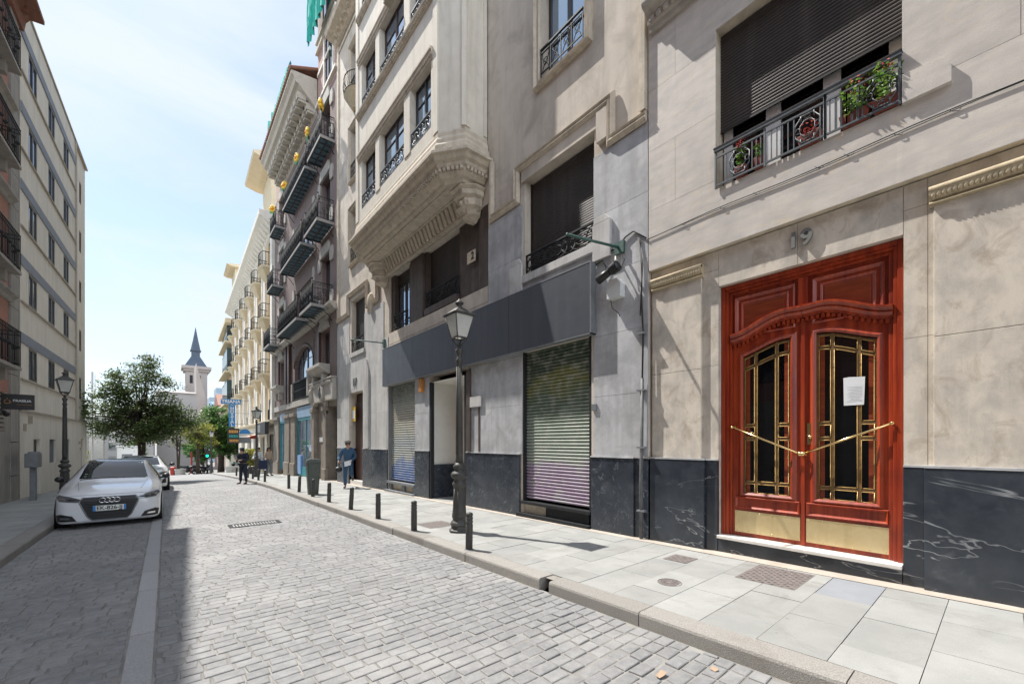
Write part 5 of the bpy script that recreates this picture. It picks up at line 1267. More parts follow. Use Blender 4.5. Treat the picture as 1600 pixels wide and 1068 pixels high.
# attic blocks on the roof
q = MB(F4); q.box(36.2, 40.2, -4, -.3, 17.6, 22.8).box(62, 66, -4, -.2, 17.3, 23.4).box(45, 50, -5, -.9, 17.5, 20.2)
at = q.build('attic_block', 'creamy', b4, split=.1)
q = MB(F4); q.extr([(-4, 22.8), (.1, 22.8), (.9, 23.0), (.95, 23.2), (-4, 24.6)], 35.6, 40.9).extr([(-4, 23.4), (.3, 23.4), (.7, 23.6), (-4, 24.4)], 61.5, 66.5); q.build('attic_eave', 'creamy', b4, split=.1)
q = MB(F4); q.sheet(S0, S1, -4, 2.9, 0, [(33.2, 36.2, -.8, 2.2), (37.2, 39.4, -.9, 2.0), (40.4, 43.5, -1, 2.0), (45, 48, -1.2, 1.9), (50, 53, -1.5, 1.8), (56, 60, -2, 1.6)], .3)
q.build('ground_floor_wall', 'rendlt', b4)
for (a, c, z0, z1) in ((33.2, 36.2, -.8, 2.2), (37.2, 39.4, -.9, 2.0), (40.4, 43.5, -1, 2.0), (45, 48, -1.2, 1.9), (50, 53, -1.5, 1.8), (56, 60, -2, 1.6)):
    window(b4, F4, a, c, z0, z1, -.2, 'shop' if a < 34 else 'boxgrey', 'glassdark' if a < 34 else 'glass', 2, None, .14, 'shop_front')
# shop signs and awnings
t = thing('shop_sign', 'black shop fascia above the dark entrance behind the far lamp post', 'sign', tuple(F4(35, .3, 2.5)), 'small shop signs down the street')
q = MB(F4); q.box(32.75, 36.6, .36, .6, 2.15, 3.0); q.build('panel', 'shop', t)
q = MB(F4); q.plate([(34.8, 2.3), (36.5, 2.3), (36.5, 2.85), (34.8, 2.85)], .6, .61); q.build('grey_field', 'boxgrey', t)
text('DOS', .4, F4(33.7, .62, 2.58), (-.0204, -1, 0), (0, 0, 1), 'white_pl', 'lettering', t, .01) if 0 else None
t = thing('awning', 'thin cream and orange awning over the shop door beyond the brick building', 'awning', tuple(F4(36, .5, 2.1)))
MB(F4).extr([(.1, 2.25), (.12, 2.3), (1.0, 2.05), (1.0, 2.0)], 36.8, 40.2).build('canvas', M('orange_awning', (.6, .28, .15), (.62, .55, .45), sc=2), t)
def blade(name_lab, Y, x0, x1, z0, z1, parts, grp='small shop signs down the street'):
    t = thing('hanging_sign', name_lab, 'sign', ((x0+x1)/2, Y, (z0+z1)/2), grp)
    q = MB(); q.box(x0, x1, Y-.05, Y+.05, z0, z1); q.build('panel', parts[0], t)
    return t
t = thing('hanging_sign', 'blue hotel blade sign spelling TRIANA across and HOSTAL down', 'sign', (4.6, 45, 4.3), 'small shop signs down the street')
m['hblue'] = M('bright_blue_sign', (.02, .19, .46), rough=.4)
q = MB(); q.box(3.72, 5.24, 44.93, 45.07, 5.02, 5.46).box(4.33, 4.8, 44.95, 45.05, 2.98, 5.0); q.build('panel', 'hblue', t)
text('TRIANA', .40, (4.48, 44.92, 5.24), (1, 0, 0), (0, 0, 1), 'white_pl', 'lettering', t, .01, bold=.012)
for k, ch in enumerate('HOSTAL'): text(ch, .38, (4.565, 44.94, 4.62-k*.30), (1, 0, 0), (0, 0, 1), 'white_pl', 'lettering', t, .01, bold=.012)
text('**', .3, (4.565, 44.94, 4.86), (1, 0, 0), (0, 0, 1), 'white_pl', 'lettering', t, .01, bold=.01)
q = MB(); q.box(5.24, 5.95, 44.98, 45.02, 5.38, 5.42).box(4.8, 5.95, 44.98, 45.02, 3.2, 3.24).box(4.8, 5.95, 44.98, 45.02, 4.2, 4.23).box(5.5, 5.53, 44.98, 45.02, 3.2, 5.42); q.build('steel_frame', 'boxgrey', t)
Y = 42; t = blade('black hanging sign with orange and teal lines of lettering', Y, 3.95, 4.75, 1.45, 2.75, ['shop'])
m['oran'] = M('orange_letters', (.55, .28, .08)); m['tea2'] = M('teal_letters', (.03, .3, .27))
text('DUCAL', .30, (4.35, Y-.06, 2.48), (1, 0, 0), (0, 0, 1), 'oran', 'lettering', t, .01, bold=.01) if 0 else None
q = MB()
for k in range(6): q.box(4.03+k*.11, 4.11+k*.11, Y-.06, Y-.05, 2.36, 2.6).box(4.08+k*.11, 4.16+k*.11, Y-.06, Y-.05, 1.6, 1.82)
q.build('orange_marks', 'oran', t)
q = MB()
for k in range(6): q.box(4.05+k*.11, 4.13+k*.11, Y-.06, Y-.05, 1.98, 2.2)
q.build('teal_marks', 'tea2', t)
Y = 42.4; t = thing('hanging_sign', 'white hanging sign with a round blue top', 'sign', (5.2, Y, 2.4), 'small shop signs down the street')
q = MB(); q.plate([(4.8+.42*(1-math.cos(math.pi*k/10)), 2.3+.42*math.sin(math.pi*k/10)) for k in range(11)], Y-.05, Y+.05); q.build('blue_disc', 'hblue', t)
MB().box(4.8, 5.64, Y-.05, Y+.05, 2.12, 2.295).build('panel', 'white_pl', t); MB().box(4.8, 5.6, Y-.04, Y+.04, 1.5, 2.0).build('lower_panel', 'boxgrey', t)
q = MB(); q.tube([(4.4, Y, 2.78), (5.9, Y, 2.3)], .03, 6); q.build('arm', 'iron', t)
Y = 38; t = blade('small red shop sign hanging over the pavement', Y, 5.0, 5.5, 1.85, 2.15, ['redpl'])

# ------------------------------------------------------------------ left side: red brick house and beige block
b5 = thing('apartment_building', 'red brick house with black iron balconies at the left edge of the photo', 'building', (-3.5, 12, gz(12)))
S0, S1 = -14, 19.42
wins = []
for k, z in enumerate((3.55, 6.3, 9.2, 11.9)):
    for j in range(9): wins.append((15.2-3.6*j, 16.5-3.6*j, z+.1, z+2.2))
q = MB(FL); q.sheet(S0, S1-.75, 3.0, 14.3, 0, wins, .25); q.box(S0, S1, -9, -.8, -.4, 14.3); q.quad((S1, 0, -.4), (S1, -.8, -.4), (S1, -.8, 14.3), (S1, 0, 14.3)); q.quad((S0, 0, 14.3), (S1, 0, 14.3), (S1, -.8, 14.3), (S0, -.8, 14.3))
q.build('wall', 'brickL', b5)
q = MB(FL); z = -.4
while z < 14.2: q.box(S1-.74, S1, -.05, .05, z, z+.98); z += 1.0
q.build('quoin_pilaster', 'stoneL', b5)
q = MB(FL); q.sheet(S0, S1-.75, -.4, 3.0, .03, [(13.5, 18.2, 1.9, 3.0), (9, 11, -.3, 2.4)], .3); q.build('ground_floor_wall', 'stoneL', b5)
q = MB(FL)
for k in range(9): q.box(13.5, 18.2, -.15, .02, 1.93+k*.12, 1.98+k*.12)
q.build('louvre_grille', 'ledgeL', b5)
for w in wins:
    if w[1] > 0: window(b5, FL, w[0], w[1], w[2], w[3], -.2, 'framebr', 'glass', 2, None, .09)
q = MB(FL)
for z in (5.9, 8.75, 11.45): q.extr([(.0, z-.22), (.05, z-.2), (.09, z-.1), (.18, z-.03), (.18, z+.03), (0, z+.05)], S0, S1-.6)
q.build('string_course', 'stoneL', b5, split=.1)
q = MB(FL)
for k, z in enumerate((3.62, 6.2, 9.05, 11.6)):
    for j in range(3):
        s0, s1 = 14.6-4.2*j, 17.15-4.2*j
        q = MB(FL); q.box(s0, s1, .0, .58, z-.1, z-.02).box(s0+.3, s0+.5, 0, .4, z-.4, z-.1).box(s1-.5, s1-.3, 0, .4, z-.4, z-.1); ba = q.build('balcony', 'stoneL', b5)
        q = MB(FL); pts = [(s0+.03, .02), (s0+.03, .56), (s1-.03, .56), (s1-.03, .02)]
        for h in (.08, .85, .95): q.tube([(a, c, z+h) for a, c in pts], .016, 5)
        for p0, p1 in zip(pts, pts[1:]):
            L_ = math.dist(p0, p1); n = max(2, int(L_/.1))
            for i in range(n+1):
                x, y = p0[0]+(p1[0]-p0[0])*i/n, p0[1]+(p1[1]-p0[1])*i/n; q.tube([(x, y, z), (x, y, z+.95)], .009, 4)
                if i % 3 == 1: q.ball((x, y, z+.5), .05, 6, 4)
        q.build('balcony_railing', 'iron', ba)
q = MB(FL); q.extr([(-.5, 14.3), (.12, 14.32), (.16, 14.6), (.25, 14.75), (.55, 14.78), (.55, 14.9), (-2, 16.0), (-2, 14.5)], S0, S1+.15)
s = S0
while s < S1: q.box(s, s+.14, .12, .3, 14.6, 14.74); s += .5
q.build('eave', 'tile', b5)
t = thing('hanging_sign', 'black café sign reading BRASILIA with an orange cup emblem at the left edge', 'sign', (-3.1, 17.5, 2.7), 'signs on the left')
q = MB(); q.box(-3.44, -2.84, 17.46, 17.54, 2.49, 2.91); q.build('panel', 'shop', t, .006)
MB().tube([(-3.6, 17.5, 2.85), (-3.44, 17.5, 2.85)], .02, 6).build('arm', 'iron', t)
text('BRASILIA', .085, (-3.06, 17.455, 2.73), (1, 0, 0), (0, 0, 1), 'white_pl', 'lettering', t, .004, bold=.003)
q = MB(); q.tube([(-3.33+.055*math.cos(k*.45+1.9), 17.455, 2.70+.05*math.sin(k*.45+1.9)) for k in range(13)], .008, 5); q.tube([(-3.33, 17.455, 2.76), (-3.325, 17.455, 2.80)], .006, 5); q.tube([(-3.29, 17.455, 2.665), (-3.25, 17.455, 2.68)], .006, 5)
q.tube([(-3.16+.02*k, 17.455, 2.625+.012*math.sin(k*1.7)) for k in range(15)], .0035, 4); q.build('emblem', 'oran', t)
t = thing('security_camera', 'small dome camera under the black café sign', 'camera', tuple(FL(18.0, .05, 2.4)))
q = MB(FL); q.ball((18.0, .12, 2.38), .07, 10, 6).box(17.95, 18.05, .04, .12, 2.4, 2.48); q.build('dome', 'shop', t)

b6 = thing('apartment_building', 'beige five storey block with grey blue bands and dark narrow windows', 'building', (-3.4, 25, gz(25)))
S0, S1 = 19.7, 30.4; ZT = 15.55
fl = (13.25, 10.82, 8.38, 6.02, 3.58)
Wn = [(20.62, 21.58), (23.04, 24.0), (25.42, 26.4)]
holes = [(a, c, z+.06, z+1.12) for z in fl for a, c in Wn]
holes2 = [(28.08, 28.6, z-.1+.0, z+.75) for z in (12.5, 10.05, 7.6, 5.2, 2.95)]+[(29.0, 29.55, z, z+1.05) for z in (13.3, 10.9, 8.45, 6.05, 3.7)]
gfh = [(21.17, 22.03, -.3, 1.7), (23.2, 24.15, .8, 1.7), (25.9, 26.7, .7, 1.72), (28.99, 29.84, -.6, 1.77)]
q = MB(FL); q.sheet(S0, 27.7, 2.62, ZT, 0, holes, .2); q.sheet(27.7, S1, 2.62, ZT, -.06, holes2, .2)
q.box(S0, S1, -9, -.6, -.6, ZT); q.quad((S1, -.06, -.6), (S1, -.6, -.6), (S1, -.6, ZT), (S1, -.06, ZT)).quad((S0, 0, ZT), (27.7, 0, ZT), (27.7, -.6, ZT), (S0, -.6, ZT)).quad((27.7, -.06, ZT), (S1, -.06, ZT), (S1, -.6, ZT), (27.7, -.6, ZT)).quad((27.7, 0, 2.62), (27.7, -.06, 2.62), (27.7, -.06, ZT), (27.7, 0, ZT))
q.build('wall', 'concL', b6)
q = MB(FL); q.sheet(S0, S1, -.7, 2.55, .0, gfh, .15); q.build('ground_floor_wall', 'concL', b6)
q = MB(FL)
for z in fl: q.box(S0+.05, 27.68, .002, .03, z+1.14, z+1.46)
q.build('grey_band', 'bandL', b6, split=.01)
q = MB(FL)
for z in fl: q.box(S0+.05, 27.68, .0, .05, z-.03, z+.02)
q.box(S0, 30.4, .0, .06, 2.55, 2.62).box(S0, S1+.05, -.4, .04, ZT, ZT+.08).box(27.62, 27.72, 0, .06, 2.62, ZT)
q.build('ledge', 'ledgeL', b6, split=.01)
for (a, c, z0, z1) in holes: window(b6, FL, a, c, z0, z1, -.005, 'frame', 'glasssky', 2, None, .08)
for (a, c, z0, z1) in holes2: window(b6, FL, a, c, z0, z1, -.08, 'framebr', 'glass', 1, None, .06)
q = MB(FL); q.box(21.19, 22.0, -.14, -.1, -.2, 1.68); q.build('door', 'shop', b6); q = MB(FL); q.box(29.0, 29.83, -.14, -.1, -.5, 1.75); q.build('door', 'ledgeL', b6)
q = MB(FL)
for a, c, z0, z1 in gfh[1:3]:
    q.quad((a, -.12, z0), (c, -.12, z0), (c, -.12, z1), (a, -.12, z1))
    for k in range(7): q.box(a+.03+k*.13, a+.05+k*.13, -.06, -.04, z0, z1)
q.build('window_grille', 'boxgrey', b6)
q = MB(FL); q.box(20.55, 20.98, .0, .02, 2.22, 2.46).box(20.05, 20.32, .0, .02, 1.95, 2.18).box(28.4, 28.6, .0, .04, 1.5, 1.62).box(28.7, 28.85, .0, .04, 1.2, 1.32); q.build('vent', 'ledgeL', b6, split=.02)
t = thing('utility_cabinet', 'grey metal cabinet on a post beside the beige wall', 'cabinet', tuple(FL(18.9, .4, gz(18.9))))
q = MB(FL); q.box(18.45, 19.0, .35, .6, .84, 1.26).box(19.02, 19.4, .3, .5, .88, 1.3); q.build('box', 'boxgrey', t, .02)
q = MB(FL); q.box(18.62, 18.78, .42, .54, gz(18.7), .84); q.build('post', 'boxgrey', t)
# ------------------------------------------------------------------ street lamps and bollards
def lamp():
    t = thing('street_lamp', 'x', 'street lamp', (0, 0, 0), 'old style iron street lamps')
    zs = .82
    q = MB(); q.lathe(0, 0, [(r_, z*zs) for r_, z in [(.18, 0), (.18, .05), (.15, .08), (.145, .13), (.165, .16), (.15, .21), (.115, .26), (.125, .30)]], 8, False)
    q.lathe(0, 0, [(r_, z*zs) for r_, z in [(.125, .30), (.13, .34), (.115, .5), (.098, .95), (.12, .99), (.125, 1.03), (.10, 1.08), (.085, 1.12), (.14, 1.17), (.155, 1.22), (.13, 1.27), (.075, 1.31), (.10, 1.35), (.115, 1.4), (.085, 1.44), (.07, 1.47)]], 16)
    for k in range(8):
        a = k*math.pi/4; q.tube([(.11*math.cos(a), .11*math.sin(a), .36*zs), (.092*math.cos(a), .092*math.sin(a), .93*zs)], .014, 4)
    q.build('base', 'lampiron', t)
    q = MB(); q.lathe(0, 0, [(.066, 1.206), (.058, 1.35), (.05, 2.3), (.044, 2.95), (.058, 2.97), (.06, 3.01), (.042, 3.04), (.046, 3.09), (.066, 3.15), (.07, 3.18), (.034, 3.2), (.02, 3.3)], 12)
    for k in range(10):
        a = k*math.pi/5; q.tube([(.058*math.cos(a), .058*math.sin(a), 1.35), (.046*math.cos(a), .046*math.sin(a), 2.88)], .006, 4)
    q.build('pole', 'lampiron', t)
    z0, z1, a0, a1 = 3.38, 3.765, .10, .182
    ln = MB()
    for sx in (-1, 1):
        for sy in (-1, 1):
            ln.tube([(sx*a0, sy*a0, z0), (sx*a1, sy*a1, z1)], .011, 5); ln.tube([(0, 0, 3.22), (sx*a0*.6, sy*a0*.6, 3.3), (sx*a0, sy*a0, z0)], .009, 5)
            ln.ball((sx*(a1+.02), sy*(a1+.02), z1+.01), .016, 6, 4)
    for z, a in ((z0, a0), (z1, a1)):
        for s in (-1, 1):
            ln.box(-a-.01, a+.01, s*a-.012, s*a+.012, z-.012, z+.012).box(s*a-.012, s*a+.012, -a+.013, a-.013, z-.012, z+.012)
    ln.build('lantern_frame', 'lampiron', t)
    q = MB()
    for k in range(4):
        c = [(-1, -1), (1, -1), (1, 1), (-1, 1)]; p, n_ = c[k], c[(k+1) % 4]; i0, i1 = a0-.004, a1-.004
        q.quad((p[0]*i0, p[1]*i0, z0), (n_[0]*i0, n_[1]*i0, z0), (n_[0]*i1, n_[1]*i1, z1), (p[0]*i1, p[1]*i1, z1))
    q.build('lantern_glass', 'milk', t)
    q = MB(); sqr = lambda a: [(-a, -a), (a, -a), (a, a), (-a, a)]
    q.prism(sqr(.20), z1+.013, z1+.028); q.prism(sqr(.188), z1+.029, 3.90, sqr(.065)); q.lathe(0, 0, [(.06, 3.90), (.062, 3.915), (.045, 3.92), (.045, 3.965), (.072, 3.975), (.075, 3.995), (.045, 4.025), (.02, 4.04), (.016, 4.065), (.002, 4.07)], 12)
    q.build('lantern_roof', 'lampiron', t)
    return t
lp = lamp()
for i, (x, y, l, rz, sc_) in enumerate(((3.93, 6.13, 'near black iron street lamp with milky lantern in front of the grey shop fascia', 0, 1), (3.97, 27.6, 'black street lamp on the right pavement beside the women and the black shop', .3, 1),
                        (-2.53, 19.6, 'black street lamp on the left pavement behind the white hatchback', .2, 1), (3.28, 48.4, 'far street lamp standing before the green trees at the end of the street', 0, 1))):
    place(lp, i == 0, (x, y, gz(y)-.003), rz, l, sc_)
def bollard():
    t = thing('bollard', 'x', 'bollard', (0, 0, 0), 'short iron bollards along the right kerb')
    q = MB(); q.lathe(0, 0, [(.052, -.02), (.052, .36), (.046, .37), (.046, .38), (.053, .39), (.053, .415), (.045, .42), (.045, .43), (.053, .44), (.053, .465), (.045, .47), (.045, .48), (.052, .49), (.05, .52), (.03, .535), (.002, .54)], 14)
    q.build('post', 'lampiron', t); q = MB(); q.lathe(0, 0, [(.07, -.01), (.07, .004), (.056, .008)], 14); q.build('foot_ring', 'boxgrey', t)
    return t
bp = bollard(); o_ = ['nearest bollard, on the kerb just before the near street lamp', 'second bollard, standing just beyond the near street lamp', 'third bollard counted from the near street lamp', 'fourth bollard counted from the near street lamp, leaning slightly',
     'fifth bollard counted from the near street lamp', 'sixth bollard counted from the near street lamp, in front of the litter bin', 'seventh bollard, just beyond the litter bin', 'eighth bollard, farthest of the near row after the litter bin',
     'first bollard of the far row, short of the far lamp post', 'second bollard of the far row before the far lamp post', 'third bollard of the far row by the far lamp post', 'fourth bollard of the far row, next to the standing officer', 'fifth bollard of the far row beyond the officer', 'last bollard of the far row near the woman in cream']
ys = [4.96, 6.72, 8.38, 10.1, 11.9, 13.6, 15.38, 17.0, 21.86, 23.58, 25.3, 27.0, 30.2, 31.9]
tilt = [(.01, -.02), (0, 0), (.0, .01), (.05, -.02), (.02, 0), (.03, .02), (.04, 0), (0, 0)]+[(.02, 0)]*6
for i, y in enumerate(ys):
    o = place(bp, i == 0, (3.345+.018*min(i, 7), y, gz(y)), 0, o_[i]+' (short, black)' if 0 else o_[i])
    o.rotation_euler = (tilt[i][0]*.5, tilt[i][0], 0)
t = thing('litter_bin', 'tall grey green tapered litter bin standing among the bollards', 'bin', (3.62, 14.3, gz(14.3)))
q = MB(); A = [(-.17, -.15), (.17, -.15), (.20, -.1), (.20, .1), (.17, .15), (-.17, .15), (-.20, .1), (-.20, -.1)]
q.prism([(x*.72, y*.8) for x, y in A], .0, 1.0, A); q.v = [v+Vector((3.62, 14.3, gz(14.3))) for v in q.v]; q.build('body', 'binm', t, .015)
q = MB(); q.prism([(x*1.06, y*1.06) for x, y in A], 1.003, 1.12, [(x*.95, y*.9) for x, y in A]); q.prism([(x*.7, y*.7) for x, y in A], 1.121, 1.14); q.v = [v+Vector((3.62, 14.3, gz(14.3))) for v in q.v]; q.build('lid', 'binm', t, .02)

# ------------------------------------------------------------------ cars
def loft(stations, name, mat, root, lvl=2):
    """stations (y, w, zb, zs, wt, zt): half section rings, mirrored, subdivided"""
    q = MB(); n = 15; rings = []
    for (y, w, zb, zs, wt, zt) in stations:
        zm = zb+(zs-zb)*.5
        h = [(0, zb), (w*.86, zb), (w*.965, zb+.02), (w*.995, zb+.1), (w, zm), (w*.995, zs-.05), (w*.975, zs), (wt+.01, zt-.05), (wt*.93, zt-.016), (wt*.6, zt-.002), (0, zt)]
        rg = h+[(-x, z) for x, z in h[1:-1]][::-1]; rings.append([(x, y, z) for x, z in rg])
    k = len(rings[0]); P = [p for r_ in rings for p in r_]
    F = [(i*k+j, i*k+(j+1) % k, (i+1)*k+(j+1) % k, (i+1)*k+j) for i in range(len(rings)-1) for j in range(k)]
    for base in (0, (len(rings)-1)*k):      # quad caps
        for a in range(k//2-1): F.append((base+a+0 if a else base, base+a+1, base+(k-a-1) % k, base+(k-a) % k) if a else (base, base+1, base+k-1))
        F.append((base+k//2-1, base+k//2, base+k//2+1))
    q.add(P, F, True)
    o = q.build(name, mat, root); s_ = o.modifiers.new('smooth', 'SUBSURF'); s_.levels = lvl; s_.render_levels = lvl
    return o
def bvh_of(o):
    bpy.context.view_layer.update(); dg = bpy.context.evaluated_depsgraph_get(); e = o.evaluated_get(dg); me = e.to_mesh()
    t = BVHTree.FromPolygons([v.co.copy() for v in me.vertices], [tuple(p.vertices) for p in me.polygons]); e.to_mesh_clear(); return t
def patch(bv, poly, axis, name, mat, parent, step=.06, off=.006, frm=None, thick=0):
    """polygon drawn in a view plane, laid onto the body surface. axis 'F' front(x,z) from -y, 'S'/'-S' side (y,z), 'T' top (x,y), 'B' back"""
    bm = bmesh.new(); vs = [bm.verts.new((a, b, 0)) for a, b in poly]; bm.faces.new(vs)
    for ax in (0, 1):
        lo = min(p[ax] for p in poly); hi = max(p[ax] for p in poly); n = int((hi-lo)/step)
        for k in range(1, n+1):
            c = lo+(hi-lo)*k/(n+1); no = [0, 0, 0]; no[ax] = 1; co = [0, 0, 0]; co[ax] = c
            bmesh.ops.bisect_plane(bm, geom=bm.verts[:]+bm.edges[:]+bm.faces[:], plane_co=co, plane_no=no)
    bmesh.ops.triangulate(bm, faces=[f for f in bm.faces if len(f.verts) > 4])
    last = None
    for v in bm.verts:
        a, b = v.co.x, v.co.y
        if axis == 'F': o_, d = Vector((a, -6, b)), Vector((0, 1, 0))
        elif axis == 'B': o_, d = Vector((a, 12, b)), Vector((0, -1, 0))
        elif axis == 'S': o_, d = Vector((5, a, b)), Vector((-1, 0, 0))
        elif axis == '-S': o_, d = Vector((-5, a, b)), Vector((1, 0, 0))
        else: o_, d = Vector((a, b, 5)), Vector((0, 0, -1))
        h = bv.ray_cast(o_, d)
        if h[0] is None: h = bv.find_nearest(o_+d*6 if axis not in 'T' else Vector((a, b, .8)))
        nrm = h[1]; nrm = -nrm if nrm.dot(d) > 0 else nrm
        v.co = h[0]+nrm*off
    me = bpy.data.meshes.new(name); bm.to_mesh(me); bm.free(); me.polygons.foreach_set('use_smooth', [True]*len(me.polygons)); me.materials.append(m[mat])
    o = bpy.data.objects.new(name, me); COL.objects.link(o); o.parent = parent
    if thick: s_ = o.modifiers.new('thick', 'SOLIDIFY'); s_.thickness = thick; s_.offset = 1
    return o
def mir(p): return [(-a, b) for a, b in p][::-1]
def wheel(root, x, y, r=.31, w=.2, side=1):
    q = MB(); n = 24
    prof = [(r-.09, -w/2), (r-.02, -w/2), (r, -w/2+.03), (r, w/2-.03), (r-.02, w/2), (r-.09, w/2)]
    P = [(x+side*0+dx, y+rr*math.cos(2*math.pi*j/n), r+rr*math.sin(2*math.pi*j/n)) for rr, dx in prof for j in range(n)]
    F = [(i*n+j, i*n+(j+1) % n, (i+1)*n+(j+1) % n, (i+1)*n+j) for i in range(5) for j in range(n)]
    ty = MB().add(P, F, True).build('wheel', 'tyre', root)
    q = MB(); xo = x+side*(w/2-.03)
    q.tube([(x-side*.02, y, r), (xo+side*.012, y, r)], .05, 10)
    for k in range(10):
        a = 2*math.pi*k/10; b_ = a+.12
        q.add([(xo, y+.04*math.cos(a-.3), r+.04*math.sin(a-.3)), (xo, y+.04*math.cos(a+.3), r+.04*math.sin(a+.3)), (xo, y+(r-.085)*math.cos(b_), r+(r-.085)*math.sin(b_)), (xo, y+(r-.085)*math.cos(a-.12), r+(r-.085)*math.sin(a-.12))], [(0, 1, 2, 3)])
    P = [(xo-side*dx, y+rr*math.cos(2*math.pi*j/n), r+rr*math.sin(2*math.pi*j/n)) for rr, dx in ((r-.075, -.01), (r-.1, .005), (r-.105, .05)) for j in range(n)]
    q.add(P, [(i*n+j, i*n+(j+1) % n, (i+1)*n+(j+1) % n, (i+1)*n+j) for i in range(2) for j in range(n)], True)
    q.build('rim', 'rim', ty)
    q = MB(); q.add([(x-side*.05, y+(r-.085)*math.cos(2*math.pi*j/n), r+(r-.085)*math.sin(2*math.pi*j/n)) for j in range(n)], [tuple(range(n))]); q.build('brake_disc', 'blackplastic', ty)
def wheel_arch(root, x, y, r, side):
    q = MB(); n = 20; R0, R1 = r+.005, r+.06
    P = [(x, y+rr*math.cos(2*math.pi*j/n), r+rr*math.sin(2*math.pi*j/n)) for rr in (.02, R1) for j in range(n)]
    q.add(P, [(j, (j+1) % n, n+(j+1) % n, n+j) for j in range(n)]); q.build('wheel_arch', 'blackplastic', root)
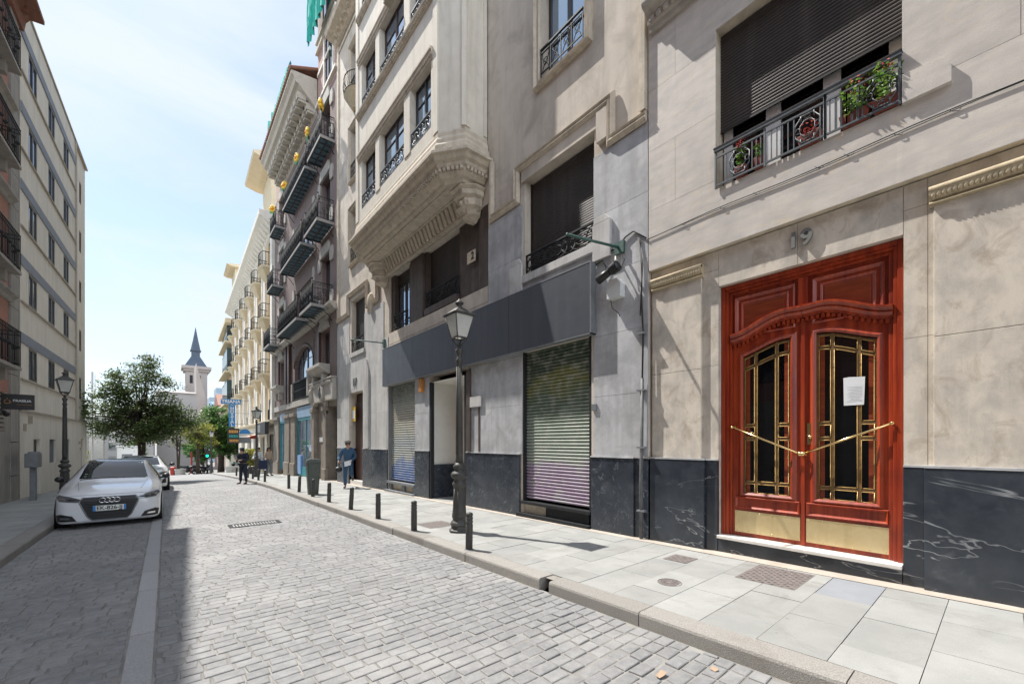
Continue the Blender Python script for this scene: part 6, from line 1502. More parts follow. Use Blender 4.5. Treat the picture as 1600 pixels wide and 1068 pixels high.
# white compact hatchback, nose towards the camera (nose at y=0, length 3.95)
def hatch():
    t = thing('parked_car', 'white compact hatchback with dark roof and wide black grille parked at the left kerb', 'car', (0, 0, 0), 'cars parked along the left kerb')
    st = [(.0, .60, .19, .50, .50, .60), (.02, .69, .15, .54, .60, .665), (.09, .79, .125, .61, .68, .72), (.22, .84, .12, .68, .71, .775), (.45, .862, .12, .74, .72, .83), (.8, .868, .12, .80, .72, .885), (1.05, .87, .12, .85, .71, .925),
          (1.22, .87, .17, .88, .68, .97), (1.60, .87, .17, .90, .60, 1.22), (1.98, .868, .17, .91, .56, 1.385), (2.45, .868, .17, .92, .56, 1.41), (3.0, .868, .17, .93, .55, 1.385), (3.45, .86, .18, .93, .53, 1.30), (3.72, .84, .2, .92, .52, 1.12), (3.88, .80, .24, .84, .6, .95), (3.95, .66, .32, .7, .5, .78)]
    bd = loft(st, 'body', 'whitecar', t); bv = bvh_of(bd)
    gr = patch(bv, [(-.34, .27), (-.27, .20), (.27, .20), (.34, .27), (.46, .57), (.41, .645), (-.41, .645), (-.46, .57)], 'F', 'grille', 'blackplastic', t, .05, .012)
    q = MB()
    for k in range(7):
        z = .245+k*.055; w = .30+k*.018
        if .37 < z < .50: pass
        pts = []
        for j in range(9):
            x = -w+2*w*j/8; h = bv.ray_cast(Vector((x, -6, z)), Vector((0, 1, 0))); pts.append(h[0]+Vector((0, -.02, 0)))
        q.tube(pts, .006, 4)
    q.build('grille_bars', 'shop', gr)
    pts = []; fr_ = [(-.35, .265), (-.275, .19), (.275, .19), (.35, .265), (.475, .57), (.42, .657), (-.42, .657), (-.475, .57)]
    for a, b_ in zip(fr_, fr_[1:]+fr_[:1]):
        for j in range(6): x, z = a[0]+(b_[0]-a[0])*j/6, a[1]+(b_[1]-a[1])*j/6; pts.append(bv.ray_cast(Vector((x, -6, z)), Vector((0, 1, 0)))[0]+Vector((0, -.012, 0)))
    MB().tube(pts, .008, 5, True).build('grille_surround', 'boxgrey', gr)
    yf = bv.ray_cast(Vector((0, -6, .6)), Vector((0, 1, 0)))[0].y
    q = MB()
    for k in range(4): q.tube([(-.114+.076*k+.052*math.cos(j*.45), yf-.032-.0015*(k % 2), .592+.050*math.sin(j*.45)) for j in range(14)], .0095, 6, True)
    q.build('ring_emblem', 'chrome', t)
    q = MB(); yp = yf-.035; q.box(-.26, .26, yp-.012, yp, .375, .485); pl = q.build('number_plate', 'plate', t, .004)
    MB().box(-.26, -.215, yp-.0135, yp-.0121, .376, .484).box(.225, .26, yp-.0135, yp-.0121, .376, .484).build('plate_bands', 'blue', pl)
    text('EK-826-JJ', .108, (.0, yp-.013, .43), (1, 0, 0), (0, 0, 1), 'ink', 'plate_lettering', pl, .003, bold=.002)
    for s in (1, -1):
        hl = [(.42, .615), (.50, .565), (.76, .60), (.825, .68), (.79, .715), (.62, .685)]; f = hl if s > 0 else mir(hl)
        h = patch(bv, f, 'F', 'headlight', 'lens', t, .04, .012)
        h2 = [(.47, .61), (.62, .60), (.64, .64), (.5, .628)]; patch(bv, h2 if s > 0 else mir(h2), 'F', 'projector', 'blackplastic', h, .04, .017); h3 = [(.66, .61), (.76, .63), (.77, .66), (.68, .65)]; patch(bv, h3 if s > 0 else mir(h3), 'F', 'reflector', 'chrome', h, .04, .017)
        fg = [(.50, .19), (.79, .20), (.81, .33), (.74, .35), (.57, .30)]; f = fg if s > 0 else mir(fg); g = patch(bv, f, 'F', 'air_intake', 'blackplastic', t, .04, .010)
        f2 = [(.60, .235), (.74, .245), (.74, .28), (.62, .273)]; patch(bv, f2 if s > 0 else mir(f2), 'F', 'fog_light', 'lens' if s < 0 else 'chrome', g, .04, .016)
        sw = [(1.50, .95), (2.1, .955), (2.62, .96), (2.62, 1.29), (2.1, 1.30), (1.93, 1.27)]; sw2 = [(2.68, .96), (3.3, .975), (3.45, 1.05), (3.2, 1.24), (2.68, 1.288)]
        ax = 'S' if s > 0 else '-S'; patch(bv, sw, ax, 'side_window', 'carglass', t, .1, .006); patch(bv, sw2, ax, 'side_window', 'carglass', t, .1, .006)
        for y in (.72, 3.2):
            wheel_arch(t, s*.874, y, .305, s); wheel(t, s*.775, y, .305, .19, s)
        q = MB(); q.ball((s*.955, 1.62, .975), .082, 12, 8, .8); q.tube([(s*.82, 1.60, .93), (s*.92, 1.62, .95)], .025, 6); q.build('wing_mirror', 'blackplastic', t)
        pts = [bv.ray_cast(Vector((s*5, y, .60+.03*math.sin(y))), Vector((-s, 0, 0)))[0]+Vector((s*.003, 0, 0)) for y in [1.3+.2*k for k in range(10)]]
        MB().tube(pts, .004, 4).build('door_crease', 'boxgrey', t)
    ws = [(-.60, .985), (.60, .985), (.50, 1.345), (-.50, 1.345)]
    w_ = patch(bv, ws, 'F', 'windscreen', 'carglass', t, .08, .006)
    rf = [(-.52, 2.0), (.52, 2.0), (.51, 3.3), (-.51, 3.3)]; patch(bv, rf, 'T', 'roof_panel', 'blackplastic' if 0 else 'carglass', t, .1, .006)
    q = MB(); q.tube([(-.58, 1.20, .965), (-.2, 1.23, .995), (0.02, 1.235, .998)], .01, 5); q.tube([(.0, 1.22, .985), (.3, 1.22, .99), (.56, 1.22, .975)], .01, 5); q.build('wipers', 'blackplastic', t)
    q = MB(); h = bv.ray_cast(Vector((-.5, -6, 1.03)), Vector((0, 1, 0)))[0]
    for z in (1.02, 1.07):
        h = bv.ray_cast(Vector((-.5+(z-1.02)*.2, -6, z)), Vector((0, 1, 0)))[0]; q.add([(h.x-.025, h.y-.012, h.z-.02), (h.x+.025, h.y-.012, h.z-.02), (h.x+.028, h.y+.012, h.z+.02), (h.x-.022, h.y+.012, h.z+.02)], [(0, 1, 2, 3)])
    q.build('parking_stickers', M('green_sticker', (.25, .5, .35)), w_)
    for s in (1, -1):       # bonnet creases
        pts = [bv.ray_cast(Vector((s*(.50+.10*k/8), .30+.85*k/8, 5)), Vector((0, 0, -1)))[0]+Vector((0, 0, .001)) for k in range(9)]; MB().tube(pts, .004, 4).build('bonnet_line', 'boxgrey', t)
    pts = [bv.ray_cast(Vector((x, -6, .70)), Vector((0, 1, 0))) for x in [-.6+.1*k for k in range(13)]]
    MB().tube([p[0]+Vector((0, -.001, 0)) for p in pts if p[0]], .004, 4).build('bonnet_edge', 'boxgrey', t)
    q = MB(); q.box(-.6, .6, .0, .1, .16, .2) if 0 else None
    return t
car1 = hatch(); car1.scale = (.955, .95, .995); car1.location = (-.905, 12.0, gz(13.6)-.118); car1.rotation_euler = (-.0125, 0, 0); car1.rotation_euler.z = R(.5)
def crossover():
    t = thing('parked_car', 'larger white car with black mirrors parked behind the near hatchback', 'car', (0, 0, 0), 'cars parked along the left kerb')
    st = [(.0, .52, .30, .60, .42, .70), (.04, .68, .24, .66, .56, .78), (.16, .83, .2, .72, .68, .85), (.42, .885, .2, .80, .72, .91), (.85, .9, .2, .88, .73, .98), (1.15, .9, .2, .94, .72, 1.02), (1.32, .9, .2, .96, .70, 1.06), (1.75, .9, .2, .98, .62, 1.32), (2.15, .9, .2, .99, .58, 1.47),
          (2.8, .9, .2, 1.0, .58, 1.5), (3.5, .89, .2, 1.0, .56, 1.46), (4.0, .88, .22, .98, .53, 1.3), (4.2, .84, .26, .9, .6, 1.02), (4.3, .68, .36, .75, .5, .85)]
    bd = loft(st, 'body', 'whitecar', t); bv = bvh_of(bd)
    patch(bv, [(-.6, .32), (.6, .32), (.66, .5), (.55, .6), (-.55, .6), (-.66, .5)], 'F', 'grille', 'blackplastic', t, .06, .012)
    patch(bv, [(-.25, .45), (.25, .45), (.25, .55), (-.25, .55)], 'F', 'number_plate', 'plate', t, .1, .03)
    patch(bv, [(-.62, 1.08), (.62, 1.08), (.52, 1.43), (-.52, 1.43)], 'F', 'windscreen', 'carglass', t, .08, .006)
    for s in (1, -1):
        hl = [(.5, .74), (.56, .69), (.8, .73), (.86, .82), (.7, .8)]; patch(bv, hl if s > 0 else mir(hl), 'F', 'headlight', 'lens', t, .05, .012)
        fg = [(.66, .36), (.82, .38), (.8, .56), (.72, .52)]; patch(bv, fg if s > 0 else mir(fg), 'F', 'air_intake', 'blackplastic', t, .05, .012)
        ax = 'S' if s > 0 else '-S'; patch(bv, [(1.62, 1.04), (3.9, 1.06), (3.6, 1.38), (2.15, 1.39)], ax, 'side_window', 'carglass', t, .12, .006)
        for y in (.82, 3.45): wheel_arch(t, s*.905, y, .33, s); wheel(t, s*.83, y, .33, .21, s)
        q = MB(); q.ball((s*1.02, 1.78, 1.09), .09, 12, 8, .75); q.tube([(s*.86, 1.76, 1.02), (s*.96, 1.78, 1.06)], .022, 6); q.build('wing_mirror', 'blackplastic', t)
    return t
car2 = crossover(); car2.location = (-.83, 21.3, gz(23)-.118); car2.rotation_euler = (-.03, 0, 0)
for (x, y, l, rz) in ((-2.1, 70, 'small white car parked far away across the square, nearer the white car', R(8)), (-.6, 76, 'small pale car parked far away behind another white car', R(4))):
    c = copy_tree(car2); c.location = (x, y, gz(y)-.15); c.rotation_euler = (-.06, 0, rz); c['label'] = l; c['group'] = 'cars parked at the far end'

# ------------------------------------------------------------------ people
def skinned(name, mat, parent, nodes, edges, root, sub=2):
    me = bpy.data.meshes.new(name); keys = [root]+[k for k in nodes if k != root]; ix = {k: i for i, k in enumerate(keys)}
    me.from_pydata([nodes[k][:3] for k in keys], [(ix[a], ix[b_]) for a, b_ in edges], [])
    o = bpy.data.objects.new(name, me); COL.objects.link(o); o.parent = parent; me.materials.append(m[mat] if isinstance(mat, str) else mat)
    s_ = o.modifiers.new('skin', 'SKIN'); s_.use_smooth_shade = True
    if not me.skin_vertices: me.skin_vertices.new() if hasattr(me.skin_vertices, 'new') else None
    for k in keys:
        r_ = nodes[k][3]; r_ = r_ if isinstance(r_, tuple) else (r_, r_); me.skin_vertices[0].data[ix[k]].radius = r_
    me.skin_vertices[0].data[0].use_root = True
    s2 = o.modifiers.new('smooth', 'SUBSURF'); s2.levels = s2.render_levels = sub
    return o
def person(label, loc, rz, J, top, legs, shoes='ink', hair='hair', cap=None, longhair=False, topr=1.0, group=None, coatlen=0):
    """J: joints for a 1.75 m figure facing -y"""
    t = thing('person', label, 'person', (0, 0, 0), group)
    D = dict(pelvis=(0, 0, .95), waist=(0, 0, 1.08), chest=(0, 0, 1.30), neck=(0, -.005, 1.47), head0=(0, -.015, 1.56), head1=(0, -.01, 1.66),
             shR=(-.175, 0, 1.42), elR=(-.22, .02, 1.14), wrR=(-.22, -.06, .90), shL=(.175, 0, 1.42), elL=(.22, .02, 1.14), wrL=(.22, -.06, .90),
             hipR=(-.09, 0, .90), knR=(-.1, -.02, .49), anR=(-.1, .02, .09), toR=(-.1, -.14, .035), hipL=(.09, 0, .90), knL=(.1, -.02, .49), anL=(.1, .02, .09), toL=(.1, -.14, .035)); D.update(J)
    rad = dict(pelvis=(.13, .10), waist=(.125, .09), chest=(.15, .10), neck=.052, head0=(.068, .085), head1=(.076, .092), shR=.06, elR=.043, wrR=.028, shL=.06, elL=.043, wrL=.028,
               hipR=.085, knR=.055, anR=.04, toR=.035, hipL=.085, knL=.055, anL=.04, toL=.035)
    N = {k: (*D[k], rad[k]) for k in D}
    E = [('pelvis', 'waist'), ('waist', 'chest'), ('chest', 'neck'), ('neck', 'head0'), ('head0', 'head1')]
    for s in 'RL': E += [('chest', 'sh'+s), ('sh'+s, 'el'+s), ('el'+s, 'wr'+s), ('pelvis', 'hip'+s), ('hip'+s, 'kn'+s), ('kn'+s, 'an'+s), ('an'+s, 'to'+s)]
    for s, sg in (('R', -1), ('L', 1)):        # hands: palm, four fingers and a thumb
        w = Vector(D['wr'+s]); e = Vector(D['el'+s]); d = (w-e).normalized(); side = Vector((sg*.0, -1, 0)); side = (side-d*side.dot(d)).normalized(); cross = d.cross(side)
        p = w+d*.06; N['pa'+s] = (*p, (.032, .018)); E.append(('wr'+s, 'pa'+s))
        for i in range(4):
            b_ = p+d*.035+side*(.024-.016*i); N[f'f{i}{s}'] = (*b_, .009); tip = b_+d*(.045-.006*abs(i-1.4))+cross*.016*sg*-1; N[f'g{i}{s}'] = (*tip, .007); E += [('pa'+s, f'f{i}{s}'), (f'f{i}{s}', f'g{i}{s}')]
        th = p+side*.04-d*.005; N['th'+s] = (*th, .010); N['tt'+s] = (*(th+d*.035+side*.008), .008); E += [('pa'+s, 'th'+s), ('th'+s, 'tt'+s)]
    h = Vector(D['head0']); N['nose'] = (h.x, h.y-.10, h.z+.035, .012); E.append(('head0', 'nose'))
    body = skinned('body', 'skin', t, N, E, 'pelvis')
    q = MB()
    for sg in (-1, 1): q.ball((h.x+sg*.032, h.y-.083, h.z+.065), .011, 6, 4)
    q.build('eyes', 'ink', body)
    hd = Vector(D['head1'])
    q = MB(); q.ball((hd.x, hd.y+.02, hd.z-.005), .098, 14, 8, 1.05)
    if longhair: q.ball((hd.x, hd.y+.05, hd.z-.14), .10, 12, 8, 1.5)
    q.build('hair', hair, t)
    if cap:
        q = MB(); q.ball((hd.x, hd.y+.005, hd.z+.055), .115, 14, 8, .55); q.add([(hd.x-.08, hd.y-.08, hd.z+.05), (hd.x+.08, hd.y-.08, hd.z+.05), (hd.x+.06, hd.y-.16, hd.z+.035), (hd.x-.06, hd.y-.16, hd.z+.035)], [(0, 1, 2, 3)]); q.build('cap', cap, t)
    up = lambda k, g: (*D[k], tuple(x+g for x in (rad[k] if isinstance(rad[k], tuple) else (rad[k], rad[k]))))
    Nt = {k: up(k, .022*topr) for k in ('pelvis', 'waist', 'chest', 'shR', 'elR', 'wrR', 'shL', 'elL', 'wrL')}
    Nt['col'] = (*(Vector(D['neck'])-Vector((0, 0, .045))), .068); Et = [('pelvis', 'waist'), ('waist', 'chest'), ('chest', 'col'), ('chest', 'shR'), ('shR', 'elR'), ('elR', 'wrR'), ('chest', 'shL'), ('shL', 'elL'), ('elL', 'wrL')]
    if coatlen: Nt['hem'] = (*(Vector(D['pelvis'])-Vector((0, 0, coatlen))), (.19, .15)); Et.append(('pelvis', 'hem'))
    skinned('jacket', top, t, Nt, Et, 'pelvis')
    Nl = {k: up(k, .02) for k in ('pelvis', 'hipR', 'knR', 'anR', 'hipL', 'knL', 'anL')}
    skinned('trousers', legs, t, Nl, [('pelvis', 'hipR'), ('hipR', 'knR'), ('knR', 'anR'), ('pelvis', 'hipL'), ('hipL', 'knL'), ('knL', 'anL')], 'pelvis')
    for s in 'RL':
        a, c = Vector(D['an'+s]), Vector(D['to'+s]); dd = (c-a)
        skinned('shoe', shoes, t, {'a': (*(a-dd*.15-Vector((0, 0, .04))), .048), 'b': (*(a+dd*.5-Vector((0, 0, .01))), .05), 'c': (*(c+dd*.25), .036)}, [('a', 'b'), ('b', 'c')], 'a', 1)
    t.location = loc; t.rotation_euler = (0, 0, rz); return t
# man walking out of doorway 17, knee bent behind on the step, papers in his hand
mx_, my_ = 5.17, 15.65
man = person('man in a blue denim jacket and cap stepping out of doorway 17 with papers', (mx_, my_, gz(my_)), R(-22), dict(
    elR=(-.30, .04, 1.16), wrR=(-.31, -.16, 1.00), elL=(.25, .05, 1.14), wrL=(.12, -.2, 1.02), neck=(0, -.03, 1.47), head0=(-.01, -.05, 1.55), head1=(-.01, -.045, 1.65),
    hipR=(-.09, 0, .9), knR=(-.10, -.08, .49), anR=(-.10, -.02, .09), toR=(-.12, -.17, .035), knL=(.12, .02, .50), anL=(.14, .38, .40), toL=(.14, .44, .25)), 'denim', 'denim', 'tweed', 'hair', 'tweed', topr=1.3)
MB().box(-.05, .05, -.115, -.105, 1.1, 1.36).build('shirt', 'white_pl', man)
def held(name, label, cat, mat, quadpts, host, thick=.006):
    t = MB(); t.add(quadpts, [(0, 1, 2, 3)]); o = t.build(name, mat, None); o.matrix_world = Matrix.Translation(host.location) @ Matrix.Rotation(host.rotation_euler.z, 4, 'Z')
    s_ = o.modifiers.new('thick', 'SOLIDIFY'); s_.thickness = thick; return tag(o, label, cat)
held('paper_sheets', 'white sheets of paper held by the man in the denim jacket', 'paper', 'paper', [(-.12, -.28, .98), (.13, -.30, 1.05), (.11, -.32, .86), (-.10, -.30, .80)], man)
t = thing('shoulder_bag', 'dark round bag hanging from the hand of the man in denim', 'bag', (mx_, my_, gz(my_)))
q = MB(); q.ball((mx_-.36, my_-.05, gz(my_)+.70), .13, 12, 8, .85); q.tube([(mx_-.36, my_-.05, gz(my_)+.8), (mx_-.33, my_-.08, gz(my_)+.9), (mx_-.29, my_-.08, gz(my_)+.97)], .012, 5); q.build('bag_body', 'ink', t)
person('officer in dark navy uniform and cap standing in the road with bowed head', (2.80, 23.2, gz(23.2)-.12), R(-50), dict(elR=(-.27, -.02, 1.15), wrR=(-.18, -.24, 1.12), elL=(.27, -.02, 1.15), wrL=(.12, -.26, 1.14), knR=(-.13, -.01, .49), anR=(-.17, .02, .09), toR=(-.2, -.13, .035), knL=(.12, -.01, .49), anL=(.15, .02, .09), toL=(.17, -.13, .035),
       neck=(0, -.04, 1.46), head0=(0, -.09, 1.53), head1=(0, -.08, 1.62)), 'navy', 'navy', 'ink', 'hair', 'navy', topr=1.7)
for (l, x, y, rz, tp, lg, lh, k) in (('woman in a pale coat walking away near the last bollards', 3.95, 33.2, 2.6, 'creamcl', 'hair', False, .1), ('person in a white shirt and black strap by the far lamp post', 4.25, 28.9, -.6, 'cloth', 'navy', False, 0),
                          ('woman with long dark hair and grey trousers beside the far lamp post', 4.75, 28.7, .5, 'beigecl', 'boxgrey', True, 0)):
    person(l, (x, y, gz(y)), rz, dict(elR=(-.24, -.02, 1.15), wrR=(-.2, -.2, 1.05), knL=(.1, -.1, .5), anL=(.1, -.08, .09), toL=(.1, -.24, .035)), tp, lg, 'ink', 'hair', None, lh, 1.2, 'people on the far right pavement', k)
t = thing('shopping_bag', 'dark blue square bag carried beside the far lamp post', 'bag', (4.3, 28.3, gz(28.3)+.35))
q = MB(); q.box(4.08, 4.62, 28.2, 28.36, gz(28.3)+.42, gz(28.3)+.92).box(4.08, 4.62, 28.19, 28.37, gz(28.3)+.921, gz(28.3)+.94); q.build('bag_body', M('dark_blue_bag', (.02, .03, .07)), t, .02)
q = MB(); q.tube([(4.2, 28.28, gz(28.3)+.94), (4.24, 28.28, gz(28.3)+1.05), (4.42, 28.28, gz(28.3)+1.05), (4.46, 28.28, gz(28.3)+.94)], .012, 5); q.build('handle', 'ink', t)

# ------------------------------------------------------------------ trees
def tree(label, loc, H, crown, trunk_r, nleaf, leaf, mat, fork=.3, seed=1, name='leafy_tree', group='trees at the end of the street', clumps=60, spread=None):
    """crown: list of ellipsoids (cx, cy, cz, rx, ry, rz) relative to the base"""
    rnd = random.Random(seed); t = thing(name, label, 'tree', loc, group)
    q = MB(); q.f = lambda a, b_, c: Vector((a, b_, c))+Vector(loc); fz = H*fork
    nt = 2
    for k in range(nt):
        sx = (k-.5)*.10; q.tube([(sx*.8, 0, -.1), (sx, .02, fz*.5), (sx*1.9, .0, fz), (sx*3.4, .1*(k-.5), H*.55), (sx*4, 0, H*.75)], [trunk_r*1.15, trunk_r*.9, trunk_r*.75, trunk_r*.45, trunk_r*.15], 9)
    cents = []
    for _ in range(clumps):
        e = rnd.choices(crown, [c[3]*c[4]*c[5] for c in crown])[0]
        v = Vector((rnd.gauss(0, 1), rnd.gauss(0, 1), rnd.gauss(0, 1))).normalized()*rnd.uniform(.35, 1.0)**.6
        cents.append(Vector((e[0]+v.x*e[3], e[1]+v.y*e[4], e[2]+v.z*e[5])))
    for c in cents:
        b0 = Vector((rnd.uniform(-.1, .1), 0, fz+rnd.uniform(0, .35)*H)); mid = b0.lerp(c, .5)+Vector((0, 0, -.12*(c-b0).length*rnd.uniform(-.4, 1)))
        q.tube([b0, mid, c], [trunk_r*.28, trunk_r*.16, trunk_r*.04], 4)
    q.build('trunk', 'bark', t)
    q = MB(); q.f = lambda a, b_, c: Vector((a, b_, c))+Vector(loc)
    per = nleaf//clumps
    for c in cents:
        R_ = rnd.uniform(.28, .55)*(H/6)**.7; sq = rnd.uniform(.45, .8); k = int(per*rnd.uniform(.5, 1.5))
        for _ in range(k):
            v = Vector((rnd.gauss(0, .5), rnd.gauss(0, .5), rnd.gauss(0, .5)*sq))*R_; p = c+v
            x = Vector((rnd.gauss(0, 1), rnd.gauss(0, 1), rnd.gauss(0, .6))).normalized(); y = x.cross(Vector((rnd.gauss(0, .6), rnd.gauss(0, .6), 1))).normalized()
            l = leaf*rnd.uniform(.6, 1.3); w = l*.42
            q.add([p-x*l*.5, p+y*w*.5, p+x*l*.5, p-y*w*.5], [(0, 1, 2, 3)])
    q.build('crown', mat, t, recalc=False); return t
ty = 30.6
tree('dense dark green street tree beyond the parked white cars on the left', (-1.05, ty, gz(ty)-.12), 6.9, [(0, 0, 3.5, 2.1, 2.1, 1.2), (-.4, 0, 2.7, 1.7, 1.5, .55), (.7, 0, 2.75, 1.2, 1.4, .5), (-1.5, -.2, 3.7, 1.5, 1.4, .75), (1.45, 0, 3.7, 1.4, 1.4, .8), (0, 0, 5.3, 1.45, 1.5, 1.0), (-.9, 0, 4.9, 1.1, 1, .6), (.1, 0, 6.4, .95, .9, .6), (-.8, 0, 5.8, .6, .6, .5), (1.8, -.2, 4.4, .8, .8, .4), (-2.1, -.9, 4.6, .7, .7, .35), (-2.2, -.6, 3.2, .7, .7, .3)],
     .105, 25000, .16, 'leaf', .30, 3, clumps=230)
tree('deep green tree in front of the tower behind the far street lamp', (5.0, 60, gz(60)), 9, [(0, 0, 5.5, 2.4, 2.4, 2.2), (1.0, 0, 3.5, 2, 2, 1.6), (-.8, 0, 6.8, 1.4, 1.4, 1.2)], .3, 15000, .3, 'leafg', .2, 8, clumps=120)
tree('broad green tree right beside the yellow hotel at the end of the street', (7.2, 66, gz(66)), 8.5, [(0, 0, 5, 3, 3, 2.6), (0, 0, 3, 2.6, 2.6, 1.6)], .3, 14000, .32, 'leafg', .2, 9, clumps=110)
tree('yellowish thin tree left of the far street lamp', (2.6, 56, gz(56)), 6.5, [(0, 0, 4.6, 1.7, 1.7, 1.0), (.6, 0, 3.4, 1.2, 1.2, .8)], .12, 3600, .22, 'leafy', .5, 10, clumps=60)
tree('almost bare slim tree beside the pale church wall', (1.0, 58, gz(58)), 6.5, [(0, 0, 4.4, 1.3, 1.3, 1.4)], .10, 350, .18, 'leafy', .35, 12, clumps=50)
tree('bright yellow green shrub behind the white tent', (-8.0, 62, gz(62)), 3.6, [(0, 0, 2.1, 2.4, 1.6, 1.2)], .1, 4500, .22, 'leafy', .2, 13, 'shrub', clumps=60)
tree('green conical shrub beside the white van body beyond the cars', (-2.6, 60, gz(60)), 4.4, [(0, 0, 2.2, 1.0, 1.0, 1.9)], .1, 5000, .2, 'leafg', .15, 14, 'shrub', clumps=60)
tree('pale green street tree far left behind the white tent', (-14.0, 74, gz(74)), 6.5, [(0, 0, 4.2, 3.4, 2.6, 1.9)], .2, 7000, .3, 'leafg', .3, 15, clumps=90)
tree('green tree behind the thin yellowish tree on the square', (3.7, 70, gz(70)), 6.5, [(0, 0, 3.6, 2.2, 2.2, 2.0)], .2, 7000, .3, 'leafg', .2, 16, clumps=80)

# ------------------------------------------------------------------ far end of the street
b = thing('church', 'pale stone church with a square tower and slate spire', 'church', (5.5, 130, gz(130)))
Yt = 130; k_ = 130/110.
q = MB(); tx0, tx1, tz = 3.08*k_, 6.75*k_, 1.6+15.4*k_
q.box(tx0, tx1, Yt, Yt+5, -8, tz); tw = q.build('tower', 'church', b)
q = MB(); q.prism([(tx0-.8, Yt-.8), (tx1+.8, Yt-.8), (tx1+.8, Yt+5.8), (tx0-.8, Yt+5.8)], tz, tz+.7); q.box(tx0-.4, tx1+.4, Yt-.4, Yt+5.4, tz-.6, tz); q.build('cornice', 'church', tw)
cx, cy = (tx0+tx1)/2-.1, Yt+2.5; q = MB(); q.prism([(cx-2.3, cy-2.3), (cx+2.3, cy-2.3), (cx+2.3, cy+2.3), (cx-2.3, cy+2.3)], tz+.7, tz+3.4, [(cx-.9, cy-.9), (cx+.9, cy-.9), (cx+.9, cy+.9), (cx-.9, cy+.9)])
q.box(cx-.85, cx+.85, cy-.85, cy+.85, tz+3.4, tz+4.8).box(cx-1.1, cx+1.1, cy-1.1, cy+1.1, tz+4.8, tz+5.0); q.lathe(cx, cy, [(1.05, tz+5.0), (.5, tz+8), (.02, tz+11.0)], 8, False); q.build('spire', 'slate', tw)
for a in (0, 1):
    q = MB(); q.box(tx0+.8+1.6*a, tx0+1.4+1.6*a, Yt-.03, Yt+.02, tz-3.6, tz-1.6); q.build('belfry_opening', 'dark', tw)
q = MB(); q.box(-1.6, 5.2, 118, 128, -8, 12.5); q.build('nave_wall', 'churchw', b)
q = MB(); q.add([(5.2, 118, -8), (6.9, 118, -8), (6.9, 118, 12), (5.2, 118, 19.5), (5.2, 128, -8), (6.9, 128, -8), (6.9, 128, 12), (5.2, 128, 19.5)], [(0, 1, 2, 3), (4, 5, 6, 7), (0, 1, 5, 4), (1, 2, 6, 5), (2, 3, 7, 6), (3, 0, 4, 7)]); q.v = [v for v in q.v]; q.build('gable_wall', 'church', b)
q = MB(); q.extr([(117.6, 12.5), (128, 12.5), (123, 13.3)], -1.8, 5.2); q.build('roof', 'churchw', b)
b = thing('office_block', 'distant grey blue glazed block with a roof mast right of the tower', 'building', (18, 170, gz(170)))
q = MB(); q.box(11, 30, 170, 185, -8, 16.5); w_ = q.build('wall', 'bluegl', b)
q = MB()
for k in range(7): q.box(11, 30, 169.9, 170.02, 1+k*2.2, 1.8+k*2.2)
q.build('window_band', 'glasssky', w_, split=.1); q = MB(); q.box(13, 24, 172, 182, 16.5, 20).box(17.8, 18.0, 176, 176.2, 20, 25).box(16.9, 18.9, 176, 176.2, 22.4, 22.6); q.build('roof_mast', 'bluegl', b)
b = thing('house', 'low brick house with reddish roof between tower and hotel', 'building', (11.5, 105, gz(105)))
q = MB(); q.box(8.4, 16, 105, 115, -8, 9.2); w_ = q.build('wall', 'pink', b); q = MB(); q.extr([(104.4, 9.2), (115.6, 9.2), (110, 12)], 8.2, 16.2); q.build('roof', 'redroof', b)
q = MB()
for k in range(4):
    for j in range(3): q.box(8.9+1.8*k, 9.8+1.8*k, 104.93, 105.01, -1+3.0*j, .7+3.0*j)
q.build('window', 'glass', w_, split=.1)
b = thing('apartment_building', 'distant pale block with awnings behind the tree and white tent', 'building', (-30, 105, gz(105)))
q = MB(); q.box(-60, -14.5, 105, 120, -6, 15.5); w_ = q.build('wall', 'far', b)
q = MB()
for k in range(14):
    for j in range(5): q.box(-58+3.2*k, -56.6+3.2*k, 104.93, 105.02, -2+3.3*j, .2+3.3*j)
q.build('window', 'glass', w_, split=.1); q = MB()
for k in range(14):
    for j in range(5): q.box(-58.3+3.2*k, -56.3+3.2*k, 104.2, 104.92, -2.3+3.3*j, -2.15+3.3*j)
q.build('balcony_slab', 'concrete', w_, split=.1)
b = thing('apartment_building', 'far low pale building on the left of the church wall', 'building', (-8, 112, gz(112)))
q = MB(); q.box(-14, -2, 112, 122, -6, 6.5); w_ = q.build('wall', 'churchw', b); q = MB()
for k in range(5):
    for j in range(3): q.box(-13+2.2*k, -12+2.2*k, 111.93, 112.02, -3+3*j, -1.2+3*j)
q.build('window', 'glass', w_, split=.1)
# tent, column, banners, pole
t = thing('market_tent', 'white canvas market tent on the square behind the parked cars', 'tent', (-12, 55, gz(55)))
z = gz(55); q = MB(); q.add([(-16, 52, z+3.2), (-6.2, 52, z+2.5), (-6.2, 58, z+2.5), (-16, 58, z+3.2), (-14, 55, z+4.6), (-9, 55, z+3.7)], [(0, 1, 5, 4), (1, 2, 5), (2, 3, 4, 5), (3, 0, 4)]); q.box(-16, -6.2, 51.97, 52.02, z+2.1, z+2.5); q.build('canopy', 'tent', t)
q = MB()
for x in (-15.8, -11, -6.4):
    for y in (52.1, 57.9): q.box(x-.05, x+.05, y-.05, y+.05, z, z+2.5)
q.build('tent_pole', 'boxgrey', t, split=.1)
t = thing('banner', 'white banner with blue and red stripes hanging under the tent', 'banner', (-7.6, 51.5, gz(51)+1.2))
q = MB(); q.box(-8.7, -6.3, 51.5, 51.54, z+1.1, z+2.0); q.build('sheet', 'tent', t); q = MB(); q.box(-8.7, -6.3, 51.47, 51.495, z+.85, z+1.08); q.build('red_band', 'redpl', t); q = MB(); q.box(-8.5, -6.6, 51.48, 51.495, z+1.65, z+1.78); q.build('blue_band', 'hblue', t)
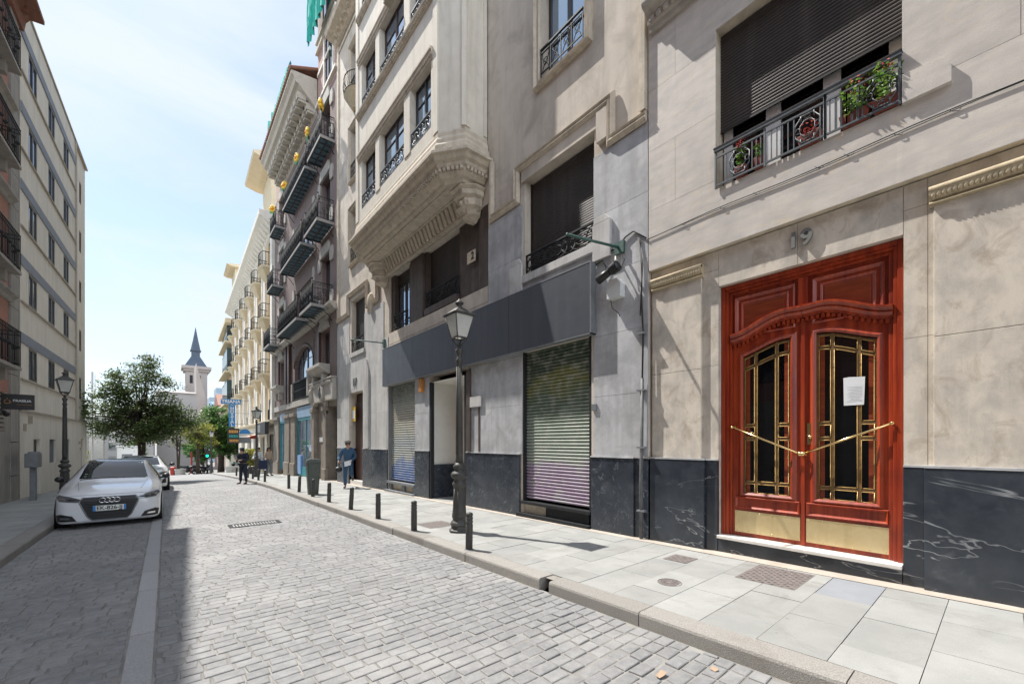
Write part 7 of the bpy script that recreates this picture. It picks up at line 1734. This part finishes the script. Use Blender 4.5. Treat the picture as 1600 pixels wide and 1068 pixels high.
tag(MB().box(-5.75, -4.75, 57, 58, gz(57)-.2, gz(57)+4.6).build('concrete_column', 'concrete', None, .03), 'pale square concrete column between the tent and the tree trunk', 'column')
t = thing('kiosk', 'small white kiosk behind the tree trunk on the square', 'kiosk', (-3.9, 58, gz(58)))
q = MB(); q.box(-3.85, -2.3, 58, 60, gz(58)-.2, gz(58)+3.0); q.build('body', 'tent', t); q = MB(); q.box(-3.95, -2.2, 57.9, 60.1, gz(58)+3.0, gz(58)+3.15); q.build('roof', 'white_pl', t); q = MB(); q.box(-3.5, -2.7, 57.97, 57.995, gz(58)+1.2, gz(58)+2.3); q.build('hatch', 'boxgrey', t)
t = thing('flag_pole', 'slim grey metal pole left of the street tree', 'pole', (-3.9, 33.5, gz(33)-.12))
q = MB(); q.tube([(-3.25, 33.5, gz(33.5)-.13), (-3.25, 33.5, 5.6)], .045, 8); q.v = [v+Vector((0, 0, 0)) for v in q.v]; q.build('shaft', 'rim', t)
MB().tube([(-3.14, 33.5, 2.6), (-3.14, 33.5, 5.55)], .02, 6).build('cord', 'white_pl', t)
tag(MB().tube([(3.0, 62, gz(62)-.1), (3.0, 62, gz(62)+5.4)], .07, 8).build('sign_pole', 'white_pl', None), 'plain white pole left of the far street lamp', 'pole')
t = thing('traffic_light', 'traffic light showing green beside the far street lamp', 'traffic light', (4.6, 60, gz(58)))
z = gz(56); q = MB(); q.tube([(3.35, 55, z-.2), (3.35, 55, z+2.0)], .05, 8); q.build('post', 'iron', t); q = MB(); q.box(3.17, 3.53, 54.8, 55.1, z+1.7, z+2.5); hd = q.build('signal_head', 'shop', t)
m['green_l'] = M('green_lamp', (.0, .5, .25)); p_ = m['green_l'].node_tree.nodes['Principled BSDF']; p_.inputs['Emission Color'].default_value = (0, .8, .4, 1); p_.inputs['Emission Strength'].default_value = 2.5
MB().ball((3.35, 54.78, z+1.93), .12, 10, 6).build('green_lamp', 'green_l', hd)
def planter():
    t = thing('planter', 'x', 'planter', (0, 0, 0), 'pale concrete planters')
    q = MB(); q.lathe(0, 0, [(.33, 0), (.42, .08), (.45, .5), (.48, .52), (.48, .66), (.40, .66), (.38, .56), (.01, .56)], 16, False); q.build('bowl', 'concrete', t)
    q = MB(); q.lathe(0, 0, [(.37, .57), (.2, .60), (.01, .61)], 12, False); q.build('soil', 'bark', t); return t
pp = planter()
for i, (x, y, l) in enumerate(((4.5, 44.5, 'round pale planter at the bend of the far right kerb'), (1.1, 55, 'round pale planter beside the red bin and motorbikes'), (3.0, 59, 'farthest pale planter near the white pole'))): place(pp, i == 0, (x, y, gz(y)-.12), 0, l)
t = thing('waste_bin', 'small red bin beside the far parked cars', 'bin', (.55, 58, gz(58)))
z = gz(58)-.15; q = MB(); q.lathe(.55, 58, [(.22, z), (.27, z+.9), (.28, z+.95), (.15, z+1.02)], 10, False); q.build('body', 'redpl', t)
def moto():
    t = thing('motorbike', 'x', 'motorbike', (0, 0, 0), 'motorbikes parked at the far end')
    for y in (-.68, .68):
        q = MB(); q.tube([(0, y+.27*math.cos(k*.449), .31+.27*math.sin(k*.449)) for k in range(14)], .055, 6, True)
        w_ = q.build('wheel', 'tyre', t); q = MB(); 
        for k in range(5): a = k*1.257; q.tube([(0, y, .31), (0, y+.24*math.cos(a), .31+.24*math.sin(a))], .018, 4)
        q.build('rim', 'rim', w_)
    q = MB(); q.ball((0, -.02, .5), .24, 10, 6, .9); q.ball((0, -.25, .78), .2, 10, 6, .7); q.tube([(0, -.68, .31), (0, -.5, .75), (0, -.42, 1.02)], .04, 6); q.tube([(0, .68, .31), (0, .3, .45), (0, .1, .5)], .04, 6); q.ball((0, -.6, .9), .12, 8, 6); q.build('body', 'ink', t)
    q = MB(); q.tube([(0, -.1, .84), (0, .2, .82), (0, .65, .9)], [.1, .13, .09], 8); q.build('seat', 'blackplastic', t)
    q = MB(); q.tube([(-.35, -.32, 1.05), (-.1, -.42, 1.02), (.1, -.42, 1.02), (.35, -.32, 1.05)], .018, 5); q.build('handlebars', 'rim', t); return t
mp_ = moto()
for i, (x, y, r_, l) in enumerate(((1.75, 57, 1.2, 'first motorbike from the left in the row beside the red bin'), (2.45, 57.5, 1.4, 'middle motorbike with the palest fairing in the far row'), (3.15, 57, .9, 'rightmost motorbike of the far row near the slim tree'))): place(mp_, i == 0, (x, y, gz(y)-.15), r_, l, 1.1)
tag(MB().box(2.08, 2.24, 58.4, 58.5, gz(58), gz(58)+2.4).build('sign_post', 'redpl', None, .02), 'slim red sign post behind the motorbikes', 'sign post')
person('person in a pale green shirt leaning over at the far end of the street', (6.0, 58.0, gz(58)), 1.2, dict(chest=(0, -.15, 1.22), neck=(0, -.26, 1.33), head0=(0, -.33, 1.4), head1=(0, -.35, 1.49), shR=(-.17, -.2, 1.3), shL=(.17, -.2, 1.3), elR=(-.2, -.35, 1.1), elL=(.2, -.35, 1.1), wrR=(-.15, -.5, 1.0), wrL=(.15, -.5, 1.0)), M('pale_green_shirt', (.35, .5, .42)), 'navy', group=None)
t = thing('shop_plant', 'yellow green potted bush outside the shops behind the officer', 'plant', (4.9, 36, gz(36)))
z = gz(36); q = MB(); q.lathe(4.9, 36, [(.2, z), (.28, z+.5), (.3, z+.52)], 10, False); q.build('pot', 'ink', t); plant(t, (4.9, 36, z+.6), .6, 1.25, 900, 'leafy', .09, random.Random(5))
